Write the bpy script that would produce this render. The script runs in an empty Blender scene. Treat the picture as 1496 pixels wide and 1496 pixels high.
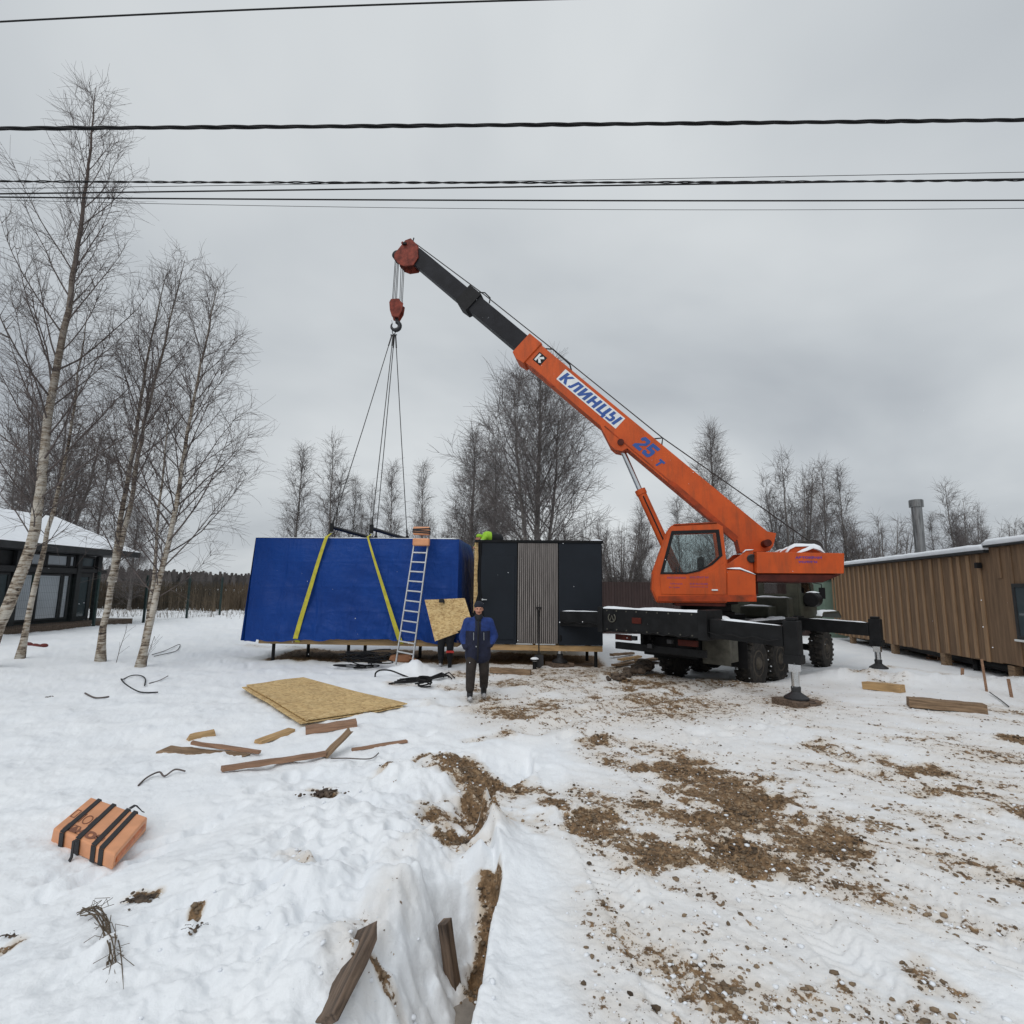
import bpy, bmesh, math, random
import numpy as np
from mathutils import Vector, Matrix, geometry
R = random.Random(7)
sc = bpy.context.scene
COL = sc.collection
PI = math.pi

# ------------------------------------------------------------------ camera maths
F_PX, CX, CY, CAM_H, ROLL = 780.0, 748.0, 748.0, 2.05, 0.012
PITCH = math.atan(110 / 780)
CAMP = Vector((0, 0, CAM_H))
def ray(px, py):
    dx, dy = px - CX, py - CY
    x = dx * math.cos(ROLL) + dy * math.sin(ROLL)
    y = -dx * math.sin(ROLL) + dy * math.cos(ROLL)
    return Vector((x, F_PX * math.cos(PITCH) + y * math.sin(PITCH), F_PX * math.sin(PITCH) - y * math.cos(PITCH)))
def at(px, py, Y):
    d = ray(px, py); return CAMP + d * (Y / d.y)
def gp(px, py, z=0.0):
    d = ray(px, py); return CAMP + d * ((z - CAM_H) / d.z)

cam_d = bpy.data.cameras.new('camera'); cam = bpy.data.objects.new('camera', cam_d); COL.objects.link(cam)
cam_d.sensor_width = 36; cam_d.lens = 36 * F_PX / 1496; cam_d.clip_end = 6000; cam_d.clip_start = 0.05
fwd = Vector((0, math.cos(PITCH), math.sin(PITCH))); up0 = Vector((0, -math.sin(PITCH), math.cos(PITCH))); r0 = Vector((1, 0, 0))
rt = r0 * math.cos(ROLL) + up0 * math.sin(ROLL); up = -r0 * math.sin(ROLL) + up0 * math.cos(ROLL)
cm = Matrix((rt, up, -fwd)).transposed().to_4x4(); cm.translation = CAMP
cam.matrix_world = cm
sc.camera = cam

# ------------------------------------------------------------------ noise
def _hash(ix, iy, seed):
    h = (ix.astype(np.int64) * 374761393 + iy.astype(np.int64) * 668265263 + seed * 974634777) & 0xffffffff
    h = ((h ^ (h >> 13)) * 1274126177) & 0xffffffff
    h = (h ^ (h >> 16)) & 0xffffffff
    return h / 4294967295.0
def vnoise(x, y, seed=0):
    x = np.asarray(x, float); y = np.asarray(y, float)
    ix = np.floor(x); iy = np.floor(y); fx = x - ix; fy = y - iy
    fx = fx * fx * fx * (fx * (fx * 6 - 15) + 10); fy = fy * fy * fy * (fy * (fy * 6 - 15) + 10)
    a = _hash(ix, iy, seed); b = _hash(ix + 1, iy, seed); c = _hash(ix, iy + 1, seed); d = _hash(ix + 1, iy + 1, seed)
    return (a + (b - a) * fx) * (1 - fy) + (c + (d - c) * fx) * fy - 0.5
def fbm(x, y, seed=0, octv=4, gain=0.5):
    s = 0; amp = 1.0; f = 1.0
    for o in range(octv):
        c_, s_ = math.cos(.7 + 1.1 * o), math.sin(.7 + 1.1 * o)
        s = s + amp * vnoise((x * c_ - y * s_) * f + 17.3 * o, (x * s_ + y * c_) * f - 9.1 * o, seed + o); amp *= gain; f *= 2.03
    return s
def sstep(a, b, x):
    t = np.clip((x - a) / (b - a), 0, 1); return t * t * (3 - 2 * t)

# ------------------------------------------------------------------ object helpers
def setp(o, label=None, cat=None, group=None, kind=None):
    if label: o['label'] = label
    if cat: o['category'] = cat
    if group: o['group'] = group
    if kind: o['kind'] = kind
    return o
def thing(name, label, cat, loc=(0, 0, 0), rz=0.0, group=None):
    o = bpy.data.objects.new(name, None); COL.objects.link(o)
    o.location = loc; o.rotation_euler = (0, 0, rz); o.empty_display_size = 0.2
    return setp(o, label, cat, group)
class MB:
    def __init__(s): s.v = []; s.f = []; s.m = []
    def add(s, vs, fs, mi=0):
        b = len(s.v); s.v += [tuple(v) for v in vs]
        for f in fs: s.f.append(tuple(b + i for i in f)); s.m.append(mi)
    def hexa(s, p, mi=0):
        s.add(p, [(0, 3, 2, 1), (4, 5, 6, 7), (0, 1, 5, 4), (1, 2, 6, 5), (2, 3, 7, 6), (3, 0, 4, 7)], mi)
    def box(s, x0, x1, y0, y1, z0, z1, fn=None, mi=0):
        p = [(x0, y0, z0), (x1, y0, z0), (x1, y1, z0), (x0, y1, z0), (x0, y0, z1), (x1, y0, z1), (x1, y1, z1), (x0, y1, z1)]
        if fn: p = [fn(*q) for q in p]
        s.hexa(p, mi)
    def prism(s, prof, y0, y1, fn=None, mi=0, holes=()):
        # profile in x/z, extruded along y
        loops = [list(prof)] + [list(h) for h in holes]
        allp = [q for l in loops for q in l]; n = len(allp)
        g = fn or (lambda x, y, z: (x, y, z))
        vs = [g(x, y0, z) for x, z in allp] + [g(x, y1, z) for x, z in allp]
        tr = geometry.tessellate_polygon([[Vector((x, z, 0)) for x, z in l] for l in loops])
        fs = [tuple(t) for t in tr] + [tuple(i + n for i in reversed(t)) for t in tr]
        b = 0
        for l in loops:
            k = len(l)
            for i in range(k): j = (i + 1) % k; fs.append((b + i, b + j, b + j + n, b + i + n))
            b += k
        s.add(vs, fs, mi)
    def tube(s, pts, rad, n=8, mi=0, cap=True):
        pts = [Vector(p) for p in pts]
        if not isinstance(rad, (list, tuple)): rad = [rad] * len(pts)
        b = len(s.v); m = len(pts); ref = None
        for i, p in enumerate(pts):
            t = (pts[min(i + 1, m - 1)] - pts[max(i - 1, 0)])
            t = t.normalized() if t.length > 1e-9 else Vector((0, 0, 1))
            if ref is None:
                ref = Vector((0, 0, 1)) if abs(t.z) < 0.9 else Vector((1, 0, 0))
            xa = (ref - t * ref.dot(t))
            if xa.length < 1e-6: xa = t.orthogonal()
            xa.normalize(); ya = t.cross(xa); ref = xa; r = rad[i]
            for k in range(n):
                a = 2 * PI * k / n; ca, sa = math.cos(a) * r, math.sin(a) * r
                s.v.append((p.x + xa.x * ca + ya.x * sa, p.y + xa.y * ca + ya.y * sa, p.z + xa.z * ca + ya.z * sa))
        for i in range(m - 1):
            for k in range(n):
                k2 = (k + 1) % n
                s.f.append((b + i * n + k, b + i * n + k2, b + (i + 1) * n + k2, b + (i + 1) * n + k)); s.m.append(mi)
        if cap:
            s.f.append(tuple(b + k for k in reversed(range(n)))); s.m.append(mi)
            s.f.append(tuple(b + (m - 1) * n + k for k in range(n))); s.m.append(mi)
    def lathe(s, prof, c, axis, n=24, mi=0):
        # prof: (radius, offset along axis)
        ax = Vector(axis).normalized(); xa = ax.orthogonal().normalized(); ya = ax.cross(xa); c = Vector(c)
        vs = []; fs = []; m = len(prof)
        for r, o in prof:
            for k in range(n):
                a = 2 * PI * k / n; vs.append(c + ax * o + xa * (math.cos(a) * r) + ya * (math.sin(a) * r))
        for i in range(m - 1):
            for k in range(n):
                k2 = (k + 1) % n; fs.append((i * n + k, i * n + k2, (i + 1) * n + k2, (i + 1) * n + k))
        fs.append(tuple(reversed(range(n)))); fs.append(tuple((m - 1) * n + k for k in range(n)))
        s.add(vs, fs, mi)
    def ball(s, c, r, n=10, mi=0, sq=(1, 1, 1), rot=None):
        vs = []; fs = []; c = Vector(c); h = n // 2 + 1
        for i in range(h + 1):
            th = PI * i / h
            for k in range(n):
                a = 2 * PI * k / n
                q = Vector((math.sin(th) * math.cos(a) * r * sq[0], math.sin(th) * math.sin(a) * r * sq[1], math.cos(th) * r * sq[2]))
                if rot: q = rot @ q
                vs.append(c + q)
        for i in range(h):
            for k in range(n):
                k2 = (k + 1) % n; fs.append((i * n + k, (i + 1) * n + k, (i + 1) * n + k2, i * n + k2))
        s.add(vs, fs, mi)
    def build(s, name, mats, parent=None, smooth=False, bevel=0.0, fix=True, angle=None):
        me = bpy.data.meshes.new(name)
        me.from_pydata(s.v, [], s.f)
        if not isinstance(mats, (list, tuple)): mats = [mats]
        for m in mats: me.materials.append(m)
        if len(mats) > 1: me.polygons.foreach_set('material_index', s.m)
        if fix:
            bm = bmesh.new(); bm.from_mesh(me)
            bmesh.ops.remove_doubles(bm, verts=bm.verts, dist=1e-5)
            bmesh.ops.recalc_face_normals(bm, faces=bm.faces); bm.to_mesh(me); bm.free()
        if smooth: me.polygons.foreach_set('use_smooth', [True] * len(me.polygons))
        o = bpy.data.objects.new(name, me); COL.objects.link(o)
        if parent: o.parent = parent
        if bevel:
            b = o.modifiers.new('bevel', 'BEVEL'); b.width = bevel; b.segments = 2; b.limit_method = 'ANGLE'; b.angle_limit = 0.6
        if angle:
            try: me.set_sharp_from_angle(angle=angle)
            except Exception: pass
        return o

# ------------------------------------------------------------------ materials
def newmat(name):
    m = bpy.data.materials.new(name); m.use_nodes = True
    nt = m.node_tree; b = nt.nodes['Principled BSDF']
    return m, nt, b
def N(nt, t, **kw):
    n = nt.nodes.new(t)
    for k, v in kw.items(): setattr(n, k, v)
    return n
def ramp(nt, src, stops):
    r = N(nt, 'ShaderNodeValToRGB'); nt.links.new(src, r.inputs['Fac'])
    e = r.color_ramp.elements
    while len(e) < len(stops): e.new(0.5)
    for i, (p, c) in enumerate(stops):
        e[i].position = p; e[i].color = (c[0], c[1], c[2], 1) if isinstance(c, (tuple, list)) else (c, c, c, 1)
    return r.outputs['Color']
def noise_tex(nt, scale=5, detail=4, rough=0.55, stretch=(1, 1, 1), coord='Object', dist=0.0):
    tc = N(nt, 'ShaderNodeTexCoord'); mp = N(nt, 'ShaderNodeMapping'); mp.inputs['Scale'].default_value = stretch
    nt.links.new(tc.outputs[coord], mp.inputs['Vector'])
    n = N(nt, 'ShaderNodeTexNoise'); n.inputs['Scale'].default_value = scale; n.inputs['Detail'].default_value = detail
    n.inputs['Roughness'].default_value = rough; n.inputs['Distortion'].default_value = dist
    nt.links.new(mp.outputs['Vector'], n.inputs['Vector']); return n
def bump(nt, b, src, strength=0.3, dist=0.02):
    bp = N(nt, 'ShaderNodeBump'); bp.inputs['Strength'].default_value = strength; bp.inputs['Distance'].default_value = dist
    nt.links.new(src, bp.inputs['Height']); nt.links.new(bp.outputs['Normal'], b.inputs['Normal'])
def mat(name, c, rough=0.6, metal=0.0, var=0.25, scale=4, stretch=(1, 1, 1), bmp=0.0, bscale=None, spec=0.5, c2=None, lo=0.35, hi=0.65, coat=0.0, detail=5):
    m, nt, b = newmat(name)
    b.inputs['Roughness'].default_value = rough; b.inputs['Metallic'].default_value = metal
    b.inputs['Specular IOR Level'].default_value = spec
    if coat: b.inputs['Coat Weight'].default_value = coat
    n = noise_tex(nt, scale, detail, 0.6, stretch)
    a = tuple(x * (1 - var) for x in c); z = c2 if c2 else tuple(min(1, x * (1 + var)) for x in c)
    col = ramp(nt, n.outputs['Fac'], [(lo, a), (hi, z)])
    nt.links.new(col, b.inputs['Base Color'])
    if bmp:
        n2 = noise_tex(nt, bscale or scale * 4, 6, 0.6, stretch); bump(nt, b, n2.outputs['Fac'], bmp)
    return m
M = {}
M['orange'] = mat('orange_paint', (0.40, 0.043, 0.009), 0.5, 0, 0.22, 1.6, bmp=0.03, c2=(0.52, 0.060, 0.011), spec=.28, lo=.3, hi=.6, detail=8)
def orange_mat(name, a, b_, grime=.55):
    m, nt, b = newmat(name); b.inputs['Specular IOR Level'].default_value = .35
    n1 = noise_tex(nt, 1.3, 8, .62); base = ramp(nt, n1.outputs['Fac'], [(.3, a), (.65, b_)])
    n2 = noise_tex(nt, 1.6, 7, .7, (3.2, 3.2, .55)); g = ramp(nt, n2.outputs['Fac'], [(.46, 0.0), (.74, .62)])
    n3 = noise_tex(nt, 26, 5, .7); ch = ramp(nt, n3.outputs['Fac'], [(.665, 0.0), (.70, .75)])
    mx = N(nt, 'ShaderNodeMix', data_type='RGBA'); nt.links.new(g, mx.inputs['Factor']); nt.links.new(base, mx.inputs['A']); mx.inputs['B'].default_value = (.16, .055, .025, 1)
    m2 = N(nt, 'ShaderNodeMix', data_type='RGBA'); nt.links.new(ch, m2.inputs['Factor']); nt.links.new(mx.outputs['Result'], m2.inputs['A']); m2.inputs['B'].default_value = (.10, .045, .025, 1)
    nt.links.new(m2.outputs['Result'], b.inputs['Base Color'])
    rr_ = N(nt, 'ShaderNodeMapRange'); rr_.inputs['To Min'].default_value = .38; rr_.inputs['To Max'].default_value = .75; nt.links.new(n2.outputs['Fac'], rr_.inputs['Value']); nt.links.new(rr_.outputs[0], b.inputs['Roughness'])
    bump(nt, b, n3.outputs['Fac'], .06, .01); return m
M['orange'] = orange_mat('weathered_orange_paint', (.47, .067, .009), (.60, .092, .012))
M['dirty_orange'] = mat('grimy_orange_paint', (0.25, 0.055, 0.022), 0.6, 0, 0.35, 3, c2=(0.45, 0.06, 0.013), spec=.25)
M['red_paint'] = mat('faded_red_paint', (0.17, 0.026, 0.014), 0.55, 0, 0.4, 6, c2=(.26,.05,.03), spec=.25)
M['dark_red'] = mat('dark_red_paint', (0.075, 0.012, 0.007), 0.6, 0, 0.3, 5, spec=.25)
M['boom_grey'] = mat('dark_grey_boom_paint', (0.013, 0.0135, 0.017), 0.55, 0, 0.3, 3, bmp=0.03, spec=.2)
M['black_steel'] = mat('black_chassis_paint', (0.011, 0.0115, 0.0125), 0.6, 0, 0.35, 4, bmp=0.05, spec=.2)
M['black'] = mat('black_plastic', (0.009, 0.009, 0.010), 0.6, 0, 0.3, 6, spec=.25)
M['olive'] = mat('olive_green_paint', (0.050, 0.053, 0.038), 0.55, 0, 0.3, 4)
M['mud_grey'] = mat('muddy_grey_steel', (0.085, 0.082, 0.066), 0.7, 0, 0.35, 5)
M['tyre'] = mat('muddy_tyre_rubber', (0.022, 0.020, 0.018), 0.8, 0, 0.4, 9, c2=(0.06, 0.05, 0.04), bmp=0.3, lo=.45, hi=.75)
M['rim'] = mat('muddy_wheel_rim', (0.065, 0.055, 0.042), 0.75, 0, 0.4, 7)
M['chrome'] = mat('hard_chrome', (0.62, 0.64, 0.66), 0.16, 1.0, 0.05, 4)
M['galv'] = mat('galvanised_steel', (0.42, 0.44, 0.45), 0.35, 0.9, 0.2, 6)
M['alu'] = mat('aluminium', (0.42, 0.43, 0.44), 0.42, 0.6, 0.12, 7)
M['rope'] = mat('steel_rope', (0.045, 0.043, 0.042), 0.6, 0.4, 0.25, 30)
M['white_paint'] = mat('white_paint', (0.72, 0.74, 0.74), 0.5, 0, 0.06, 5)
M['blue_paint'] = mat('blue_lettering_paint', (0.018, 0.075, 0.30), 0.5, 0, 0.12, 5)
M['violet_paint'] = mat('violet_lettering_paint', (0.10, 0.03, 0.22), 0.5, 0, 0.12, 5)
M['snow'] = mat('settled_snow', (0.80, 0.83, 0.87), 0.7, 0, 0.03, 5, bmp=0.25, bscale=18, spec=0.2)
M['yellow_web'] = mat('yellow_webbing', (0.50, 0.45, 0.045), 0.8, 0, 0.15, 8, bmp=0.1)
M['module_dark'] = mat('anthracite_panel', (0.0125, 0.0165, 0.023), 0.6, 0, 0.12, 1.2, spec=.2)
M['module_gap'] = mat('black_panel_backing', (0.007, 0.0075, 0.0085), 0.7, spec=.2)
M['slat'] = mat('grey_brown_slat', (0.215, 0.195, 0.185), 0.7, 0, 0.22, 3, (8, 8, 0.6), spec=.2)
M['timber'] = mat('sawn_timber', (0.36, 0.235, 0.115), 0.75, 0, 0.25, 3, (0.7, 9, 9), bmp=0.15)
M['old_timber'] = mat('weathered_timber', (0.20, 0.125, 0.07), 0.8, 0, 0.4, 3, (0.8, 12, 12), bmp=0.35, c2=(0.30, 0.20, 0.12))
M['fresh_timber'] = mat('pale_fresh_timber', (0.44, 0.28, 0.13), 0.75, 0, 0.25, 3, (0.8, 10, 10), bmp=0.2)
M['red_timber'] = mat('reddish_timber', (0.27, 0.155, 0.095), 0.75, 0, 0.3, 3, (0.8, 10, 10), bmp=0.25)
M['dark_timber'] = mat('wet_dark_timber', (0.085, 0.055, 0.038), 0.7, 0, 0.5, 3, (0.9, 12, 12), bmp=0.4, c2=(0.19, 0.13, 0.09))
M['barn_board'] = mat('brown_larch_board', (0.170, 0.103, 0.057), 0.75, 0, 0.28, 2.2, (7, 7, 0.45), bmp=0.15)
M['barn_batten'] = mat('pale_larch_batten', (0.285, 0.178, 0.098), 0.75, 0, 0.22, 2.5, (7, 7, 0.5), bmp=0.15)
M['green_post'] = mat('dark_green_post', (0.012, 0.030, 0.028), 0.5)
M['brown_sheet'] = mat('brown_profiled_sheet', (0.040, 0.022, 0.020), 0.5, 0, 0.15, 2)
M['pale_green'] = mat('pale_green_sheet', (0.17, 0.24, 0.19), 0.6, 0, 0.1, 2)
M['concrete'] = mat('concrete', (0.26, 0.23, 0.20), 0.85, 0, 0.25, 6, bmp=0.3)
M['house_black'] = mat('black_stained_wood', (0.018, 0.019, 0.021), 0.6, 0, 0.3, 3)
M['peach'] = mat('peach_foil_wrap', (0.66, 0.30, 0.15), 0.5, 0, 0.10, 5, bmp=0.12, bscale=9)
M['brown_ink'] = mat('brown_print', (0.20, 0.075, 0.04), 0.6)
M['strap'] = mat('black_strap', (0.015, 0.015, 0.018), 0.65, 0, 0.3, 20, bmp=0.1)
M['cardboard'] = mat('brown_cardboard', (0.36, 0.17, 0.09), 0.75, 0, 0.15, 5)
M['dark_mud'] = mat('dark_mud', (0.045, 0.030, 0.022), 0.85, 0, 0.5, 8, bmp=0.5, c2=(0.14, 0.10, 0.07))
M['red_cloth'] = mat('dull_red_cloth', (0.12, 0.022, 0.018), 0.8, 0, 0.3, 8, bmp=0.2)
M['red_plastic'] = mat('red_plastic', (0.55, 0.03, 0.02), 0.4)
M['blue_cloth'] = mat('bright_blue_workwear', (0.010, 0.034, 0.165), 0.85, 0, 0.2, 14, bmp=0.25, bscale=25)
M['navy_cloth'] = mat('navy_workwear', (0.008, 0.011, 0.032), 0.85, 0, 0.25, 14, bmp=0.25, bscale=25)
M['brown_cloth'] = mat('dark_brown_trousers', (0.026, 0.020, 0.017), 0.9, 0, 0.3, 12, bmp=0.3, bscale=22)
M['black_cloth'] = mat('black_workwear', (0.011, 0.012, 0.015), 0.9, 0, 0.3, 12, bmp=0.25, bscale=22)
M['hat_cloth'] = mat('dark_knit_wool', (0.012, 0.015, 0.025), 0.95, 0, 0.3, 60, bmp=0.3)
M['hivis'] = mat('hi_vis_fabric', (0.30, 0.56, 0.03), 0.75, 0, 0.15, 14, bmp=0.2)
M['skin'] = mat('winter_skin', (0.50, 0.24, 0.16), 0.6, 0, 0.12, 12)
M['boot'] = mat('black_rubber_boot', (0.016, 0.016, 0.018), 0.45)
M['sole'] = mat('snowy_boot_toe', (0.42, 0.42, 0.42), 0.8, 0, 0.5, 20, c2=(.6, .6, .62))
M['metal_dark'] = mat('dark_steel_tool', (0.045, 0.045, 0.048), 0.45, 0.6)
M['twig'] = mat('dark_birch_twig', (0.105, 0.084, 0.078), 0.85, 0, 0.3, 3)
M['twig_far'] = mat('grey_brown_twig', (0.150, 0.132, 0.128), 0.9, 0, 0.3, 1.5)
M['scrub'] = mat('dry_brown_scrub', (0.075, 0.055, 0.039), 0.95, 0, 0.45, 0.35, c2=(0.16, 0.12, 0.08))
M['far_wood'] = mat('far_bare_wood', (0.070, 0.062, 0.060), 0.95, 0, 0.3, 0.05)
M['dry_stem'] = mat('dry_weed_stem', (0.10, 0.075, 0.05), 0.9, 0, 0.3, 10)

def birch_bark(name, white=(0.46, 0.42, 0.36), far=False):
    m, nt, b = newmat(name); b.inputs['Roughness'].default_value = 0.8
    n0 = noise_tex(nt, 2.0, 6, 0.7, (2.0, 2.0, 11)); np_ = noise_tex(nt, 1.5, 4, 0.6, (2, 2, 1.1))
    n = N(nt, 'ShaderNodeMath', operation='MULTIPLY_ADD'); n.inputs[1].default_value = .75; nt.links.new(np_.outputs['Fac'], n.inputs[0]); nt.links.new(n0.outputs['Fac'], n.inputs[2])
    n.name = 'bark'; col = ramp(nt, n.outputs[0], [(0.72, (0.028, 0.022, 0.019)), (0.78, (0.13, 0.095, 0.068)), (0.84, (0.31, 0.25, 0.185)), (0.93, white), (1.0, tuple(min(1, x * 1.2) for x in white))])
    # higher up the stem the bark turns brown and thin
    tc = N(nt, 'ShaderNodeTexCoord'); sx = N(nt, 'ShaderNodeSeparateXYZ'); nt.links.new(tc.outputs['Object'], sx.inputs[0])
    mr = N(nt, 'ShaderNodeMapRange'); mr.inputs['From Min'].default_value = 5.0; mr.inputs['From Max'].default_value = 11.0
    nt.links.new(sx.outputs['Z'], mr.inputs['Value'])
    mx = N(nt, 'ShaderNodeMix', data_type='RGBA'); nt.links.new(mr.outputs['Result'], mx.inputs['Factor'])
    nt.links.new(col, mx.inputs['A']); mx.inputs['B'].default_value = (0.085, 0.062, 0.052, 1)
    nt.links.new(mx.outputs['Result'], b.inputs['Base Color']); bump(nt, b, n0.outputs['Fac'], 0.4)
    return m
M['bark'] = birch_bark('birch_bark')
M['bark_far'] = mat('far_birch_bark', (0.17, 0.155, 0.145), 0.9, 0, 0.4, 2, (1, 1, 3))

def osb_mat():
    m, nt, b = newmat('oriented_strand_board'); b.inputs['Roughness'].default_value = 0.75
    tc = N(nt, 'ShaderNodeTexCoord'); cols = []
    mp = N(nt, 'ShaderNodeMapping'); mp.inputs['Scale'].default_value = (22, 40, 40); mp.inputs['Rotation'].default_value = (0, 0, 0.4)
    nt.links.new(tc.outputs['Object'], mp.inputs['Vector'])
    v = N(nt, 'ShaderNodeTexVoronoi'); v.inputs['Scale'].default_value = 1.0; v.inputs['Randomness'].default_value = 1
    nz = noise_tex(nt, 9, 3); add = N(nt, 'ShaderNodeVectorMath', operation='MULTIPLY_ADD')
    add.inputs[1].default_value = (2.5, 2.5, 2.5); nt.links.new(nz.outputs['Color'], add.inputs[0]); nt.links.new(mp.outputs['Vector'], add.inputs[2])
    nt.links.new(add.outputs[0], v.inputs['Vector'])
    sp = N(nt, 'ShaderNodeSeparateColor'); nt.links.new(v.outputs['Color'], sp.inputs[0])
    c1 = ramp(nt, sp.outputs[0], [(0.0, (0.38, 0.235, 0.095)), (0.45, (0.60, 0.41, 0.18)), (1.0, (0.72, 0.54, 0.27))])
    n2 = noise_tex(nt, 2.2, 3); c2 = ramp(nt, n2.outputs['Fac'], [(0.3, 0.82), (0.7, 1.0)])
    mx = N(nt, 'ShaderNodeMix', data_type='RGBA', blend_type='MULTIPLY'); mx.inputs['Factor'].default_value = 1
    nt.links.new(c1, mx.inputs['A']); nt.links.new(c2, mx.inputs['B'])
    nt.links.new(mx.outputs['Result'], b.inputs['Base Color']); bump(nt, b, sp.outputs[0], 0.15)
    return m
M['osb'] = osb_mat()

def tarp_mat():
    m, nt, b = newmat('blue_polythene_tarp'); b.inputs['Roughness'].default_value = 0.5
    b.inputs['Specular IOR Level'].default_value = 0.22
    n = noise_tex(nt, 0.9, 4, 0.5); col = ramp(nt, n.outputs['Fac'], [(0.3, (0.003, 0.034, 0.19)), (0.7, (0.004, 0.048, 0.25))])
    nt.links.new(col, b.inputs['Base Color'])
    n1 = noise_tex(nt, 1.1, 5, 0.55, (1.6, 1, 0.6), dist=1.6); n2 = noise_tex(nt, 5, 3, 0.5, (0.5, 1, 1.6), dist=0.8)
    ad = N(nt, 'ShaderNodeMath', operation='MULTIPLY_ADD'); ad.inputs[1].default_value = 0.25
    nt.links.new(n2.outputs['Fac'], ad.inputs[0]); nt.links.new(n1.outputs['Fac'], ad.inputs[2])
    bump(nt, b, ad.outputs[0], 0.6, 0.12); return m
M['tarp'] = tarp_mat()

def glass_mat(name, tint, refl):
    m = bpy.data.materials.new(name); m.use_nodes = True; nt = m.node_tree; nt.nodes.clear()
    o = N(nt, 'ShaderNodeOutputMaterial'); t = N(nt, 'ShaderNodeBsdfTransparent'); t.inputs[0].default_value = (*tint, 1)
    g = N(nt, 'ShaderNodeBsdfGlossy'); g.inputs['Roughness'].default_value = 0.03; g.inputs[0].default_value = (0.9, 0.9, 0.9, 1)
    lw = N(nt, 'ShaderNodeLayerWeight'); lw.inputs[0].default_value = refl
    mx = N(nt, 'ShaderNodeMixShader'); nt.links.new(lw.outputs['Fresnel'], mx.inputs[0])
    nt.links.new(t.outputs[0], mx.inputs[1]); nt.links.new(g.outputs[0], mx.inputs[2]); nt.links.new(mx.outputs[0], o.inputs[0])
    return m
M['cab_glass'] = glass_mat('cab_glass', (0.82, 0.86, 0.86), 0.25)
M['pane'] = mat('window_glass', (0.06, 0.08, 0.09), 0.06, 0, 0.1, 1, spec=1.0)
M['pane_sky_blind'] = mat('window_with_painted_sky_and_blind', (0.44, 0.48, 0.52), 0.12, 0, 0.08, 0.8, spec=1.0)  # one pale base colour paints in the reflected sky along with the blind

# ------------------------------------------------------------------ text
def text_mb(s, size, shear=0.0, bold=0.0):
    cu = bpy.data.curves.new('lettering', 'FONT'); cu.body = s; cu.size = size; cu.shear = shear; cu.offset = bold
    cu.align_x = 'CENTER'; cu.align_y = 'CENTER'; cu.extrude = 0.0; cu.resolution_u = 3
    to = bpy.data.objects.new('lettering', cu); COL.objects.link(to)
    dg = bpy.context.evaluated_depsgraph_get(); ev = to.evaluated_get(dg); me = ev.to_mesh()
    vs = [v.co.copy() for v in me.vertices]; fs = [tuple(p.vertices) for p in me.polygons]
    ev.to_mesh_clear(); bpy.data.objects.remove(to); bpy.data.curves.remove(cu)
    return vs, fs
def put_text(mb, s, size, fn, width=None, height=None, shear=0.0, bold=0.0, mi=0):
    vs, fs = text_mb(s, size, shear, bold)
    x0 = min(v.x for v in vs); x1 = max(v.x for v in vs); y0 = min(v.y for v in vs); y1 = max(v.y for v in vs)
    kx = width / (x1 - x0) if width else 1; ky = height / (y1 - y0) if height else kx
    mb.add([fn((v.x - (x0 + x1) / 2) * kx, (v.y - (y0 + y1) / 2) * ky) for v in vs], fs, mi)
# ------------------------------------------------------------------ world, sun
SUN_EL, SUN_AZ = math.radians(50), math.radians(205)      # azimuth clockwise from +Y: behind the viewer, a little left
w = bpy.data.worlds.new('World'); sc.world = w; w.use_nodes = True; nt = w.node_tree
bg = nt.nodes['Background']; bg.inputs['Strength'].default_value = 0.1
sky = N(nt, 'ShaderNodeTexSky', sky_type='NISHITA'); sky.sun_disc = False; sky.sun_elevation = SUN_EL; sky.sun_rotation = SUN_AZ
sky.air_density = 1.2; sky.dust_density = 3.0
tc = N(nt, 'ShaderNodeTexCoord'); sx = N(nt, 'ShaderNodeSeparateXYZ'); nt.links.new(tc.outputs['Generated'], sx.inputs[0])
zc = N(nt, 'ShaderNodeMath', operation='MAXIMUM'); zc.inputs[1].default_value = 0.0; nt.links.new(sx.outputs['Z'], zc.inputs[0])
za = N(nt, 'ShaderNodeMath', operation='ADD'); za.inputs[1].default_value = 0.28; nt.links.new(zc.outputs[0], za.inputs[0])
dx = N(nt, 'ShaderNodeMath', operation='DIVIDE'); nt.links.new(sx.outputs['X'], dx.inputs[0]); nt.links.new(za.outputs[0], dx.inputs[1])
dy = N(nt, 'ShaderNodeMath', operation='DIVIDE'); nt.links.new(sx.outputs['Y'], dy.inputs[0]); nt.links.new(za.outputs[0], dy.inputs[1])
cb = N(nt, 'ShaderNodeCombineXYZ'); nt.links.new(dx.outputs[0], cb.inputs[0]); nt.links.new(dy.outputs[0], cb.inputs[1])
n1 = N(nt, 'ShaderNodeTexNoise'); n1.inputs['Scale'].default_value = 0.75; n1.inputs['Detail'].default_value = 5; n1.inputs['Roughness'].default_value = 0.48
n1.inputs['Distortion'].default_value = 0.3
mpw = N(nt, 'ShaderNodeMapping'); mpw.inputs['Location'].default_value = (3.1, 1.7, 0); mpw.inputs['Rotation'].default_value = (0, 0, 0.5)
nt.links.new(cb.outputs[0], mpw.inputs['Vector']); nt.links.new(mpw.outputs[0], n1.inputs['Vector'])
cloud = ramp(nt, n1.outputs['Fac'], [(0.30, (0.40, 0.435, 0.475)), (0.47, (0.55, 0.588, 0.62)), (0.64, (0.705, 0.74, 0.76))])
vm = N(nt, 'ShaderNodeVectorMath', operation='SCALE'); vm.inputs['Scale'].default_value = 10.0; nt.links.new(cloud, vm.inputs[0])
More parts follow.
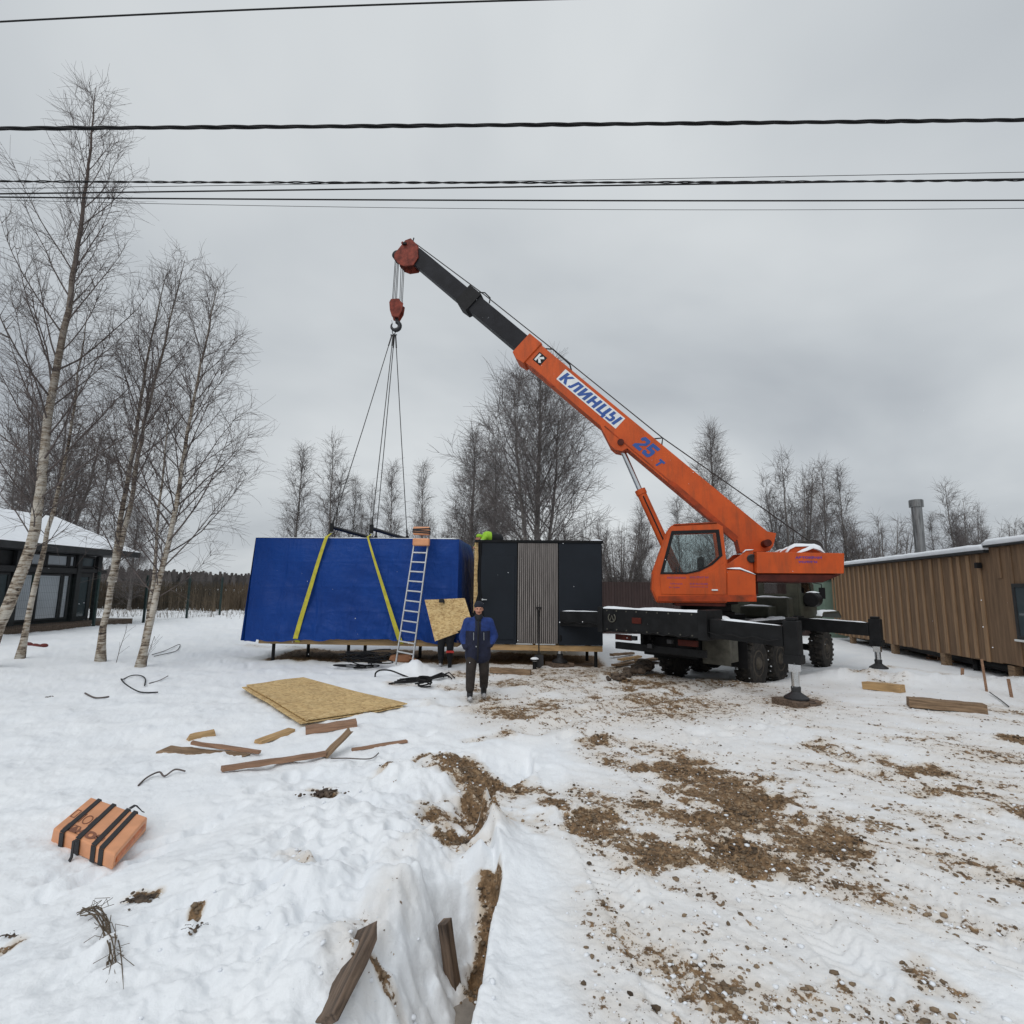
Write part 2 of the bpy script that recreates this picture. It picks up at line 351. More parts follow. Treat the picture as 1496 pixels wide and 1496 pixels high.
hs = N(nt, 'ShaderNodeHueSaturation'); hs.inputs['Saturation'].default_value = 0.4; nt.links.new(sky.outputs[0], hs.inputs['Color'])
mx = N(nt, 'ShaderNodeMix', data_type='RGBA'); mx.inputs['Factor'].default_value = 0.93
nt.links.new(hs.outputs[0], mx.inputs['A']); nt.links.new(vm.outputs[0], mx.inputs['B'])
nt.links.new(mx.outputs['Result'], bg.inputs['Color'])
sl = bpy.data.lights.new('sun', 'SUN'); sl.energy = 1.15; sl.angle = math.radians(50); sl.color = (1.0, 0.985, 0.97)
so = bpy.data.objects.new('sun', sl); COL.objects.link(so)
sd = Vector((math.sin(SUN_AZ) * math.cos(SUN_EL), math.cos(SUN_AZ) * math.cos(SUN_EL), math.sin(SUN_EL)))
so.rotation_euler = sd.to_track_quat('Z', 'Y').to_euler(); so.location = (0, 0, 30)
sc.view_settings.view_transform = 'Standard'; sc.view_settings.look = 'None'; sc.view_settings.exposure = 0.0; sc.view_settings.gamma = 1.0

# ------------------------------------------------------------------ frames of the big things
MO = Vector((-7.15, 14.9, 0)); ME1 = Vector((0.9985, -0.055, 0)).normalized(); ME2 = Vector((0.055, 0.9985, 0)).normalized()
MANG = math.atan2(ME1.y, ME1.x)
def mod_xy(px, py):                 # a point of the modules' front plane: local x and height
    d = ray(px, py); t = (MO - CAMP).dot(ME2) / d.dot(ME2); q = CAMP + d * t
    return (q - MO).dot(ME1), q.z
AXA = Vector((0.725, 0.689, 0)).normalized(); AXB = Vector((AXA.y, -AXA.x, 0)); MID = Vector((3.28, 12.32, 0))
TC = MID + AXA * 2.4                # slew centre
SU = Vector((-8.77, 1.88, 0)).normalized(); SV = Vector((-SU.y, SU.x, 0))
if SV.y > 0: SV = -SV
def sup_uz(px, py, v):
    d = ray(px, py); o = TC + SV * v; t = (o - CAMP).dot(SV) / d.dot(SV); q = CAMP + d * t
    return (q - TC).dot(SU), q.z

# ------------------------------------------------------------------ ground
def seg_d(X, Y, a, b):
    ax, ay, bx, by = a[0], a[1], b[0], b[1]; dx_, dy_ = bx - ax, by - ay; L = dx_ * dx_ + dy_ * dy_ + 1e-9
    t = np.clip(((X - ax) * dx_ + (Y - ay) * dy_) / L, 0, 1)
    return np.hypot(X - ax - t * dx_, Y - ay - t * dy_)
STROKES = []   # (a, b, radius, strength)
def stroke(p, q, r, s): STROKES.append((gp(*p), gp(*q), r, s))
for a in [((885, 1085), (960, 1115), .42, .74), ((960, 1110), (1090, 1150), .55, .92), ((1060, 1145), (1185, 1215), .55, .98), ((1120, 1200), (1200, 1235), .35, .8),
          ((890, 1205), (950, 1235), .26, 1.0), ((950, 1240), (1080, 1262), .32, .86), ((1080, 1262), (1215, 1280), .28, .84), ((1000, 1180), (1100, 1200), .5, .76),
          ((1120, 1185), (1270, 1195), .2, .52), ((1210, 1090), (1300, 1115), .30, .80), ((1290, 1115), (1375, 1145), .34, .88), ((1375, 1150), (1496, 1205), .46, .74),
          ((1400, 1200), (1530, 1270), .5, .62), ((1280, 1370), (1340, 1415), .17, .52), ((1330, 1410), (1400, 1450), .12, .45),
          ((860, 1315), (935, 1385), .16, .46), ((1010, 1455), (1070, 1500), .34, .44), ((1250, 1470), (1400, 1500), .22, .42), ((1180, 1250), (1480, 1330), .30, .34),
          ((655, 1118), (765, 1150), .36, 1.05), ((690, 1160), (688, 1215), .34, 1.1), ((640, 1178), (790, 1188), .32, .95), ((655, 1115), (700, 1150), .2, .9),
          ((960, 1000), (975, 1035), .36, .72), ((905, 1005), (960, 985), .4, .74), ((720, 1000), (900, 985), .9, .44), ((740, 1045), (850, 1015), .4, .50),
          ((690, 985), (860, 980), .6, .48), ((720, 1075), (800, 1060), .25, .46), ((800, 1035), (860, 1020), .3, .55), ((1000, 985), (1080, 1000), .8, .42),
          ((1310, 1085), (1420, 1080), .14, .55), ((1470, 1080), (1496, 1090), .2, .8), ((1180, 1060), (1280, 1085), .2, .3),
          ((470, 1158), (480, 1165), .10, .85), ((455, 1150), (475, 1150), .06, .6), ((548, 1135), (610, 1110), .10, .55), ((620, 1108), (640, 1112), .1, .8),
          ((190, 1313), (225, 1318), .055, 1.2), ((12, 1366), (25, 1360), .06, 1.1), ((282, 1357), (288, 1350), .035, 1.1), ((550, 1418), (585, 1425), .05, 1.1),
          ((640, 1210), (560, 1290), .14, .22), ((520, 1380), (500, 1450), .22, .22), ((420, 1270), (440, 1280), .1, .4),
          ((1240, 985), (1300, 1000), .4, .40), ((1300, 975), (1480, 1000), .25, .35), ((890, 985), (930, 1000), .4, .8), ((590, 1000), (690, 1005), .3, .4),
          ((350, 945), (700, 955), .35, .25), ((600, 1025), (690, 1040), .25, .3), ((920, 1040), (1010, 1040), .25, .45)]:
    stroke(*a)
LUMPS = []   # snow mounds (centre, rx, ry, h, angle)
def mound(px, py, rx, ry, h, ang=0.0): g = gp(px, py); LUMPS.append((g.x, g.y, rx, ry, h, ang))
mound(600, 985, .75, .45, .26); mound(722, 1225, .20, .26, .20); mound(706, 1195, .075, .075, .20); mound(745, 1262, .22, .22, .08); mound(700, 1262, .16, .16, .12)
mound(1400, 1000, 3.2, .6, .14, -.35); mound(1250, 990, .8, .5, .12); mound(1320, 1000, .9, .4, .1); mound(1480, 1010, .8, .5, .1)
mound(600, 1130, .5, .3, .10); mound(520, 1220, .6, .5, .07); mound(330, 1300, .9, .6, .07); mound(640, 1010, .4, .2, .06)
mound(1500, 1000, .8, .5, .1); mound(820, 1180, .25, .4, .05)
mound(600, 1330, .35, .3, .14); mound(430, 1330, .5, .4, .10); mound(590, 1250, .35, .4, .12); mound(470, 1420, .2, .3, .08)
TRACKS = [(gp(985, 1040), gp(1130, 1180), .19), (gp(1130, 1180), gp(1540, 1430), .19), (gp(1090, 1035), gp(1270, 1130), .19), (gp(1270, 1130), gp(1600, 1260), .19), (gp(800, 1120), gp(1010, 1500), .16), (gp(900, 1100), gp(1180, 1340), .16), (gp(1180, 1340), gp(1330, 1500), .16)]
FEET = []
_rf = random.Random(23)
for (a_, b_, n_) in (((420, 1240), (560, 1130), 7), ((330, 1180), (640, 1060), 9), ((60, 1290), (330, 1200), 8), ((620, 1320), (480, 1220), 6), ((100, 1420), (420, 1300), 9), ((600, 1060), (690, 1025), 5), ((300, 1040), (560, 960), 9), ((690, 1030), (660, 985), 5), ((760, 1120), (900, 1040), 7), ((1000, 1080), (1180, 1045), 8), ((250, 950), (420, 985), 7)):
    g0, g1 = gp(*a_), gp(*b_); d_ = g1 - g0; an_ = math.atan2(d_.y, d_.x) - PI / 2
    for i in range(n_):
        p_ = g0.lerp(g1, (i + _rf.uniform(-.2, .2)) / n_); s_ = .11 * (1 if i % 2 else -1); nn = Vector((-d_.y, d_.x, 0)).normalized()
        FEET.append((p_.x + nn.x * s_, p_.y + nn.y * s_, an_ + _rf.uniform(-.3, .3), _rf.uniform(.022, .055)))
for i in range(70):
    p_ = gp(_rf.uniform(380, 700), _rf.uniform(1080, 1440)); FEET.append((p_.x, p_.y, _rf.uniform(0, 6), _rf.uniform(-.04, .05)))
def road_edge(Y):                   # the crisp right-hand edge of the ditch
    return np.interp(Y, [2.0, 2.84, 4.06, 4.6, 5.05, 5.7, 6.4], [-.24, -.165, -.035, -.10, -.22, -.12, .30])
def ditch_depth(Y):
    return np.interp(Y, [1.0, 3.0, 3.9, 4.3, 4.8, 5.3, 6.3, 6.9, 7.4], [.46, .44, .38, .15, .13, .24, .24, .13, 0])
def dirt_at(X, Y):
    d = np.zeros_like(X)
    wx = X + .38 * fbm(X * 1.3, Y * 1.3, 31, 5, .6); wy = Y + .38 * fbm(X * 1.3, Y * 1.3, 47, 5, .6)
    for a, b, r, s in STROKES:
        if r > .12: q = seg_d(wx, wy, a, b)
        else: q = seg_d(X, Y, a, b)
        d = np.maximum(d, s * (1 - sstep(.1 * r, 1.6 * r, q)))
    d = d * (.95 + 1.3 * fbm(X * 2.2, Y * 2.2, 5, 5, .62))
    sE = road_edge(Y) - X; d = np.maximum(d, .9 * (ditch_depth(Y) > .2) * sstep(-.01, .02, sE) * (1 - sstep(.10, .26, sE + .10 * fbm(X * 5, Y * 5, 33, 3))) * (.75 + 1.3 * fbm(X * 3, Y * 3, 34, 3)))
    # trodden and driven part of the site
    tr = sstep(.1, .9, X - road_edge(Y)) * (1 - sstep(11, 17, Y)) * .17 * (1 + 1.2 * fbm(X * .8, Y * .8, 91, 3))
    ua, ub = (X * .80 - Y * .60), (X * .60 + Y * .80)      # smeared along the way the vehicles drive
    sm_ = sstep(.15, .8, X - road_edge(Y)) * (1 - sstep(9.5, 12, Y)); tr = tr + sm_ * np.clip(.46 * fbm(ua * .55, ub * 2.6, 95, 5, .6) + .075, 0, .55)
    tr = np.maximum(tr, .46 * sstep(-1.6, -.2, X) * (1 - sstep(5.5, 7, X)) * sstep(6.8, 9.5, Y) * (1 - sstep(14.5, 15, Y)) * (1 + .9 * fbm(X * .9, Y * 1.3, 93, 3)))
    d = np.maximum(d, tr)
    # bare soil below the modules and the timber barn
    lx = (X - MO.x) * ME1.x + (Y - MO.y) * ME1.y; ly = (X - MO.x) * ME2.x + (Y - MO.y) * ME2.y
    u = sstep(.1, .5, lx) * (1 - sstep(9.4, 9.9, lx)) * sstep(.0, .5, ly + .25 * fbm(X * 1.2, Y * 1.2, 8, 2)) * (1 - sstep(2.6, 3.2, ly))
    d = np.maximum(d, u * 1.3)
    return d
def height(X, Y, dirt=None):
    X = np.asarray(X, float); Y = np.asarray(Y, float)
    z = .33 * sstep(-7, -15, X) * sstep(8, 16, Y) + .0
    z = z + .10 * fbm(X * .35, Y * .35, 3, 3) * sstep(0, 6, np.abs(Y) + np.abs(X)) * .7
    left = 1 - sstep(-1.2, .2, X)
    z = z + left * (.085 * fbm(X * 1.1, Y * 1.1, 11, 4) + .03 * fbm(X * 4.5, Y * 4.5, 12, 3))
    right = 1 - left
    z = z + right * (.022 * fbm(X * 1.8, Y * 1.8, 14, 4) + .010 * fbm(X * 8, Y * 8, 15, 3))
    # broken, kicked-up snow between lot and ditch
    kick = sstep(-2.6, -1.3, X) * (1 - sstep(-.2, .1, X)) * (1 - sstep(6.5, 8, Y))
    z = z + kick * (.11 * np.abs(fbm(X * 2.6, Y * 2.6, 21, 4)) + .035 * fbm(X * 9, Y * 9, 22, 3))
    # fine broken crust everywhere near
    z = z + .0085 * fbm(X * 20, Y * 20, 23, 4, .6) * (1 - sstep(9, 14, np.hypot(X, Y)))
    # tyre tracks across the packed snow
    for (p_, q_, w_) in TRACKS:
        d_ = seg_d(X, Y, p_, q_); L_ = math.hypot(q_.x - p_.x, q_.y - p_.y); tx, ty = (q_.x - p_.x) / L_, (q_.y - p_.y) / L_
        al = (X - p_.x) * tx + (Y - p_.y) * ty; ac = -(X - p_.x) * ty + (Y - p_.y) * tx
        m_ = (1 - sstep(w_ * .8, w_, d_)); tread = np.sin((al + np.abs(ac) * .8) * 2 * PI / .085)
        z = z + m_ * (-.014 + .0048 * tread * (1 + 1.5 * fbm(X * 1.5, Y * 1.5, 97, 2))) + .012 * np.exp(-((d_ - w_ * 1.15) / .05) ** 2)
    # footprints and kicked holes
    for fx_, fy_, fa_, fd_ in FEET:
        m_ = (np.abs(X - fx_) < .3) & (np.abs(Y - fy_) < .3)
        if m_.any():
            xx_, yy_ = X[m_] - fx_, Y[m_] - fy_; ca, sa = math.cos(fa_), math.sin(fa_); u_, v_ = (xx_ * ca + yy_ * sa) / .075, (-xx_ * sa + yy_ * ca) / .15
            q_ = u_ * u_ + v_ * v_; z[m_] = z[m_] - fd_ * np.exp(-q_ ** 2) * (1 + .8 * fbm(X[m_] * 14, Y[m_] * 14, 43, 3)) + fd_ * .18 * np.exp(-((np.sqrt(q_) - 1.4) / .35) ** 2)
    # ditch
    e = road_edge(Y) + .02 * fbm(Y * 6, Y * 0 + 3.3, 27, 3); D = ditch_depth(Y); s = e - X
    wl = np.interp(Y, [2, 4.5, 5.2, 6.3, 7.4], [.72, .70, .85, 1.0, .9])
    wall = sstep(-.005, .05, s); rise = 1 - sstep(.22, 1, s / wl) ** .9
    lumpy = 1 + .75 * fbm(X * 2.2, Y * 2.2, 29, 5, .5)
    z = z - D * wall * rise * lumpy
    z = z + .02 * np.exp(-((s + .04) / .06) ** 2) * np.minimum(1, D * 3)
    # sunken ground under the truck
    q = seg_d(X, Y, MID + AXA * 3.0, MID + AXA * 8.6); z = z - .27 * (1 - sstep(.9, 2.1, q))
    for cx, cy, rx, ry, h, an in LUMPS:
        ca, sa = math.cos(an), math.sin(an); ux = ((X - cx) * ca + (Y - cy) * sa) / rx; uy = (-(X - cx) * sa + (Y - cy) * ca) / ry
        q = ux * ux + uy * uy
        z = z + h * np.exp(-q * 1.3) * (1 + .8 * fbm(X * 3.3, Y * 3.3, 41, 4))
    # tyre ruts of the crane
    for wlat in (-1.0, 1.0):
        a = MID + AXB * wlat + AXA * 1.0; b = MID + AXB * wlat - AXA * 5
        q = seg_d(X, Y, a, b); z = z - .07 * np.exp(-(q / .22) ** 2) + .04 * np.exp(-((q - .42) / .14) ** 2)
    if dirt is not None:
        dd = np.clip(dirt, 0, 1.2)
        z = z + dd * (.036 * fbm(X * 11, Y * 11, 51, 4, .6) - .012)
    return z
def hz(x, y): return float(height(np.array([x]), np.array([y]))[0])

ys = [-60, -40, -25, -15, -9, -5, -2.5, -1, 0, .7, 1.2, 1.6]
y = 1.9
while y < 22: ys.append(y); y += max(.0075, .0009 * y * y)
st = .3
while y < 4000: ys.append(y); y += st; st *= 1.16
ys = np.array(ys); NU = 900
uu = np.linspace(-1, 1, NU)
WY = 1.12 * np.sqrt(np.maximum(ys, 0) ** 2 + 4) + .6 + np.maximum(-ys, 0) * 1.5
YY = np.repeat(ys[:, None], NU, 1); XX = uu[None, :] * WY[:, None]
DD = dirt_at(XX, YY); ZZ = height(XX, YY, DD)
far = sstep(60, 200, YY); ZZ = ZZ * (1 - far)
nv = XX.size; co = np.empty((nv, 3)); co[:, 0] = XX.ravel(); co[:, 1] = YY.ravel(); co[:, 2] = ZZ.ravel()
nr = len(ys); ii = (np.arange(nr - 1)[:, None] * NU + np.arange(NU - 1)[None, :]).ravel()
quads = np.stack([ii, ii + 1, ii + NU + 1, ii + NU], 1).astype(np.int32)
me = bpy.data.meshes.new('ground'); me.vertices.add(nv); me.vertices.foreach_set('co', co.ravel())
nq = len(quads); me.loops.add(nq * 4); me.loops.foreach_set('vertex_index', quads.ravel()); me.polygons.add(nq)
me.polygons.foreach_set('loop_start', np.arange(0, nq * 4, 4, dtype=np.int32)); me.polygons.foreach_set('use_smooth', np.ones(nq, bool))
at_ = me.attributes.new('dirt', 'FLOAT', 'POINT'); at_.data.foreach_set('value', DD.ravel().astype(np.float32))
me.update(); me.validate()
def ground_mat():
    m, nt, b = newmat('snow_and_trodden_soil'); b.inputs['Specular IOR Level'].default_value = 0.25
    at = N(nt, 'ShaderNodeAttribute', attribute_name='dirt')
    nf = noise_tex(nt, 7, 7, 0.68); nc = noise_tex(nt, 34, 4, 0.6)
    mixn = N(nt, 'ShaderNodeMath', operation='MULTIPLY_ADD'); mixn.inputs[1].default_value = 0.45
    nt.links.new(nc.outputs['Fac'], mixn.inputs[0]); nt.links.new(nf.outputs['Fac'], mixn.inputs[2])     # mean .725
    k = N(nt, 'ShaderNodeMath', operation='MULTIPLY_ADD'); k.inputs[1].default_value = 2.3; k.inputs[2].default_value = -.725 * 2.3 - .56
    nt.links.new(mixn.outputs[0], k.inputs[0])
    s = N(nt, 'ShaderNodeMath', operation='ADD'); nt.links.new(k.outputs[0], s.inputs[0]); nt.links.new(at.outputs['Fac'], s.inputs[1])
    mr = N(nt, 'ShaderNodeMapRange', interpolation_type='SMOOTHSTEP'); mr.inputs['From Min'].default_value = -.05; mr.inputs['From Max'].default_value = .12
    nt.links.new(s.outputs[0], mr.inputs['Value'])
    n3 = noise_tex(nt, 19, 5, 0.65)
    soil = ramp(nt, n3.outputs['Fac'], [(0.28, (0.050, 0.030, 0.017)), (0.42, (0.125, 0.078, 0.042)), (0.56, (0.235, 0.148, 0.080)), (0.72, (0.39, 0.28, 0.17))])
    # soiled snow: grit worked into the trodden snow
    tint = N(nt, 'ShaderNodeMapRange'); tint.inputs['From Min'].default_value = 0.05; tint.inputs['From Max'].default_value = 0.75; tint.clamp = True
    nt.links.new(at.outputs['Fac'], tint.inputs['Value'])
    n4 = noise_tex(nt, 1.3, 4, 0.55); snow = ramp(nt, n4.outputs['Fac'], [(0.3, (0.80, 0.83, 0.865)), (0.7, (0.86, 0.88, 0.90))])
    sm = N(nt, 'ShaderNodeMix', data_type='RGBA'); nt.links.new(tint.outputs[0], sm.inputs['Factor']); nt.links.new(snow, sm.inputs['A']); sm.inputs['B'].default_value = (0.56, 0.475, 0.375, 1)
    mxx = N(nt, 'ShaderNodeMix', data_type='RGBA'); nt.links.new(mr.outputs[0], mxx.inputs['Factor'])
    nt.links.new(sm.outputs['Result'], mxx.inputs['A']); nt.links.new(soil, mxx.inputs['B'])
    nt.links.new(mxx.outputs['Result'], b.inputs['Base Color']); b.inputs['Roughness'].default_value = 0.75
    n5 = noise_tex(nt, 26, 8, 0.68); bump(nt, b, n5.outputs['Fac'], 0.5, 0.02)
    return m
me.materials.append(ground_mat())
go = bpy.data.objects.new('ground', me); COL.objects.link(go); setp(go, kind='structure')

# clods: crumbs of soil and of snow
ICO = [(0, 0, 1), (.894, 0, .447), (.276, .851, .447), (-.724, .526, .447), (-.724, -.526, .447), (.276, -.851, .447), (.724, .526, -.447), (-.276, .851, -.447), (-.894, 0, -.447), (-.276, -.851, -.447), (.724, -.526, -.447), (0, 0, -1)]
ICF = [(0, 1, 2), (0, 2, 3), (0, 3, 4), (0, 4, 5), (0, 5, 1), (1, 6, 2), (2, 7, 3), (3, 8, 4), (4, 9, 5), (5, 10, 1), (6, 7, 2), (7, 8, 3), (8, 9, 4), (9, 10, 5), (10, 6, 1), (6, 11, 7), (7, 11, 8), (8, 11, 9), (9, 11, 10), (10, 11, 6)]
def clods(name, n, test, smin, smax, material, seed):
    rg = np.random.default_rng(seed)
    k = n * 30; yv = 2.2 + (rg.random(k) ** 1.5) * 12; xv = (rg.random(k) * 2 - 1) * (yv * 1.05 + .5)
    d = dirt_at(xv, yv); ok = rg.random(k) < test(d, xv, yv); xv, yv = xv[ok][:n], yv[ok][:n]
    m_ = len(xv); zv = height(xv, yv, dirt_at(xv, yv)); s = smin + (smax - smin) * rg.random(m_) ** 6
    base = np.array(ICO); V = base[None] * (.65 + .7 * rg.random((m_, 12, 1))) * s[:, None, None] * (np.array([1, 1, .55]) * (.7 + .6 * rg.random((m_, 1, 3))))
    V = V + np.stack([xv, yv, zv + s * .25], 1)[:, None, :]
    Fc = (np.array(ICF)[None] + (np.arange(m_) * 12)[:, None, None]).reshape(-1, 3)
    me = bpy.data.meshes.new(name); me.from_pydata(V.reshape(-1, 3).tolist(), [], Fc.tolist()); me.materials.append(material); me.polygons.foreach_set('use_smooth', [True] * len(me.polygons))
    o = bpy.data.objects.new(name, me); COL.objects.link(o); return setp(o, kind='stuff')
o = clods('soil_clods', 26000, lambda d, x, y: np.clip(d - .17, 0, 1) ** 1.6 * (1 - sstep(9, 14, y) * .7), .003, .021, mat('brown_soil_clod', (0.11, 0.070, 0.040), .9, 0, .6, 2.5, c2=(.31, .225, .145)), 3)
setp(o, 'crumbs of frozen brown soil scattered over the driven snow', 'soil')
o = clods('snow_clods', 7000, lambda d, x, y: np.clip(d * 1.5 - .12, .0, .6) + .12 * ((x > -1.9) & (x < .0) & (y < 7)) , .003, .020, M['snow'], 4)
setp(o, 'loose crumbs of snow lying along the ditch and the muddy patches', 'snow')
# ------------------------------------------------------------------ snow lying along an edge
def snow_ridge(mb, pts, wd, h, seed=0, step=.06, sidev=None):
    pts = [Vector(p) for p in pts]; out = []; rr = random.Random(seed)
    for i in range(len(pts) - 1):
        k = max(1, int((pts[i + 1] - pts[i]).length / step))
        for j in range(k): out.append(pts[i].lerp(pts[i + 1], j / k))
    out.append(pts[-1]); b = len(mb.v); n = 7; ph = rr.random() * 50
    for i, p in enumerate(out):
        t = out[min(i + 1, len(out) - 1)] - out[max(i - 1, 0)]
        sd = sidev if sidev else Vector((t.y, -t.x, 0)).normalized()
        k = 1 + .9 * float(fbm(i * .13 + ph, ph, seed, 3)); e = min(1, .35 + .3 * min(i, len(out) - 1 - i))
        for q in range(n):
            a = PI * q / (n - 1); s_ = math.cos(a); c_ = math.sin(a) ** .7
            mb.v.append(tuple(p + sd * (s_ * wd * .5 * (.8 + .25 * k)) + Vector((0, 0, c_ * h * max(.15, k) * e - .004))))
    for i in range(len(out) - 1):
        for q in range(n - 1):
            mb.f.append((b + i * n + q, b + i * n + q + 1, b + (i + 1) * n + q + 1, b + (i + 1) * n + q)); mb.m.append(0)
    mb.f.append(tuple(b + q for q in range(n))); mb.m.append(0)
    e0 = b + (len(out) - 1) * n; mb.f.append(tuple(e0 + q for q in reversed(range(n)))); mb.m.append(0)

# ------------------------------------------------------------------ blue tarped module
def mxy(px, py): return mod_xy(px, py)
xBL, zT = mxy(372, 784); xBR, zTR = mxy(671, 787)
LM, DM, HT, HB = xBR, 2.5, 3.34, .60
blue = thing('tarped_module', 'house module wrapped in blue tarpaulin, slung from the crane in yellow straps', 'module', (MO.x, MO.y, 0), MANG)
def tarp_face(mb, fn, nu, nv):
    b = len(mb.v)
    for j in range(nv + 1):
        for i in range(nu + 1): mb.v.append(tuple(fn(i / nu, j / nv)))
    for j in range(nv):
        for i in range(nu):
            mb.f.append((b + j * (nu + 1) + i, b + j * (nu + 1) + i + 1, b + (j + 1) * (nu + 1) + i + 1, b + (j + 1) * (nu + 1) + i)); mb.m.append(0)
def wr(a, b, s): return float(fbm(a, b, s, 4))
def front(u, v):
    x = u * LM; sag = (1 - v)
    hem = HB + .09 * wr(u * 9, 3, 60) - .02 * abs(math.sin(u * 23)) - .03 * math.sin(u * 7) - (.07 if u < .05 else 0) - .03 * u
    z = hem + (HT - .035 * abs(wr(u * 7, 5, 68)) - hem) * v
    e = min(1, u * 14, (1 - u) * 14) * min(1, (1 - v) * 8)
    yy = -.015 - (.07 + .09 * sag) * e * (wr(u * 4 + 1.5 * v, v * 2.2, 61) + .35) - .018 * e * wr(u * 22, v * 3, 62)
    # folds gathered at both ends
    for fx0 in (.17, .335, .5, .665, .83): yy -= .012 * math.exp(-((u - fx0 - .006 * math.sin(v * 5 + fx0 * 20)) / .004) ** 2) * e
    for fz0 in (.27, .52, .77): yy -= .010 * math.exp(-((v - fz0 - .006 * math.sin(u * 11 + fz0 * 9)) / .010) ** 2) * e
    yy -= .05 * e * max(0, math.sin(u * 38 + v * 4 + 3 * wr(u * 3, v * 2, 65))) ** 3 * sag ** 2
    yy -= .035 * math.exp(-((1 - u) * 14)) * math.sin(u * 120 + v * 3) * (.3 + sag)
    if u < .06: x -= .10 * sag * (1 - u / .06) + .02 * wr(v * 4, 1, 63)
    yy -= .04 * sag ** 3 * (wr(u * 15, 1, 64) + .3)
    return (x, yy, z)
def side(xs, sgn):
    def f(u, v):
        y = -.015 + u * DM; sag = 1 - v
        hem = HB + .05 * wr(u * 5, 7, 66) - (.07 if sgn < 0 else .03)
        z = hem + (HT - hem) * v; e = min(1, u * 10) * min(1, (1 - v) * 6)
        x = xs + sgn * e * (.06 + .10 * sag * u + .10 * u * (wr(u * 5 + v, v * 3, 67) + .4))
        if u < .02 and sgn < 0: x = xs - .10 * sag
        if sgn < 0: x -= .10 * sag * (1 - u)
        return (x, y, z)
    return f
mb = MB(); tarp_face(mb, front, 260, 90)
tarp_face(mb, side(0, -1), 30, 30); tarp_face(mb, side(LM, 1), 40, 40)
tarp_face(mb, lambda u, v: (u * LM, -.015 + v * DM, HT + .02 * wr(u * 6, v * 3, 70) * min(1, u * 9, (1 - u) * 9) * min(1, v * 9, 9 - 9 * v)), 60, 20)
tarp_face(mb, lambda u, v: (LM * (1 - u), DM - .015, HB + (HT - HB) * v), 30, 10)
mb.build('tarp', M['tarp'], blue, smooth=True)
mb = MB(); mb.box(.02, LM - .03, .02, DM - .05, .62, HT - .06); mb.build('module_body', M['module_gap'], blue)
mb = MB(); mb.box(.28, LM + .02, .03, .10, .455, .625); mb.box(.28, LM + .02, DM - .12, DM - .05, .455, .625)
for i in range(7): mb.box(.3 + i * .9, .36 + i * .9, .102, DM - .122, .46, .62)
mb.build('floor_frame', M['timber'], blue, bevel=.006)
mb = MB(); snow_ridge(mb, [(.05, .05, HT + .005), (LM * .5, .05, HT + .01), (LM - .05, .05, HT + .005)], .10, .022, 5); mb.build('snow_cover', M['snow'], blue, smooth=True)

def tomod(x, y, z): return (MO + ME1 * x + ME2 * y + Vector((0, 0, z)))
def pile(x, y, lab, top=.452, grp='steel screw piles under the modules', r=.045):
    p = tomod(x, y, 0); g = hz(p.x, p.y) - .12
    mb = MB(); mb.lathe([(r, g), (r, top - .012), (r * 2.2, top - .012), (r * 2.2, top)], (0, 0, 0), (0, 0, 1), 12)
    o = mb.build('screw_pile', M['black_steel'], None, angle=.6); o.location = (p.x, p.y, 0); setp(o, lab, 'pile', grp)
xp = [mxy(p, 945)[0] for p in (393, 430, 482, 496, 523)]
pile(xp[0] + .03, .2, 'black screw pile under the left front corner of the blue tarped module')
pile(xp[1], .9, 'second black screw pile from the left under the blue tarped module')
pile(xp[3], .7, 'third black screw pile, just left of the coiled cable under the blue module')
pile(xp[4] + .1, .3, 'black screw pile right behind the coil of black cable, under the blue module')
pile(4.55, .9, 'black screw pile behind the foot of the aluminium ladder')
pile(mxy(871, 955)[0], .12, 'black screw pile under the right front corner of the dark module')
pile(mxy(865, 950)[0], 1.6, 'rear black screw pile under the right end of the dark module')

# ------------------------------------------------------------------ dark module
X0 = mxy(692, 860)[0]; X1 = mxy(699, 860)[0]; XD0 = mxy(702, 870)[0]; XD1 = mxy(754, 870)[0]; XS0 = mxy(756, 870)[0]; XS1 = mxy(815, 870)[0]; X2 = mxy(879, 870)[0]
dark = thing('dark_module', 'anthracite house module with a door and a panel of vertical grey slats', 'module', (MO.x, MO.y, 0), MANG)
ZT, ZB = 3.30, .56
mb = MB(); mb.box(X0, X2 - .03, .02, 5.2, ZB + .02, ZT - .05); mb.build('wall_core', M['osb'], dark)
mb = MB(); mb.box(X1, XS0 - .02, -.045, .018, ZB, ZT - .03); mb.box(XS1 + .02, X2, -.045, .018, ZB, ZT - .03); mb.box(X2 - .028, X2 + .02, .02, 5.2, ZB, ZT - .03)
mb.build('wall_panel', M['module_dark'], dark, bevel=.006)
mb = MB(); mb.box(XS0 - .018, XS1 + .018, -.02, .018, ZB + .03, ZT - .03); bk = mb.build('slat_panel', M['module_gap'], dark)
mb = MB(); ns = 20; pw = (XS1 - XS0) / ns
for i in range(ns): mb.box(XS0 + i * pw + pw * .2, XS0 + i * pw + pw * .85, -.055, -.02, ZB + .03 + .01 * math.sin(i * 7), ZT - .06)
mb.build('slat', M['slat'], bk, bevel=.004)
mb = MB(); mb.box(XD0, XD1 - .04, -.062, -.047, ZB + .12, ZT - .42); dr = mb.build('door', M['module_dark'], dark, bevel=.006)
hx_, hz_ = mxy(707, 876)
mb = MB(); mb.box(hx_ - .05, hx_ + .09, -.115, -.095, hz_ - .012, hz_ + .014); mb.lathe([(.026, 0), (.026, .04)], (hx_ - .03, -.062, hz_), (0, -1, 0), 12); mb.lathe([(.028, 0), (.028, .015)], (hx_ - .03, -.062, hz_ - .11), (0, -1, 0), 12)
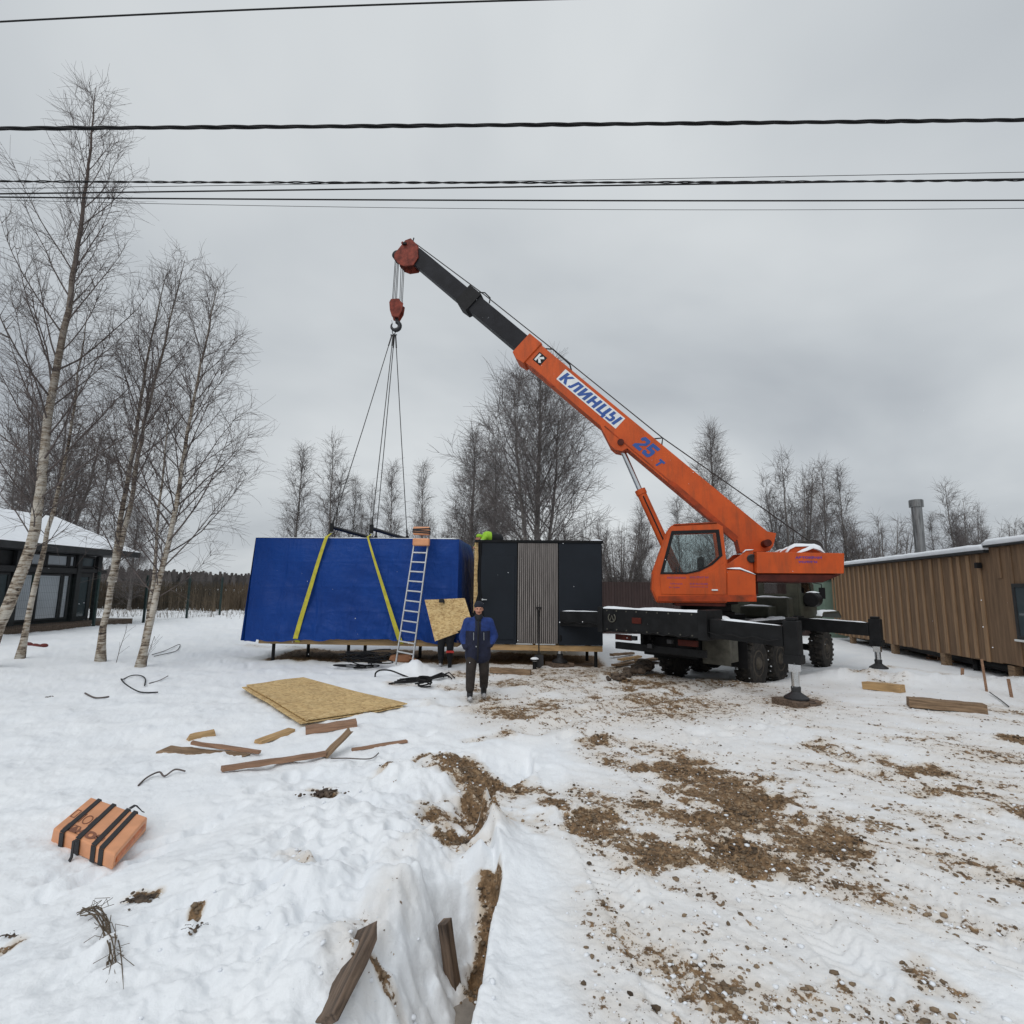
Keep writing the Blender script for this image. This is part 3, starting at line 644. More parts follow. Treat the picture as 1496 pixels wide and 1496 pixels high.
mb.build('handle', M['galv'], dr, bevel=.003)
mb = MB(); mb.box(X0 + .02, X2 + .05, -.075, 5.25, ZT - .048, ZT + .02); mb.build('roof', M['module_gap'], dark, bevel=.006)
mb = MB(); mb.box(X0 + .05, X2 + .01, .0, .09, .40, .545); mb.box(X0 + .05, X2 + .01, 2.6, 2.7, .40, .545)
for i in range(5): mb.box(X0 + .1 + i * .75, X0 + .16 + i * .75, .092, 2.598, .405, .54)
mb.build('floor_frame', M['fresh_timber'], dark, bevel=.006)
mb = MB(); snow_ridge(mb, [(X2 - .28, .0, ZT + .02), (X2 + .03, .02, ZT + .02)], .12, .05, 3); snow_ridge(mb, [(X1 + .02, -.03, ZT + .018), (X1 + .12, -.02, ZT + .018)], .08, .03, 4)
mb.build('snow_cover', M['snow'], dark, smooth=True)
# loose black membrane at the module's left edge
mb = MB(); pr = [mxy(697, 862), mxy(703, 872), mxy(704, 905), mxy(703, 943), mxy(688, 942), mxy(689, 905), mxy(692, 876)]
def memb(u, v):
    zl = ZT - .02 - v * 2.1; bul = max(0, v - .62) * .75
    xl = X1 - .015 + .02 * wr(v * 9, 2, 81) - .42 * max(0, v - .66); xr = X1 + .07 + .25 * max(0, v - .6)
    return (xl + (xr - xl) * u, -.07 - .16 * bul * math.sin(PI * u) - .02 * math.sin(u * 9 + v * 6), zl)
tarp_face(mb, memb, 10, 50); o = mb.build('membrane', M['black'], dark, smooth=True); so_ = o.modifiers.new('solid', 'SOLIDIFY'); so_.thickness = .01

# ------------------------------------------------------------------ mobile crane
def carr(s, w_, z): return tuple(MID - TC + AXA * s + AXB * w_ + Vector((0, 0, z)))       # carrier: along, right, up
def sup(u, v, z): return tuple(SU * u + SV * v + Vector((0, 0, z)))                        # superstructure
BD = Vector((.726, .687)).normalized(); BN = Vector((-BD.y, BD.x))
def boom(t, v, n): return sup(BD.x * t + BN.x * n, v, BD.y * t + BN.y * n)
TCZ = Vector((TC.x, TC.y, 0))
crane = thing('mobile_crane', 'orange truck crane with raised boom, standing on black outriggers', 'crane', TCZ)

# --- carrier
mb = MB(); mb.box(.3, 9.0, -.45, -.32, .86, 1.14, carr); mb.box(.3, 9.0, .32, .45, .86, 1.14, carr)
for s in (1, 2.3, 3.5, 5, 6.5, 8.8): mb.box(s, s + .15, -.318, .318, .88, 1.12, carr)
for s in (2.62, 4.02, 7.76):
    mb.tube([carr(s, -.95, .30), carr(s, .95, .30)], .10, 12); mb.ball(carr(s, .05, .30), .24, 12)
mb.build('chassis_frame', M['black_steel'], crane, bevel=.008)
BZ0, BZ1 = 1.05, 1.58
mb = MB(); mb.box(-.32, .30, -1.3, 1.36, BZ0, BZ1, carr); 
ob = mb.build('outrigger_box', M['black_steel'], crane, bevel=.015)
mb = MB(); snow_ridge(mb, [carr(-.2, -1.28, BZ1), carr(-.2, 0, BZ1), carr(-.2, 1.25, BZ1)], .22, .05, 11); mb.build('snow_cover', M['snow'], ob, smooth=True)
mb = MB()
for wl in (-.95,):      # towing emblem ring on the box face
    mb.tube([carr(-.345, wl + .10 * math.cos(a), 1.37 + .10 * math.sin(a)) for a in [2.2 + i * .45 for i in range(12)]], .014, 8)
    mb.tube([carr(-.345, wl - .05, 1.31), carr(-.345, wl, 1.42), carr(-.345, wl + .05, 1.31)], .012, 8)
mb.build('emblem', M['mud_grey'], ob)
mb = MB(); mb.box(5.2, 5.75, -1.25, 1.25, .9, 1.35, carr); mb.build('outrigger_box', M['black_steel'], crane, bevel=.015)
mb = MB(); mb.box(-.342, -.322, -.40, -.16, 1.27, 1.40, carr); mb.build('reflector', M['dark_red'], ob, bevel=.005)
mb = MB(); mb.box(-.36, .36, 1.20, 1.40, BZ0 - .03, BZ1 + .05, carr); mb.box(-.36, .36, -1.36, -1.22, BZ0 - .03, BZ1 + .03, carr); mb.build('end_collar', M['black_steel'], ob, bevel=.01)
def leg(s, w_, ztop, zb, name_z, padr=.17):
    g = MID + AXA * s + AXB * w_; gz = hz(g.x, g.y) + .10
    mb = MB(); mb.box(s - .12, s + .12, w_ - .13, w_ + .13, zb, ztop, carr); mb.box(s - .14, s + .14, w_ - .15, w_ + .15, zb - .06, zb + .10, carr); mb.box(s - .09, s + .09, w_ - .09, w_ + .09, ztop + .001, ztop + .06, carr)
    l = mb.build('outrigger_leg', M['black_steel'], crane, bevel=.012)
    mb = MB(); mb.box(s - .08, s + .08, w_ - .08, w_ + .08, zb - .20, zb - .062, carr); mb.tube([carr(s, w_, zb - .15), carr(s, w_, gz + .12)], .068, 16); mb.build('jack_rod', M['chrome'], l, angle=.6)
    mb = MB(); c = carr(s, w_, 0); mb.lathe([(.21, gz), (.21, gz + .025), (.10, gz + .10), (.08, gz + .12), (.085, gz + .2), (.07, gz + .22)], (c[0], c[1], 0), (0, 0, 1), 20)
    mb.build('jack_foot', M['metal_dark'], l, angle=.5)
    return gz
gR = leg(-.12, 2.95, 1.50, .78, 0); gL = leg(.12, -2.98, 1.42, .72, 0); gF = leg(5.45, 3.02, 1.36, .74, 0); gG = leg(5.6, -2.95, 1.36, .72, 0)
for (s, w0, w1, z0, z1, hh) in ((-.12, 1.41, 2.82, 1.08, 1.02, .38), (.12, -1.37, -2.85, 1.10, 1.06, .38), (5.45, 1.26, 2.89, .98, .93, .33), (5.6, -1.26, -2.82, .98, .93, .33)):
    mb = MB(); sg = 1 if w1 > w0 else -1
    p = [carr(s - .15, w0, z0), carr(s + .15, w0, z0), carr(s + .15, w1, z1), carr(s - .15, w1, z1), carr(s - .15, w0, z0 + hh), carr(s + .15, w0, z0 + hh), carr(s + .15, w1, z1 + hh), carr(s - .15, w1, z1 + hh)]
    mb.hexa(p); o = mb.build('outrigger_beam', M['black_steel'], crane, bevel=.012)
    mb = MB(); snow_ridge(mb, [carr(s - .08, w0 + sg * .25, z0 + hh - .01), carr(s - .08, w1 - sg * .05, z1 + hh)], .12, .028, int(s * 10 + 60)); mb.build('snow_cover', M['snow'], o, smooth=True)
# --- wheels
def wheel(s, w_, sg, seed):
    D = 1.18; r = D / 2; wd = .38; cz = .30; c = carr(s, w_, cz); ax = AXB * sg
    mb = MB(); mb.lathe([(.30, -wd / 2 + .02), (.42, -wd / 2), (.53, -wd / 2 + .01), (.565, -wd / 2 + .06), (.565, wd / 2 - .06), (.53, wd / 2 - .01), (.42, wd / 2), (.30, wd / 2 - .02)], c, ax, 40)
    nl = 22
    for i in range(nl):       # lugs
        for sd in (-1, 1):
            a = 2 * PI * (i + (.5 if sd > 0 else 0)) / nl
            f = AXA * math.cos(a) + Vector((0, 0, 1)) * math.sin(a); tg = AXA * -math.sin(a) + Vector((0, 0, 1)) * math.cos(a); cc = Vector(c)
            pts = []
            for rr_ in (.555, .605):
                for (q, k) in ((-.035, 0.01), (.035, 0.01), (.055, wd / 2 + .004), (-.015, wd / 2 + .004)): pts.append(cc + f * (rr_ - (.03 if k > .1 and rr_ > .6 else 0)) + tg * q + ax * (k * sd))
            mb.hexa(pts)
    t = mb.build('wheel', M['tyre'], crane, angle=.5)
    mb = MB(); mb.lathe([(.315, wd / 2 - .06), (.315, wd / 2 - .015), (.28, wd / 2 - .01), (.25, wd / 2 - .10), (.16, wd / 2 - .10), (.15, wd / 2 - .02), (.10, wd / 2 + .03), (.05, wd / 2 + .04)], c, ax, 28)
    for k in range(10):
        a = 2 * PI * k / 10; f = AXA * math.cos(a) + Vector((0, 0, 1)) * math.sin(a); mb.lathe([(.016, wd / 2 - .1), (.016, wd / 2 - .07)], Vector(c) + f * .205, ax, 6)
    mb.build('rim', M['rim'], t, angle=.5)
    mb = MB(); rq = random.Random(seed)      # snow packed into the tread
    for k in range(26):
        a = rq.uniform(0, 2 * PI); f = AXA * math.cos(a) + Vector((0, 0, 1)) * math.sin(a)
        mb.ball(Vector(c) + f * .575 + ax * rq.uniform(-.17, .17), rq.uniform(.018, .036), 6, 0, (1, 1, .7))
    setp(mb.build('packed_snow', M['snow'], t, smooth=True), kind='stuff')
for s in (2.62, 4.02, 7.76):
    for sg in (1, -1): wheel(s, sg * 1.02, sg, int(s * 10 + sg))
# --- carrier body: deck, tanks, mudguards, rear lights
mb = MB(); mb.box(.34, 5.0, -1.2, 1.2, 1.20, 1.30, carr); mb.box(1.2, 3.6, -.5, .5, 1.302, 1.42, carr); mb.box(.36, .5, -1.2, 1.2, 1.302, 1.36, carr); dk = mb.build('deck', M['black_steel'], crane, bevel=.01)
mb = MB(); snow_ridge(mb, [carr(.5, 1.1, 1.36), carr(1.6, 1.12, 1.30)], .2, .05, 21); snow_ridge(mb, [carr(2.6, 1.08, 1.30), carr(4.7, 1.1, 1.30)], .2, .06, 22); snow_ridge(mb, [carr(1.3, .6, 1.30), carr(1.8, .9, 1.30)], .4, .14, 23); snow_ridge(mb, [carr(.6, -.9, 1.36), carr(.6, .8, 1.36)], .2, .06, 24)
mb.build('snow_cover', M['snow'], dk, smooth=True)
mb = MB(); mb.box(1.15, 1.62, .55, 1.15, .42, 1.04, carr); mb.box(1.12, 1.148, .52, 1.19, .36, 1.08, carr); mb.build('fuel_tank', M['mud_grey'], crane, bevel=.03)
mb = MB(); mb.box(.9, 1.5, -.9, .5, .45, 1.0, carr); mb.box(.5, .9, -.4, .4, .55, .95, carr); mb.box(1.6, 2.0, -1.2, -.55, .4, 1.05, carr); mb.build('tool_box', M['black'], crane, bevel=.02)
mb = MB(); mb.box(.05, .13, -1.15, 1.15, .62, .78, carr); mb.box(.14, .5, -.5, -.42, .62, 1.04, carr); mb.box(.14, .5, .42, .5, .62, 1.04, carr); mb.build('underrun_bar', M['black_steel'], crane, bevel=.01)
for w0 in (-1.1, .55):
    mb = MB(); mb.box(-.02, .045, w0, w0 + .45, .84, .97, carr); mb.build('tail_light', M['dark_red'], crane, bevel=.012)
mb = MB()
for s in (1.7,):
    for w0 in (.78, -1.24): mb.box(s + .2, s + .215, w0, w0 + .46, .25, .9, carr)
mb.build('mud_flap', M['black'], crane)
mb = MB()
for sg in (1, -1): 
    pr = [(1.78, .96), (1.95, 1.10), (4.7, 1.10), (4.85, .96), (4.82, .94), (4.68, 1.06), (1.97, 1.06), (1.81, .94)]
    mb.prism(pr, .80 * sg, 1.26 * sg, carr)
mb.build('mudguard', M['black_steel'], crane)
mb = MB(); mb.box(4.75, 5.12, .15, 1.2, 1.32, 1.86, carr); mb.box(4.2, 4.74, .1, .9, 1.32, 1.62, carr); tb = mb.build('battery_box', M['olive'], crane, bevel=.04)
mb = MB(); snow_ridge(mb, [carr(4.9, .3, 1.86), carr(4.9, 1.15, 1.86)], .2, .04, 31); snow_ridge(mb, [carr(4.4, .2, 1.62), carr(4.4, .85, 1.62)], .3, .04, 32); mb.build('snow_cover', M['snow'], tb, smooth=True)
# truck cab and bonnet
mb = MB(); wind = [(6.05, 1.98), (6.95, 1.98), (6.8, 2.42), (6.1, 2.42)]
mb.prism([(5.95, 1.15), (7.3, 1.15), (7.3, 1.85), (7.15, 1.95), (6.95, 2.5), (6.85, 2.58), (6.0, 2.58), (5.93, 2.5)], 1.06, 1.12, carr, holes=[wind]); mb.prism([(5.95, 1.15), (7.3, 1.15), (7.3, 1.85), (7.15, 1.95), (6.95, 2.5), (6.85, 2.58), (6.0, 2.58), (5.93, 2.5)], -1.12, -1.06, carr, holes=[wind])
mb.box(5.93, 5.99, -1.058, 1.058, 1.15, 1.95, carr); mb.box(5.93, 5.99, -1.058, 1.058, 2.35, 2.5, carr); mb.box(5.93, 5.99, -1.058, -.75, 1.951, 2.349, carr); mb.box(5.93, 5.99, .75, 1.058, 1.951, 2.349, carr); mb.box(5.93, 5.99, -.1, .1, 1.951, 2.349, carr)
mb.box(6.0, 6.88, -1.058, 1.058, 2.54, 2.6, carr); mb.box(6.0, 7.3, -1.058, 1.058, 1.15, 1.2, carr); mb.box(7.25, 7.3, -1.058, 1.058, 1.201, 1.85, carr)
tcab = mb.build('truck_cab', M['olive'], crane, bevel=.012)
mb = MB(); mb.box(5.955, 5.965, -.748, -.102, 1.952, 2.348, carr); mb.box(5.955, 5.965, .102, .748, 1.952, 2.348, carr); mb.prism(wind, 1.085, 1.095, carr); mb.build('window', M['cab_glass'], tcab)
mb = MB(); mb.tube([carr(6.95, 1.12, 2.3), carr(7.0, 1.38, 2.25), carr(7.0, 1.38, 2.15)], .014, 8); mb.box(6.97, 7.0, 1.30, 1.47, 1.82, 2.15, carr); mb.build('mirror', M['black'], tcab, bevel=.01)
mb = MB(); mb.prism([(7.31, 1.15), (9.2, 1.15), (9.25, 1.7), (7.31, 1.86)], -.55, .55, carr); mb.build('bonnet', M['olive'], crane, bevel=.05)
mb = MB()
for sg in (1, -1):
    mb.prism([(6.95, 1.05), (7.2, 1.30), (7.5, 1.42), (8.9, 1.42), (9.2, 1.25), (9.2, 1.18), (8.88, 1.36), (7.52, 1.36), (7.25, 1.24), (7.02, 1.03)], .56 * sg, 1.26 * sg, carr)
fd = mb.build('fender', M['olive'], crane, bevel=.01)
mb = MB(); snow_ridge(mb, [carr(7.2, 1.1, 1.30), carr(7.6, 1.1, 1.42), carr(8.8, 1.1, 1.42)], .3, .05, 33); mb.build('snow_cover', M['snow'], fd, smooth=True)
mb = MB(); c = carr(6.35, 1.32, 1.80); mb.lathe([(.18, -.22), (.21, -.18), (.21, .18), (.18, .22)], c, AXA, 24); mb.box(6.3, 6.4, 1.121, 1.30, 1.6, 1.66, carr); ac = mb.build('air_cleaner', M['black'], crane, angle=.5)
mb = MB(); snow_ridge(mb, [carr(6.18, 1.32, 2.0), carr(6.52, 1.32, 2.0)], .24, .035, 35); mb.build('snow_cover', M['snow'], ac, smooth=True)

# --- hoses and small fittings of the carrier
mb = MB()
for (w0, w1, dz) in ((1.38, 2.8, .0), (-1.4, -2.8, .02)):
    mb.tube([carr(-.33 if w0 > 0 else -.06, w0 + (w1 - w0) * k, 1.20 + dz - .05 * math.sin(k * PI * 3) ** 2 - .04 * k) for k in [i / 14 for i in range(15)]], .014, 6)
mb.tube([carr(-.34, 1.0 - .12 * i, 1.10 - .05 * math.sin(i * .9) ** 2) for i in range(18)], .013, 6)
mb.build('hydraulic_hose', M['black'], crane, smooth=True)
mb = MB()
for i in range(9):
    for z in (1.10, 1.53): mb.lathe([(.018, 0), (.018, .014)], carr(-.321, -1.1 + i * .27, z), -AXA, 6)
setp(mb.build('bolt', M['mud_grey'], ob), kind='stuff')
for (w0, z0) in ((-.62, .86), (.30, .86), (-.2, .72)):
    mb = MB(); mb.box(-.06, .04, w0, w0 + .12, z0, z0 + .10, carr); mb.build('lamp', M['metal_dark'], crane, bevel=.012)
# --- slew ring and superstructure
mb = MB(); mb.lathe([(.70, 1.42), (.70, 1.5), (.62, 1.52), (.62, 1.68), (.78, 1.70), (.78, 1.78)], (0, 0, 0), (0, 0, 1), 36); mb.build('slew_ring', M['black'], crane, angle=.5)
mb = MB(); mb.box(-.95, .9, -.95, .30, 1.782, 1.95, sup); mb.box(-.30, .85, .305, 1.15, 1.66, 1.74, sup)
mb.box(-1.2, .75, -.42, -.30, 1.952, 2.40, sup); mb.box(-1.2, .3, .30, .42, 1.952, 2.40, sup)
mb.build('slew_frame', M['dark_red'], crane, bevel=.012)
V1 = 1.2
def Sx(*pts): return [sup_uz(px, py, V1) for px, py in pts]
# operator cab: side shells with openings, roof, glass
CW0 = .34
outer = Sx((961, 879), (954, 862), (955.5, 838), (962, 815), (979, 772), (983, 768.5), (1049, 765), (1056, 769), (1059, 800), (1061, 817), (1062, 879))
win = Sx((966, 838), (969, 826), (982, 777), (1049, 775), (1054, 812), (1040, 825), (1022, 834), (1003, 838))
cabm = [M['orange'], M['black']]
mb = MB(); mb.prism(outer, V1 - .035, V1, sup, holes=[win]); mb.prism(outer, CW0, CW0 + .03, sup, holes=[win])
u_f = [p for p in outer]
def strip(mb, p, q, y0, y1, th=.03, mi=0):      # a plate between two profile points
    a = Vector(p); b_ = Vector(q); n_ = Vector((-(b_ - a).y, (b_ - a).x)).normalized() * th
    mb.prism([tuple(a), tuple(b_), tuple(b_ + n_), tuple(a + n_)], y0, y1, sup, mi)
yi0, yi1 = CW0 + .031, V1 - .036
strip(mb, outer[6], outer[5], yi0, yi1, .03); strip(mb, outer[5], outer[4], yi0, yi1, .03)          # roof
strip(mb, outer[10], outer[9], yi0, yi1, .03); strip(mb, outer[0], outer[10], yi0, yi1, .03)        # back, floor
strip(mb, outer[1], outer[0], yi0, yi1, .03)
ocab = mb.build('operator_cab', M['orange'], crane, bevel=.012)
mb = MB()
def inset(poly, k):
    c = Vector((sum(p[0] for p in poly) / len(poly), sum(p[1] for p in poly) / len(poly)))
    return [tuple(c + (Vector(p) - c) * k) for p in poly]
mb.prism(inset(win, 1.035), V1 + .001, V1 + .012, sup, holes=[inset(win, .915)]); mb.build('window_seal', M['black'], ocab)
mb = MB(); mb.prism(inset(win, .93), V1 - .02, V1 - .014, sup); mb.prism(inset(win, .98), CW0 + .008, CW0 + .014, sup); mb.build('side_window', M['cab_glass'], ocab)
mb = MB(); strip(mb, Vector(outer[4]) + Vector((-.02, 0)), Vector(outer[2]) + Vector((-.02, 0)), CW0 + .07, V1 - .09, .006); mb.build('windscreen', M['cab_glass'], ocab)
mb = MB()
for y in (CW0 + .031, V1 - .085): strip(mb, outer[4], outer[2], y, y + .048, .035)
strip(mb, outer[2], outer[1], yi0, yi1, .03); mb.build('windscreen_frame', M['orange'], ocab)
mb = MB(); dl = Sx((966, 846), (966, 867), (1058, 869), (1061, 867), (1060, 826)); p = Sx((964, 840), (966, 868), (1059, 869), (1061, 866), (1060, 822), (1041, 834), (1020, 841), (1003, 843), (966, 843))
mb.prism(p, V1 + .0015, V1 + .014, sup); cdoor = mb.build('cab_door', M['orange'], ocab, bevel=.006)
hp = sup_uz(1044, 862, V1); mb = MB(); mb.box(hp[0] - .07, hp[0] + .07, V1 + .014, V1 + .04, hp[1] - .018, hp[1] + .018, sup); mb.build('handle', M['white_paint'], cdoor, bevel=.006)
mb = MB()
def oncab(px, py, sc_=1):
    u0, z0 = sup_uz(px, py, V1 + .017)
    return lambda x, y: sup(u0 - x, V1 + .017, z0 + y)
put_text(mb, 'АВТОКРАН', .1, oncab(988, 844), .44, .045); put_text(mb, 'УСЛУГИ', .1, oncab(1021, 843.5), .42, .045)
for (cx, cy, s_, wd_) in ((988, 853, 'АРЕНДА', .30), (1021, 853, 'КРАНОВ', .40)): put_text(mb, s_, .1, oncab(cx, cy), wd_, .035)
put_text(mb, '25 тонн', .1, oncab(985, 858), .25, .03); put_text(mb, 'стрела 21 м', .1, oncab(1021, 857.5), .40, .03)
mb.build('lettering', M['violet_paint'], cdoor, fix=False)
mb = MB(); mb.box(.15, .65, .55, 1.0, 1.95, 2.15, sup); mb.box(.12, .24, .55, 1.0, 2.16, 2.85, sup); mb.build('seat', M['black'], ocab, bevel=.05)
mb = MB(); mb.box(.85, 1.1, .45, 1.05, 1.85, 2.45, sup); mb.tube([sup(.75, .6, 2.1), sup(.75, .6, 2.6)], .015, 8); mb.tube([sup(.72, .95, 2.1), sup(.70, .95, 2.62)], .015, 8); mb.build('control_desk', M['black'], ocab, bevel=.03)
rl = [Vector(p) for p in Sx((983, 767), (1050, 763))]
mb = MB(); strip(mb, Vector(outer[6]) + Vector((.02, .012)), Vector(outer[5]) + Vector((-.02, .012)), CW0 - .02, V1 + .02, .035); mb.build('roof_cap', M['dirty_orange'], ocab, bevel=.01)
# engine housing right of the cab + pivot bracket
hs_ = Sx((1062.5, 879), (1062.5, 833), (1080, 833), (1104, 840), (1105, 879))
mb = MB(); mb.prism(hs_, -.2, V1 - .01, sup); hsg = mb.build('machine_housing', M['orange'], crane, bevel=.012)
mb = MB(); q = Sx((1062, 831), (1082, 832), (1104, 840)); snow_ridge(mb, [sup(a_, V1 - .1, b_ + .01) for a_, b_ in q], .2, .055, 41, sidev=SV); mb.build('snow_cover', M['snow'], hsg, smooth=True)
mb = MB(); mb.prism(Sx((961, 879), (961.3, 871), (1105, 869), (1105.3, 879)), V1 + .0015, V1 + .02, sup); mb.build('cab_skirt', M['dirty_orange'], crane, bevel=.006)
br = Sx((1062.5, 826), (1088, 808), (1092, 804), (1104, 803), (1105, 839), (1081, 832), (1062.5, 831))
for y in (-.62, .36): 
    mb = MB(); mb.prism(br, y + (.5 if y > 0 else 0), y + (.58 if y > 0 else .08), sup); b_ = mb.build('pivot_bracket', M['orange'], crane, bevel=.01)
pc = sup_uz(1098, 816, .95)
mb = MB(); mb.lathe([(.105, -.01), (.105, .03), (.085, .045), (.085, .02), (.02, .015)], sup(pc[0], .95, pc[1]), SV, 24); mb.build('pivot_pin', M['metal_dark'], crane, angle=.5)
mb = MB(); snow_ridge(mb, [sup(a_, .9, b_) for a_, b_ in Sx((1089, 806), (1093, 803), (1104, 802))], .14, .05, 42, sidev=SV); mb.build('snow_cover', M['snow'], b_, smooth=True)
# counterweight
cwp = Sx((1105.5, 806), (1234, 808), (1233.5, 838), (1105.5, 837.5))
mb = MB(); mb.prism(cwp, -1.15, V1, sup); cw = mb.build('counterweight', M['orange'], crane, bevel=.025)
mb = MB(); mb.prism(Sx((1106, 838.2), (1231, 838.8), (1222, 843), (1203, 851), (1106, 849.5)), -1.1, V1 - .05, sup); mb.build('counterweight_base', M['dark_red'], cw, bevel=.02)
mb = MB()
def oncw(px, py):
    u0, z0 = sup_uz(px, py, V1 + .003)
    return lambda x, y: sup(u0 - x, V1 + .003, z0 + y)
put_text(mb, 'АВТОКРАН', .1, oncw(1181, 814.5), .56, .055, bold=.006); put_text(mb, 'УСЛУГИ', .1, oncw(1180, 821), .40, .05, bold=.006)
mb.build('lettering', M['violet_paint'], cw, fix=False)
# winch under a rounded guard, snow on it
wp = Sx((1153, 807), (1158, 801), (1166, 797), (1196, 796), (1204, 799), (1211, 807))
mb = MB(); mb.prism(wp, .2, .95, sup); mb.prism(wp, -.8, -.1, sup); wg = mb.build('winch_guard', M['orange'], crane, bevel=.02)
mb = MB()
for y in (.25, .9, -.3): snow_ridge(mb, [sup(a_, y, b_ - .005) for a_, b_ in wp], .15, .06, int(43 + y * 10), sidev=SV)
q = Sx((1165, 807), (1180, 803), (1190, 799), (1200, 802), (1208, 807)); snow_ridge(mb, [sup(a_, 1.05, b_ - .02) for a_, b_ in q], .12, .07, 47, sidev=SV)
mb.build('snow_cover', M['snow'], wg, smooth=True)
mb = MB(); wd = sup_uz(1184, 803, 0); mb.lathe([(.24, -.35), (.24, -.33), (.16, -.33), (.16, .18), (.24, .18), (.24, .195)], sup(wd[0], 0, wd[1]), SV, 24); mb.build('winch_drum', M['rope'], crane, angle=.5)
# --- boom
def tn(px, py, v=.26):
    q = Vector(sup_uz(px, py, v)); return q.dot(BD), q.dot(BN)
WB = .26
def boomprism(mb, prof, y0, y1, mi=0, holes=()): mb.prism(prof, y0, y1, lambda t, v, n: boom(t, v, n), mi, holes)
NL, NH = 2.93, 3.60
g1 = [tn(*p) for p in ((881, 617), (892, 651), (899, 657), (909, 659), (917, 654))]
b_low = [tn(*p) for p in ((1077, 790), (1082, 807))]
tail = [tn(*p) for p in ((1124, 805), (1130, 797), (1134, 779), (1121, 776))]
main = [(9.62, NH), (9.62, NL), (g1[0][0], NL)] + g1[1:4] + [(g1[4][0], NL)] + [(b_low[0][0], NL + .02), b_low[1]] + tail[:3] + [(tail[3][0], NH)]
mb = MB(); boomprism(mb, main, -WB, WB); bs = mb.build('boom_section', M['orange'], crane, bevel=.03)
mb = MB(); boomprism(mb, [(9.30, NH + .045), (9.30, NL - .06), (9.58, NL - .10), (9.80, NL - .02), (9.80, NH + .045)], -WB - .04, WB + .04); mb.build('boom_collar', M['orange'], bs, bevel=.02)
# stiffener seams and pads of the main section
mb = MB(); boomprism(mb, [(g1[1][0] + .5, NL + .045), (2.0, NL + .045), (2.0, NL + .075), (g1[1][0] + .5, NL + .075)], WB + .001, WB + .008); 
q0, q1 = tn(980, 700)[0], tn(1078, 788)[0]
boomprism(mb, [(q0, NL - .01), (q1, NL - .06), (q1 + .05, NL + .10), (q0 - .15, NL + .12), (q0 + .02, NL + .07)], WB + .001, WB + .02)
boomprism(mb, [(9.0, NL - .04), (8.2, NL - .04), (8.1, NL + .02), (9.1, NL + .02)], WB - .05, WB + .012); mb.build('side_plate', M['dirty_orange'], bs, bevel=.006)
mb = MB(); boomprism(mb, [(11.95, 3.575), (11.95, 3.05), (9.5, 3.05), (9.5, 3.575)], -.21, .21); b2 = mb.build('boom_section', M['boom_grey'], crane, bevel=.02)
mb = MB(); boomprism(mb, [(12.36, 3.64), (12.36, 3.02), (12.2, 2.95), (11.9, 2.97), (11.86, 3.05), (11.86, 3.64)], -.25, .25); mb.tube([boom(12.0, .15, 3.66), boom(11.85, .15, 3.76), boom(11.6, .15, 3.74), boom(11.5, .15, 3.60)], .02, 8); mb.build('boom_collar', M['black'], b2, bevel=.015)
mb = MB(); boomprism(mb, [(14.62, 3.545), (14.62, 3.045), (12.3, 3.045), (12.3, 3.545)], -.18, .18); b3 = mb.build('boom_section', M['boom_grey'], crane, bevel=.02)
# head with sheaves
hpx = [(600, 348), (610, 358), (611, 376), (604, 387), (591, 389), (583, 386), (576, 378), (576, 371), (592, 351)]
hp_ = [tn(px, py, .22) for px, py in hpx]
mb = MB(); boomprism(mb, hp_, .19, .23); boomprism(mb, hp_, -.23, -.19); boomprism(mb, [hp_[1], hp_[2], (hp_[2][0] + .1, hp_[2][1]), (hp_[1][0] + .1, hp_[1][1])], -.188, .188)
mb.tube([boom(*(hp_[8][0], -.25, hp_[8][1] - .12)), boom(*(hp_[8][0], .25, hp_[8][1] - .12))], .045, 12)
hd = mb.build('boom_head', M['red_paint'], crane, bevel=.012)
sh1 = tn(582, 376, 0); sh2 = tn(598, 362, 0)
mb = MB()
for (c, r) in ((sh1, .15), (sh2, .16)):
    for k in range(4): mb.lathe([(r, -.022), (r * .84, -.008), (r * .84, .008), (r, .022)], boom(c[0], -.13 + k * .087, c[1]), SV, 28)
mb.build('sheave', M['metal_dark'], hd, angle=.4)
mb = MB(); mb.tube([boom(hp_[0][0] - .05, .1, hp_[0][1] - .02), boom(hp_[0][0] + .02, .1, hp_[0][1] + .10)], .02, 6); mb.box(-.06, .06, -.04, .04, -.03, .03, lambda x, y, z: tuple(Vector(boom(hp_[8][0] - .1, .25, hp_[8][1] - .1)) + Vector((x, y, z)))); mb.build('lamp_bracket', M['black'], hd)
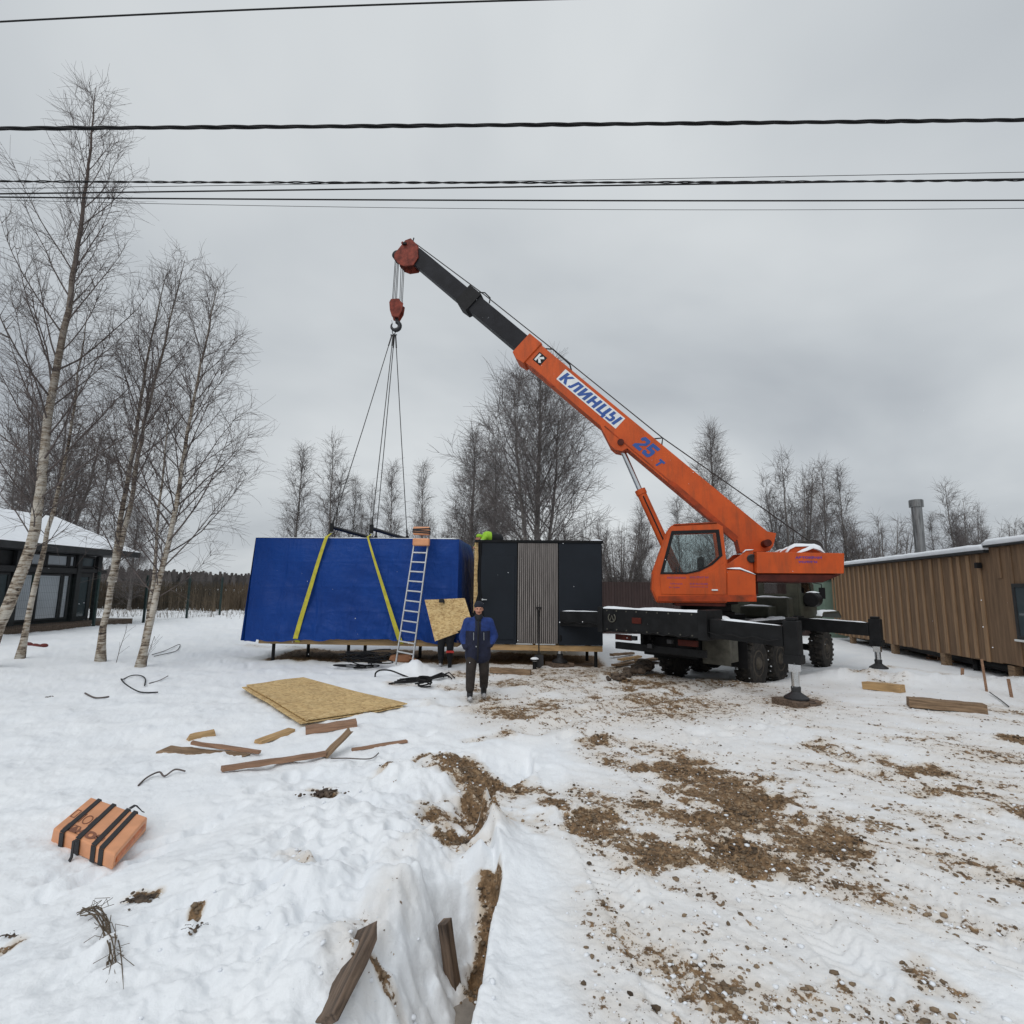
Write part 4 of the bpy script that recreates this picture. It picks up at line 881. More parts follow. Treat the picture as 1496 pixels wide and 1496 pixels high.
# lettering on the side of the boom
BLOCK = {'К': [[(0, 0), (.32, 0), (.32, 1), (0, 1)], [(.32, .40), (.32, .62), (.64, 1), (.98, 1), (.56, .52), (.98, 0), (.63, 0)]],
 'Л': [[(0, 0), (.26, 0), (.36, .12), (.50, .78), (.66, .78), (.66, 0), (.98, 0), (.98, 1), (.26, 1), (.10, .22), (0, .22)]],
 'И': [[(0, 0), (.30, 0), (.66, .52), (.66, 0), (.98, 0), (.98, 1), (.68, 1), (.32, .48), (.32, 1), (0, 1)]],
 'Н': [[(0, 0), (.32, 0), (.32, .38), (.66, .38), (.66, 0), (.98, 0), (.98, 1), (.66, 1), (.66, .62), (.32, .62), (.32, 1), (0, 1)]],
 'Ц': [[(0, 0), (.80, 0), (.80, -.16), (1.06, -.16), (1.06, .22), (.96, .22), (.96, 1), (.64, 1), (.64, .22), (.32, .22), (.32, 1), (0, 1)]],
 '2': [[(0, 0), (1, 0), (1, .24), (.46, .24), (1, .56), (1, .84), (.84, 1), (.16, 1), (0, .84), (0, .66), (.34, .66), (.34, .76), (.66, .76), (.66, .62), (0, .22)]],
 '5': [[(0, .16), (.16, 0), (.84, 0), (1, .16), (1, .52), (.84, .66), (.34, .66), (.34, .77), (1, .77), (1, 1), (0, 1), (0, .43), (.66, .43), (.66, .23), (.34, .23), (.34, .32), (0, .32)]],
 'т': [[(.34, 0), (.66, 0), (.66, .72), (1, .72), (1, 1), (0, 1), (0, .72), (.34, .72)]],
 'Ы': [[(0, 0), (.55, 0), (.68, .12), (.68, .50), (.55, .64), (.30, .64), (.30, 1), (0, 1), (0, .44), (.36, .44), (.40, .40), (.40, .24), (.36, .20), (0, .20)], [(.78, 0), (1.08, 0), (1.08, 1), (.78, 1)]]}
def put_block(mb, word, fn, width, height, slant=.22):
    adv = 1.16; tot = adv * (len(word) - 1) + 1.08; kx = width / (tot + slant)
    for i, ch in enumerate(word):
        for poly in BLOCK[ch]:
            pts = [((i * adv + x + y * slant) * kx - width / 2, (y - .5) * height) for x, y in poly]
            tr = geometry.tessellate_polygon([[Vector((x, y, 0)) for x, y in pts]]); mb.add([fn(x, y) for x, y in pts], [tuple(t) for t in tr])
def onboom(t0, n0, off=.004): return lambda x, y: boom(t0 - x, WB + off, n0 + y)
pa, pb = tn(821, 544.5), tn(908, 617.5); tc_, nc_ = (pa[0] + pb[0]) / 2, 3.325; wl = pa[0] - pb[0] - .05
mb = MB(); sk = .10; mb.prism([(tc_ + wl / 2 + .02 , nc_ - .195), (tc_ - wl / 2 - .02 - sk * 0, nc_ - .195), (tc_ - wl / 2 - .02, nc_ + .185), (tc_ + wl / 2 + .02, nc_ + .185)], WB + .001, WB + .004, lambda t, v, n: boom(t, v, n)); sg_ = mb.build('name_panel', M['white_paint'], bs)
mb = MB(); put_block(mb, 'КЛИНЦЫ', onboom(tc_, nc_ - .005, .008), wl - .05, .30); mb.build('lettering', M['blue_paint'], bs, fix=False)
p25 = tn(947.5, 650.5); mb = MB(); put_block(mb, '25', onboom(p25[0], 3.28, .005), .66, .40, .3); pt = tn(971, 671); put_block(mb, 'т', onboom(pt[0] + .02, 3.18, .005), .24, .22, .3); mb.build('lettering', M['blue_paint'], bs, fix=False)
pk = tn(792.5, 520); mb = MB(); mb.prism([(pk[0] + .15, 3.12), (pk[0] - .15, 3.12), (pk[0] - .15, 3.42), (pk[0] + .15, 3.42)], WB + .001, WB + .004, lambda t, v, n: boom(t, v, n)); mb.build('emblem_plate', M['black'], bs)
mb = MB(); k = .115
for poly in ([(-1, -1), (-.45, -1), (-.45, 1), (-1, 1)], [(-.45, .1), (.45, 1), (1, .62), (.0, -.12)], [(-.45, -.15), (.0, .12), (1, -.62), (.45, -1)]):
    mb.add([boom(pk[0] - x * k, WB + .007, 3.27 + y * k) for x, y in poly], [tuple(range(len(poly)))])
mb.build('emblem', M['white_paint'], bs, fix=False)
# rope along the top of the boom, its supports and the hoist falls
mb = MB(); sp1 = tn(967, 641, 0); mb.tube([boom(sp1[0] - .15, 0, NH), boom(sp1[0], 0, sp1[1] + .03), boom(sp1[0] + .2, 0, NH)], .022, 6)
mb.tube([boom(9.2, .1, NH + .02), boom(9.0, .1, NH + .16), boom(8.3, .1, NH + .13), boom(8.1, .1, NH)], .022, 6); mb.build('rope_guide', M['black'], bs)
mb = MB(); top = boom(hp_[0][0] - .1, 0, hp_[0][1] + .02); mb.tube([sup(wd[0], .03, wd[1] + .2), boom(sp1[0], 0, sp1[1] + .03), boom(9.1, 0, NH + .18), boom(11.9, 0, 3.74), top], .016, 6); mb.build('hoist_rope', M['rope'], crane)
# luffing cylinder
def cyl2(px, py, v=0): return sup_uz(px, py, v)
ct, cj = cyl2(907, 655), cyl2(935, 716); dirc = Vector((ct[0] - cj[0], ct[1] - cj[1])).normalized(); cb_ = Vector(cj) - dirc * 2.75
mb = MB(); mb.tube([sup(cb_[0], 0, cb_[1]), sup(cj[0], 0, cj[1])], .125, 20); mb.tube([sup(*(Vector(cj) - dirc * .13).to_tuple()[:1], 0, (Vector(cj) - dirc * .13)[1]), sup(cj[0] + dirc[0] * .01, 0, cj[1] + dirc[1] * .01)], .145, 20)
lc = mb.build('luffing_cylinder', M['orange'], crane, angle=.6)
mb = MB(); mb.tube([sup(cj[0], 0, cj[1]), sup(ct[0], 0, ct[1] + .05)], .070, 18); mb.build('piston_rod', M['chrome'], lc, angle=.6)
mb = MB(); a_ = Vector(cj) - dirc * .2; mb.tube([sup(a_[0], .135, a_[1]), sup(a_[0] - dirc[0] * 1.6, .14, a_[1] - dirc[1] * 1.6)], .018, 8); mb.build('hydraulic_hose', M['black'], lc)
mb = MB(); mb.tube([sup(ct[0], -.30, ct[1] + .1), sup(ct[0], .30, ct[1] + .1)], .09, 16); mb.build('cylinder_pin', M['dark_red'], bs, angle=.6)
mb = MB(); mb.tube([sup(tail[0][0] * BD.x + 3.2 * BN.x, 0, 0)] * 2, .001, 3) if False else None
pv = sup_uz(1113, 796, 0); mb.tube([sup(pv[0], -.62, pv[1]), sup(pv[0], .62, pv[1])], .09, 16); mb.build('boom_pivot', M['dark_red'], crane, angle=.6)

# ------------------------------------------------------------------ hook block, slings and spreaders
YH = (TC + SU * 8.85).y
HK = at(579, 452, YH)
hk = thing('hook_block', 'dark red hook block hanging on ropes below the boom tip', 'hook', HK)
mb = MB(); pr = [(-.20, .17), (-.15, .27), (.10, .29), (.15, .20), (.24, .14), (.21, -.12), (.10, -.33), (-.10, -.31), (-.17, -.10)]
for y in (-.15, .11): mb.prism(pr, y, y + .04)
mb.prism([(-.12, -.1), (.12, -.1), (.08, -.30), (-.08, -.30)], -.108, .108)
mb.build('cheek_plate', M['red_paint'], hk, bevel=.01)
mb = MB()
for k in range(3): mb.lathe([(.17, -.02), (.15, -.006), (.15, .006), (.17, .02)], (0.02, -.07 + k * .07, .06), (0, 1, 0), 24)
mb.build('sheave', M['metal_dark'], hk, angle=.4)
mb = MB(); c = Vector((-.0, 0, -.56)); pts = [Vector((.02, 0, -.30)), Vector((.03, 0, -.37))] + [c + Vector((math.sin(a) * .135, 0, math.cos(a) * .135)) for a in [.35 + i * .36 for i in range(15)]]
mb.tube(pts, [.055, .05] + [.068] * 9 + [.05, .045, .04, .03, .025, .018], 12); mb.build('hook', M['metal_dark'], hk, smooth=True)
mb = MB(); mb.tube([Vector((-.14, .0, -.36)), Vector((-.11, 0, -.45)), Vector((-.13, 0, -.52))], .012, 6); mb.build('safety_latch', M['galv'], hk)
hl = lambda p: Vector(p) - TCZ
mb = MB()
for (x, pxh, pyh) in ((-.14, 577.5, 378), (-.10, 579, 379), (-.05, 581, 380), (-.01, 582.5, 381), (.10, 586, 387), (.14, 588.5, 388), (.18, 590.5, 388)):
    mb.tube([hl(HK + Vector((x, .0, .2 if x < .05 else .12))), hl(at(pxh, pyh, YH + .02))], .011, 5)
mb.build('hoist_rope', M['rope'], crane)
SHK = HK + Vector((-.045, 0, -.80))
sh = thing('shackle', 'small steel shackle hung in the crane hook, gathering four sling ropes', 'shackle', SHK)
mb = MB(); mb.tube([Vector((math.sin(a) * .05, 0, .06 + math.cos(a) * .09)) for a in [i * .42 for i in range(16)]], .014, 8); mb.tube([Vector((-.10, 0, -.06)), Vector((.10, 0, -.05))], .018, 8); mb.build('ring', M['metal_dark'], sh, smooth=True)
b1n, b2n = at(485, 768.5, 14.95), at(543, 770.5, 14.95); b1f, b2f = at(549, 786.5, 17.35), at(595, 786.5, 17.35)
ends = [(b1n, 'left near'), (b2n, 'right near'), (b1f, 'left far'), (b2f, 'right far')]
lbl = ['steel sling rope from the hook to the near end of the left spreader bar', 'steel sling rope from the hook to the near end of the right spreader bar',
       'steel sling rope from the hook to the hidden far end of the left spreader bar', 'steel sling rope from the hook to the far end of the right spreader bar']
for i, (e, _) in enumerate(ends):
    s0 = SHK + Vector((-.06 + .04 * i, 0, -.07)); mb = MB(); dlt = e - s0
    mb.tube([Vector((0, 0, 0)), dlt * .5 + Vector((0, 0, -.06)), dlt], .013, 6)
    mb.tube([dlt * .0, dlt * .06], .022, 6); mb.tube([dlt * .955, dlt * .99], .028, 6)
    o = mb.build('sling_rope', M['rope'], None); o.location = s0; setp(o, lbl[i], 'rope', 'sling ropes below the hook')
for (n_, f_, l_) in ((b1n, b1f, 'dark steel spreader bar on the left, lying over the blue module roof'), (b2n, b2f, 'dark steel spreader bar on the right, lying over the blue module roof near the ladder')):
    d_ = f_ - n_; sp = thing('spreader_bar', l_, 'bar', n_, 0, 'spreader bars of the lifting gear')
    mb = MB(); mb.tube([Vector((0, 0, -.03)), d_ + Vector((0, 0, -.03))], .055, 14); mb.build('tube', M['metal_dark'], sp, angle=.6)
    for q in (0, 1):
        mb = MB(); mb.box(-.05, .05, -.03, .03, -.16, .08, lambda x, y, z: tuple(d_ * q + Vector((x, y, z)))); mb.tube([d_ * q + Vector((math.sin(a) * .05, 0, -.20 + math.cos(a) * .07)) for a in [i * .5 for i in range(14)]], .013, 6); mb.build('end_lug', M['black_steel'], sp, bevel=.006)
# yellow webbing: down the front face and underneath
def strap_(name, top, px, py, label, w0=.075, w1=.125):
    x1, z1 = mxy(px, py); t0 = top - Vector((0, 0, .2)); tl = t0 - MO; xt, yt = tl.dot(ME1), tl.dot(ME2); mb = MB(); pts = []; ws = []
    xe, ze = xt, HT + .03
    pts.append(Vector((xt, yt, t0.z))); ws.append(.03)
    for i in range(17):
        k = i / 16; z = ze + (z1 - ze) * k; pts.append(Vector((xe + (x1 - xe) * (k * .98 + .02), -.14 - .05 * math.sin(k * PI) - .012 * math.sin(k * 9), z))); ws.append(w0 + (w1 - w0) * k)
    pts.append(Vector((x1, .1, z1 - .165))); ws.append(w1); pts.append(Vector((x1, DM, .44))); ws.append(w1)
    vs = []; fs = []
    for p, wv in zip(pts, ws): vs += [p + Vector((-wv / 2, 0, 0)), p + Vector((wv / 2, 0, 0))]
    for i in range(len(pts) - 1): fs.append((2 * i, 2 * i + 1, 2 * i + 3, 2 * i + 2))
    mb.add(vs, fs); o = mb.build(name, M['yellow_web'], None); o.location = MO; o.rotation_euler = (0, 0, MANG); setp(o, label, 'strap', 'yellow lifting straps')
    s_ = o.modifiers.new('solid', 'SOLIDIFY'); s_.thickness = .008
strap_('lifting_strap', b1n, 435, 932, 'wide yellow lifting strap on the left, slanting down the blue tarp to its lower edge', .09, .13)
strap_('lifting_strap', b2n, 586, 934, 'narrow yellow lifting strap whose lower end runs behind the ladder', .05, .13)

# ------------------------------------------------------------------ ladder and packs on it
lb0, lb1 = at(578.5, 962, 13.75), at(602, 967, 13.7); lt0, lt1 = at(607, 783, 14.36), at(627, 783, 14.33)
lad = thing('ladder', 'aluminium ladder leaning on the blue tarped module', 'ladder', lb0)
mb = MB()
for a_, b_ in ((lb0, lt0), (lb1, lt1)):
    d_ = b_ - a_; xa = (lb1 - lb0).normalized(); ya = d_.normalized().cross(xa)
    a_ = a_ - Vector((0, 0, .15)); mb.hexa([a_ - lb0 + xa * sx_ + ya * sy_ for sx_, sy_ in ((-.017, -.035), (.017, -.035), (.017, .035), (-.017, .035))] + [b_ - lb0 + xa * sx_ + ya * sy_ for sx_, sy_ in ((-.017, -.035), (.017, -.035), (.017, .035), (-.017, .035))])
mb.build('stile', M['alu'], lad, bevel=.004)
for i in range(12):
    k = .055 + i * .08; p = lb0.lerp(lt0, k) - lb0; q = lb1.lerp(lt1, k) - lb0; mb = MB(); ya = (lt0 - lb0).normalized(); za = (lb1 - lb0).normalized().cross(ya)
    mb.hexa([c + ya * y_ + za * z_ for c in (p, q) for y_, z_ in ((-.017, -.03), (.017, -.03), (.017, .03), (-.017, .03))]); mb.build('rung', M['alu'], lad)
def pack(name, label, cat, c, lx, ly, lz, rz, straps, m, grp=None, tilt=None):
    t = thing(name, label, cat, c, rz, grp)
    if tilt: t.rotation_euler = (tilt[0], tilt[1], rz)
    return t
pk_c = (lt0 + lt1) / 2
for zoff, n_, lab in ((.0, 2, 'peach foil pack crossed by black straps at the very top of the ladder'), (-.30, 0, 'flat peach foil pack hanging just below the strapped pack on the ladder')):
    t = thing('insulation_pack', lab, 'pack', pk_c + Vector((0, -.12, zoff + .12)), 0, 'foil packs at the top of the ladder')
    mb = MB(); hh = .11 if n_ else .10; mb.box(-.22, .22, -.10, .10, -hh, hh); mb.build('wrap', M['peach'], t, bevel=.03)
    if n_:
        mb = MB()
        for z in (-.05, .045, .0): mb.box(-.23, .23, -.112, .108, z - .018, z + .018, lambda x, y, zz: (x, y, zz + .06 * x * (1 if z > 0 else -1)))
        mb.build('strap', M['strap'], t, bevel=.004)

# ------------------------------------------------------------------ strapped pack in the near snow
c4 = [gp(131, 1163, .085), gp(77, 1212, .085), gp(167, 1245, .085), gp(217, 1194, .085)]
cc = sum(c4, Vector()) / 4; ex = ((c4[3] - c4[0]) + (c4[2] - c4[1])) / 2; ey = ((c4[0] - c4[1]) + (c4[3] - c4[2])) / 2
ang = math.atan2(ex.y, ex.x); lx_ = ex.length; ly_ = ey.length; e_ = Matrix.Rotation(-ang, 3, 'Z') @ ey; SH = e_.x / e_.y; ly_ = e_.y
_shear0 = len(bpy.data.meshes)
bd = thing('insulation_pack', 'peach foil pack bound by four black straps, lying alone in the near snow', 'pack', (cc.x, cc.y, 0.0), ang)

mb = MB()
HPK = .085
def pkz(x, y): e = min(1, (lx_ / 2 - abs(x)) * 14, (ly_ / 2 - abs(y)) * 14); return HPK - .03 * (1 - e) ** 2 + .008 * float(fbm(x * 9, y * 9, 71, 3))
mb.box(-lx_ / 2, lx_ / 2, -ly_ / 2, ly_ / 2, -.03, HPK, lambda x, y, z: (x + .012 * math.sin(y * 30 + z * 20), y + .01 * math.sin(x * 23), z))
o = mb.build('wrap', M['peach'], bd, bevel=.014); s_ = o.modifiers['bevel']; s_.segments = 4
mb = MB(); mb.box(lx_ / 2 - .05, lx_ / 2 + .014, -ly_ / 2 + .02, ly_ / 2 - .03, .0, .062); mb.build('end_fold', mat('orange_foil_fold', (.55, .17, .06), .5, 0, .25, 9, bmp=.3), bd, bevel=.03)
mb = MB()
for xs_, k in ((-.30, .0), (-.06, .02), (.17, .0), (.28, .01)):
    x = xs_ * lx_ / .92; wv = .062
    for (y0, y1, z0, z1) in ((-ly_ / 2 - .006, ly_ / 2 + .006, HPK + .001, HPK + .009), (-ly_ / 2 - .010, -ly_ / 2 - .003, -.03, HPK), (ly_ / 2 + .003, ly_ / 2 + .010, -.03, HPK)):
        mb.box(x - wv / 2, x + wv / 2, y0, y1, z0, z1)
mb.build('strap', M['strap'], bd, bevel=.003)
mb = MB()
def rib(pts, wv):
    vs = []; fs = []
    for p in pts: vs += [Vector(p) + Vector((-wv / 2, 0, 0)), Vector(p) + Vector((wv / 2, 0, 0))]
    for i in range(len(pts) - 1): fs.append((2 * i, 2 * i + 1, 2 * i + 3, 2 * i + 2))
    mb.add(vs, fs)
rib([(-.07, -ly_ / 2 - .02, HPK), (-.06, -ly_ / 2 - .06, .10), (-.05, -ly_ / 2 - .07, .0), (-.06, -ly_ / 2 - .09, -.03)], .03)
rib([(.17, ly_ / 2 + .02, HPK), (.22, ly_ / 2 + .05, HPK + .02), (.30, ly_ / 2 + .06, HPK - .01), (.36, ly_ / 2 + .03, .09)], .035); o = mb.build('strap_end', M['strap'], bd); s_ = o.modifiers.new('solid', 'SOLIDIFY'); s_.thickness = .006
mb = MB(); top_ = lambda x0, y0: (lambda x, y: (x0 + x, y0 + y, HPK + .0035))
mb.tube([(x0 + a * .05, y0 + b * .055, HPK + .001) for x0, y0 in ((-.17, -.03),) for a, b in [(math.cos(i * .45), math.sin(i * .45)) for i in range(15)]], .005, 5)
mb.tube([(-.245, -.09, HPK), (-.245, .03, HPK), (-.262, .01, HPK)], .005, 5); mb.tube([(-.10, -.09, HPK), (-.10, .03, HPK)], .005, 5)
mb.tube([(-.42 * lx_ / .92, -.06, HPK), (-.36 * lx_ / .92, -.06, HPK), (-.36 * lx_ / .92, .04, HPK), (-.42 * lx_ / .92, .04, HPK), (-.42 * lx_ / .92, -.06, HPK)], .005, 5)
put_text(mb, 'ИМОЗ', .1, top_(-.06, -ly_ / 2 + .075), .62 * lx_, .085, bold=.008); mb.build('print', M['brown_ink'], bd, fix=False)

for o in [o for o in sc.objects if o.parent == bd]:      # the pack is squashed a little out of square
    for v in o.data.vertices: v.co.x += v.co.y * SH
# ------------------------------------------------------------------ boards, sheets, small things
def board(name, label, cat, p0, p1, wd, th, m, seed=0, rough=.012, roll=0.0, group=None, sink=0.0, broken=(False, False)):
    p0 = Vector(p0); p1 = Vector(p1); d_ = p1 - p0; L = d_.length; xa = d_.normalized(); za = Vector((0, 0, 1)); ya = za.cross(xa).normalized(); za = xa.cross(ya)
    rot = Matrix((xa, ya, za)).transposed().to_4x4(); rr = random.Random(seed); n = max(2, int(L / .12)); mb = MB(); vs = []; fs = []
    for i in range(n + 1):
        x = L * i / n; jl = lambda: rr.uniform(-rough, rough)
        for (y, z) in ((-wd / 2, 0), (wd / 2, 0), (wd / 2, th), (-wd / 2, th)):
            xx = x
            if i == 0: xx += rr.uniform(0, .12 if broken[0] else .012)
            if i == n: xx -= rr.uniform(0, .16 if broken[1] else .012)
            vs.append((xx, y + jl() * .6, z + jl() * .4))
    for i in range(n):
        for k in range(4): fs.append((4 * i + k, 4 * i + (k + 1) % 4, 4 * i + 4 + (k + 1) % 4, 4 * i + 4 + k))
    fs += [(3, 2, 1, 0), tuple(4 * n + k for k in range(4))]; mb.add(vs, fs)
    o = mb.build(name, m, None, bevel=.004); o.matrix_world = Matrix.Translation(p0 - Vector((0, 0, sink))) @ rot @ Matrix.Rotation(roll, 4, 'X')
    return setp(o, label, cat, group)
def gz(px, py, dz=0.0):
    z = 0.0
    for _ in range(4):
        p = gp(px, py, z); z = hz(p.x, p.y)
    return Vector((p.x, p.y, z + dz))
board('wood_offcut', 'short pale wood offcut, farthest left of the scraps by the particle board', 'offcut', gz(271, 1083), gz(320, 1073), .13, .07, M['fresh_timber'], 1, broken=(True, True))
board('wood_offcut', 'short yellow board offcut lying slanted between the pale scrap and the thick plank end', 'offcut', gz(376, 1087), gz(427, 1069), .13, .045, M['fresh_timber'], 2)
board('plank_end', 'thick reddish plank end lying just below the corner of the particle board', 'plank', gz(446, 1071), gz(522, 1061), .17, .085, M['red_timber'], 3, .02)
board('broken_plank', 'splintered grey-brown plank with snow on it, left of the long batten', 'plank', gz(232, 1098), gz(372, 1108, -.02), .14, .05, M['old_timber'], 4, .02, broken=(True, True), roll=.25)
board('narrow_batten', 'thin reddish batten lying on top of the splintered snowy plank', 'batten', gz(278, 1096, .07), gz(380, 1105, .03), .055, .04, M['red_timber'], 5)
board('long_batten', 'long brown batten ending at a tilted piece of plank', 'batten', gz(322, 1129, .01), gz(476, 1107, .02), .075, .05, M['red_timber'], 6)
board('tilted_plank', 'short grey plank propped up at the right end of the long batten', 'plank', gz(474, 1107), gz(474, 1107) + Vector((.25, .28, .27)), .12, .03, M['old_timber'], 7, broken=(False, True))
board('thin_batten', 'thin brown batten right of the tilted plank, half covered by snow', 'batten', gz(513, 1097), gz(595, 1085, .01), .06, .03, M['red_timber'], 8)
board('timber_beam', 'short squared timber lying below the front right outrigger', 'beam', gz(1264, 1006), gz(1320, 1012), .20, .15, M['fresh_timber'], 9, .01)
board('timber_beam', 'long squared timber, cracked and patched with frost, right of the outrigger foot', 'beam', gz(1326, 1031), gz(1441, 1042), .22, .15, M['old_timber'], 10, .015)
board('ditch_board', 'broad dark slab of timber lying steeply in the near snow left of the ditch', 'board', gz(464, 1488, -.05), gz(540, 1366, .04), .27, .05, M['dark_timber'], 11, .012, roll=-.6, broken=(False, True))
st0 = gz(664, 1446, -.2); st1 = at(643, 1344, st0.y + .05)
board('stake', 'dark split stake standing up out of the snow in the ditch', 'stake', st0, st1, .075, .065, M['dark_timber'], 12, .006)
b_ = gz(668, 1490); board('concrete_block', 'grey weathered block at the bottom of the ditch by the lower edge', 'block', b_ + Vector((-.09, 0, -.25)), b_ + Vector((.12, .02, -.25)), .30, .27, M['concrete'], 13, .006)
# pads under the outriggers
for (s, w_, g, n_, lab) in ((-.12, 2.95, gR, 1, 'square wooden pad under the nearest outrigger foot'), (.12, -2.98, gL, 2, 'stack of wet boards under the outrigger foot in front of the dark module')):
    p = MID + AXA * s + AXB * w_; t = thing('jack_pad', lab, 'pad', (p.x, p.y, g - .09), .35, 'wooden pads under the outriggers'); mb = MB()
    for k in range(4): mb.box(-.30 + .15 * k, -.158 + .15 * k, -.29 + .02 * (k % 2), .29 - .015 * k, -.08, .085 - .006 * (k % 3))
    mb.build('board', M['dark_timber'], t, bevel=.008)
    if n_ == 2:
        mb = MB(); mb.box(.35, 1.0, -.1, .05, -.06, .0); mb.box(.30, 1.1, .12, .25, -.06, .0); mb.build('loose_board', M['dark_timber'], t, bevel=.006)
# loose firewood / beams around the crane's rear and the dark module
board('log', 'brown log lying in the trampled snow in front of the dark module', 'log', gz(716, 983), gz(776, 986), .14, .12, M['old_timber'], 14, .02)
for i, (a_, b_) in enumerate((((896, 975), (958, 968)), ((905, 968), (935, 962)), ((893, 962), (925, 957)), ((930, 972), (975, 975)))):
    board('scrap_plank', ['long wet scrap plank behind the mud heap at the crane rear', 'short scrap plank stacked in the middle of the scrap pile at the crane rear', 'farthest scrap plank, by the right corner of the dark module', 'dark scrap plank running under the rear of the crane'][i], 'plank', gz(*a_, .02 + .03 * i), gz(*b_, .03), .15, .06, M['old_timber'] if i != 1 else M['fresh_timber'], 20 + i, .02, group='scrap planks at the crane rear')
# mud heap by the left rear wheel
mb = MB(); rr = random.Random(5); m0, m1 = gz(893, 996), gz(945, 978); mc = (m0 + m1) / 2
for i in range(70):
    k = rr.random(); p = m0.lerp(m1, k); r = rr.uniform(.04, .13) * (.4 + 1.1 * k); mb.ball(p - mc + Vector((rr.gauss(0, .10), rr.gauss(0, .14), r * .5 + (.10 * k * rr.random()))), r, 8, 0, (rr.uniform(.7, 1.3), rr.uniform(.7, 1.2), rr.uniform(.5, .9)), Matrix.Rotation(rr.uniform(0, 6), 3, 'Z'))
o = mb.build('mud_heap', M['dark_mud'], None, fix=False); r_ = o.modifiers.new('r', 'REMESH'); r_.mode = 'VOXEL'; r_.voxel_size = .018; o.location = mc; setp(o, 'heap of dark wet clods beside the crane rear wheels', 'mud')

def smooth_line(P, k=5):
    P = [Vector(p) for p in P]; out = []
    for i in range(len(P) - 1):
        a, b, c, d = P[max(i - 1, 0)], P[i], P[i + 1], P[min(i + 2, len(P) - 1)]
        for j in range(k):
            t = j / k; out.append(.5 * ((2 * b) + (c - a) * t + (2 * a - 5 * b + 4 * c - d) * t * t + (3 * b - a - 3 * c + d) * t ** 3))
    return out + [P[-1]]
def curve_thing(name, label, cat, pts, r, m, group=None, n=6):
    pts = smooth_line([Vector(p) for p in pts]); p0 = Vector(pts[0]); mb = MB(); mb.tube([Vector(p) - p0 for p in pts], r, n); o = mb.build(name, m, None, smooth=True); o.location = p0; return setp(o, label, cat, group)
# flat hoses, wires and twigs
loop = [(178, 1003), (180, 996), (190, 990), (203, 989), (212, 993), (211, 1001)]
curve_thing('wire_loop', 'black wire bent into an open loop on the left snow', 'wire', [gz(x, y, .03 + .10 * (i in (2, 3))) for i, (x, y) in enumerate([(231, 1011), (205, 1013), (184, 1011), (176, 1003), (180, 994), (192, 989), (205, 989), (212, 994), (211, 1004)])], .012, M['black'])
curve_thing('stick', 'short dark stick lying in the snow left of the wire loop', 'stick', [gz(124, 1014, .02), gz(140, 1017, .02), gz(159, 1019, .01)], .014, M['twig'])
curve_thing('stick', 'thin dark stick lying right of the wire loop', 'stick', [gz(218, 999, .01), gz(233, 995, .03), gz(245, 991, .04)], .009, M['twig'])
curve_thing('bent_cable', 'thin black cable curving over the snow right of the birch feet', 'cable', [gz(222, 957, .02), gz(240, 954, .03), gz(262, 944, .05), gz(258, 952, .04), gz(240, 957, .03), gz(225, 960, .02)], .010, M['black'])
curve_thing('twig', 'crooked dark twig in the snow above the strapped pack', 'twig', [gz(202, 1149, .01), gz(215, 1139, .03), gz(232, 1134, .04), gz(240, 1137, .02), gz(255, 1130, .04), gz(270, 1131, .03)], .009, M['twig'])
curve_thing('twig', 'thin curved twig sticking out beside the tilted plank', 'twig', [gz(483, 1112, .03), gz(505, 1117, .02), gz(540, 1112, .02), gz(553, 1105, .04)], .007, M['twig'])
for i, (px, py, lab) in enumerate(((205, 1316, 'dark clump of earth and weeds poking through the near snow'), (286, 1356, 'small dark sliver of bark in the near snow right of the weed clump'), (20, 1366, 'small dark clod at the left edge of the near snow'), (476, 1160, 'rough clump of brown soil and snow left of the ditch'), (70, 1019, 'small dark stump half buried at the left edge'))):
    p = gz(px, py); mb = MB(); rr = random.Random(60 + i); sc_ = (.8, .55, .5, 1.3, .7)[i] * .05
    for k in range((60, 25, 25, 110, 30)[i]):
        a_ = rr.uniform(0, 6); r_ = abs(rr.gauss(0, sc_ * (1.3 if i != 1 else .5))); mb.ball((r_ * math.cos(a_) * 1.3, r_ * math.sin(a_) * .8 + (rr.gauss(0, sc_ * 1.2) if i == 1 else 0), rr.uniform(-.1, .4) * sc_), rr.uniform(.08, .33) * sc_, 7, 0, (1.5, .9, .8), Matrix.Rotation(rr.uniform(0, 6), 3, 'Z'))
    for k in range(6): a_ = rr.uniform(0, 6); mb.tube([(0, 0, 0), (math.cos(a_) * sc_ * 1.5, math.sin(a_) * sc_ * 1.2, sc_ * .6), (math.cos(a_) * sc_ * 3, math.sin(a_) * sc_ * 2, sc_ * .3)], .003, 4)
    o = mb.build('soil_clump', M['dark_mud'], None, fix=False); r_ = o.modifiers.new('r', 'REMESH'); r_.mode = 'VOXEL'; r_.voxel_size = .004; o.location = p; setp(o, lab, 'clump')
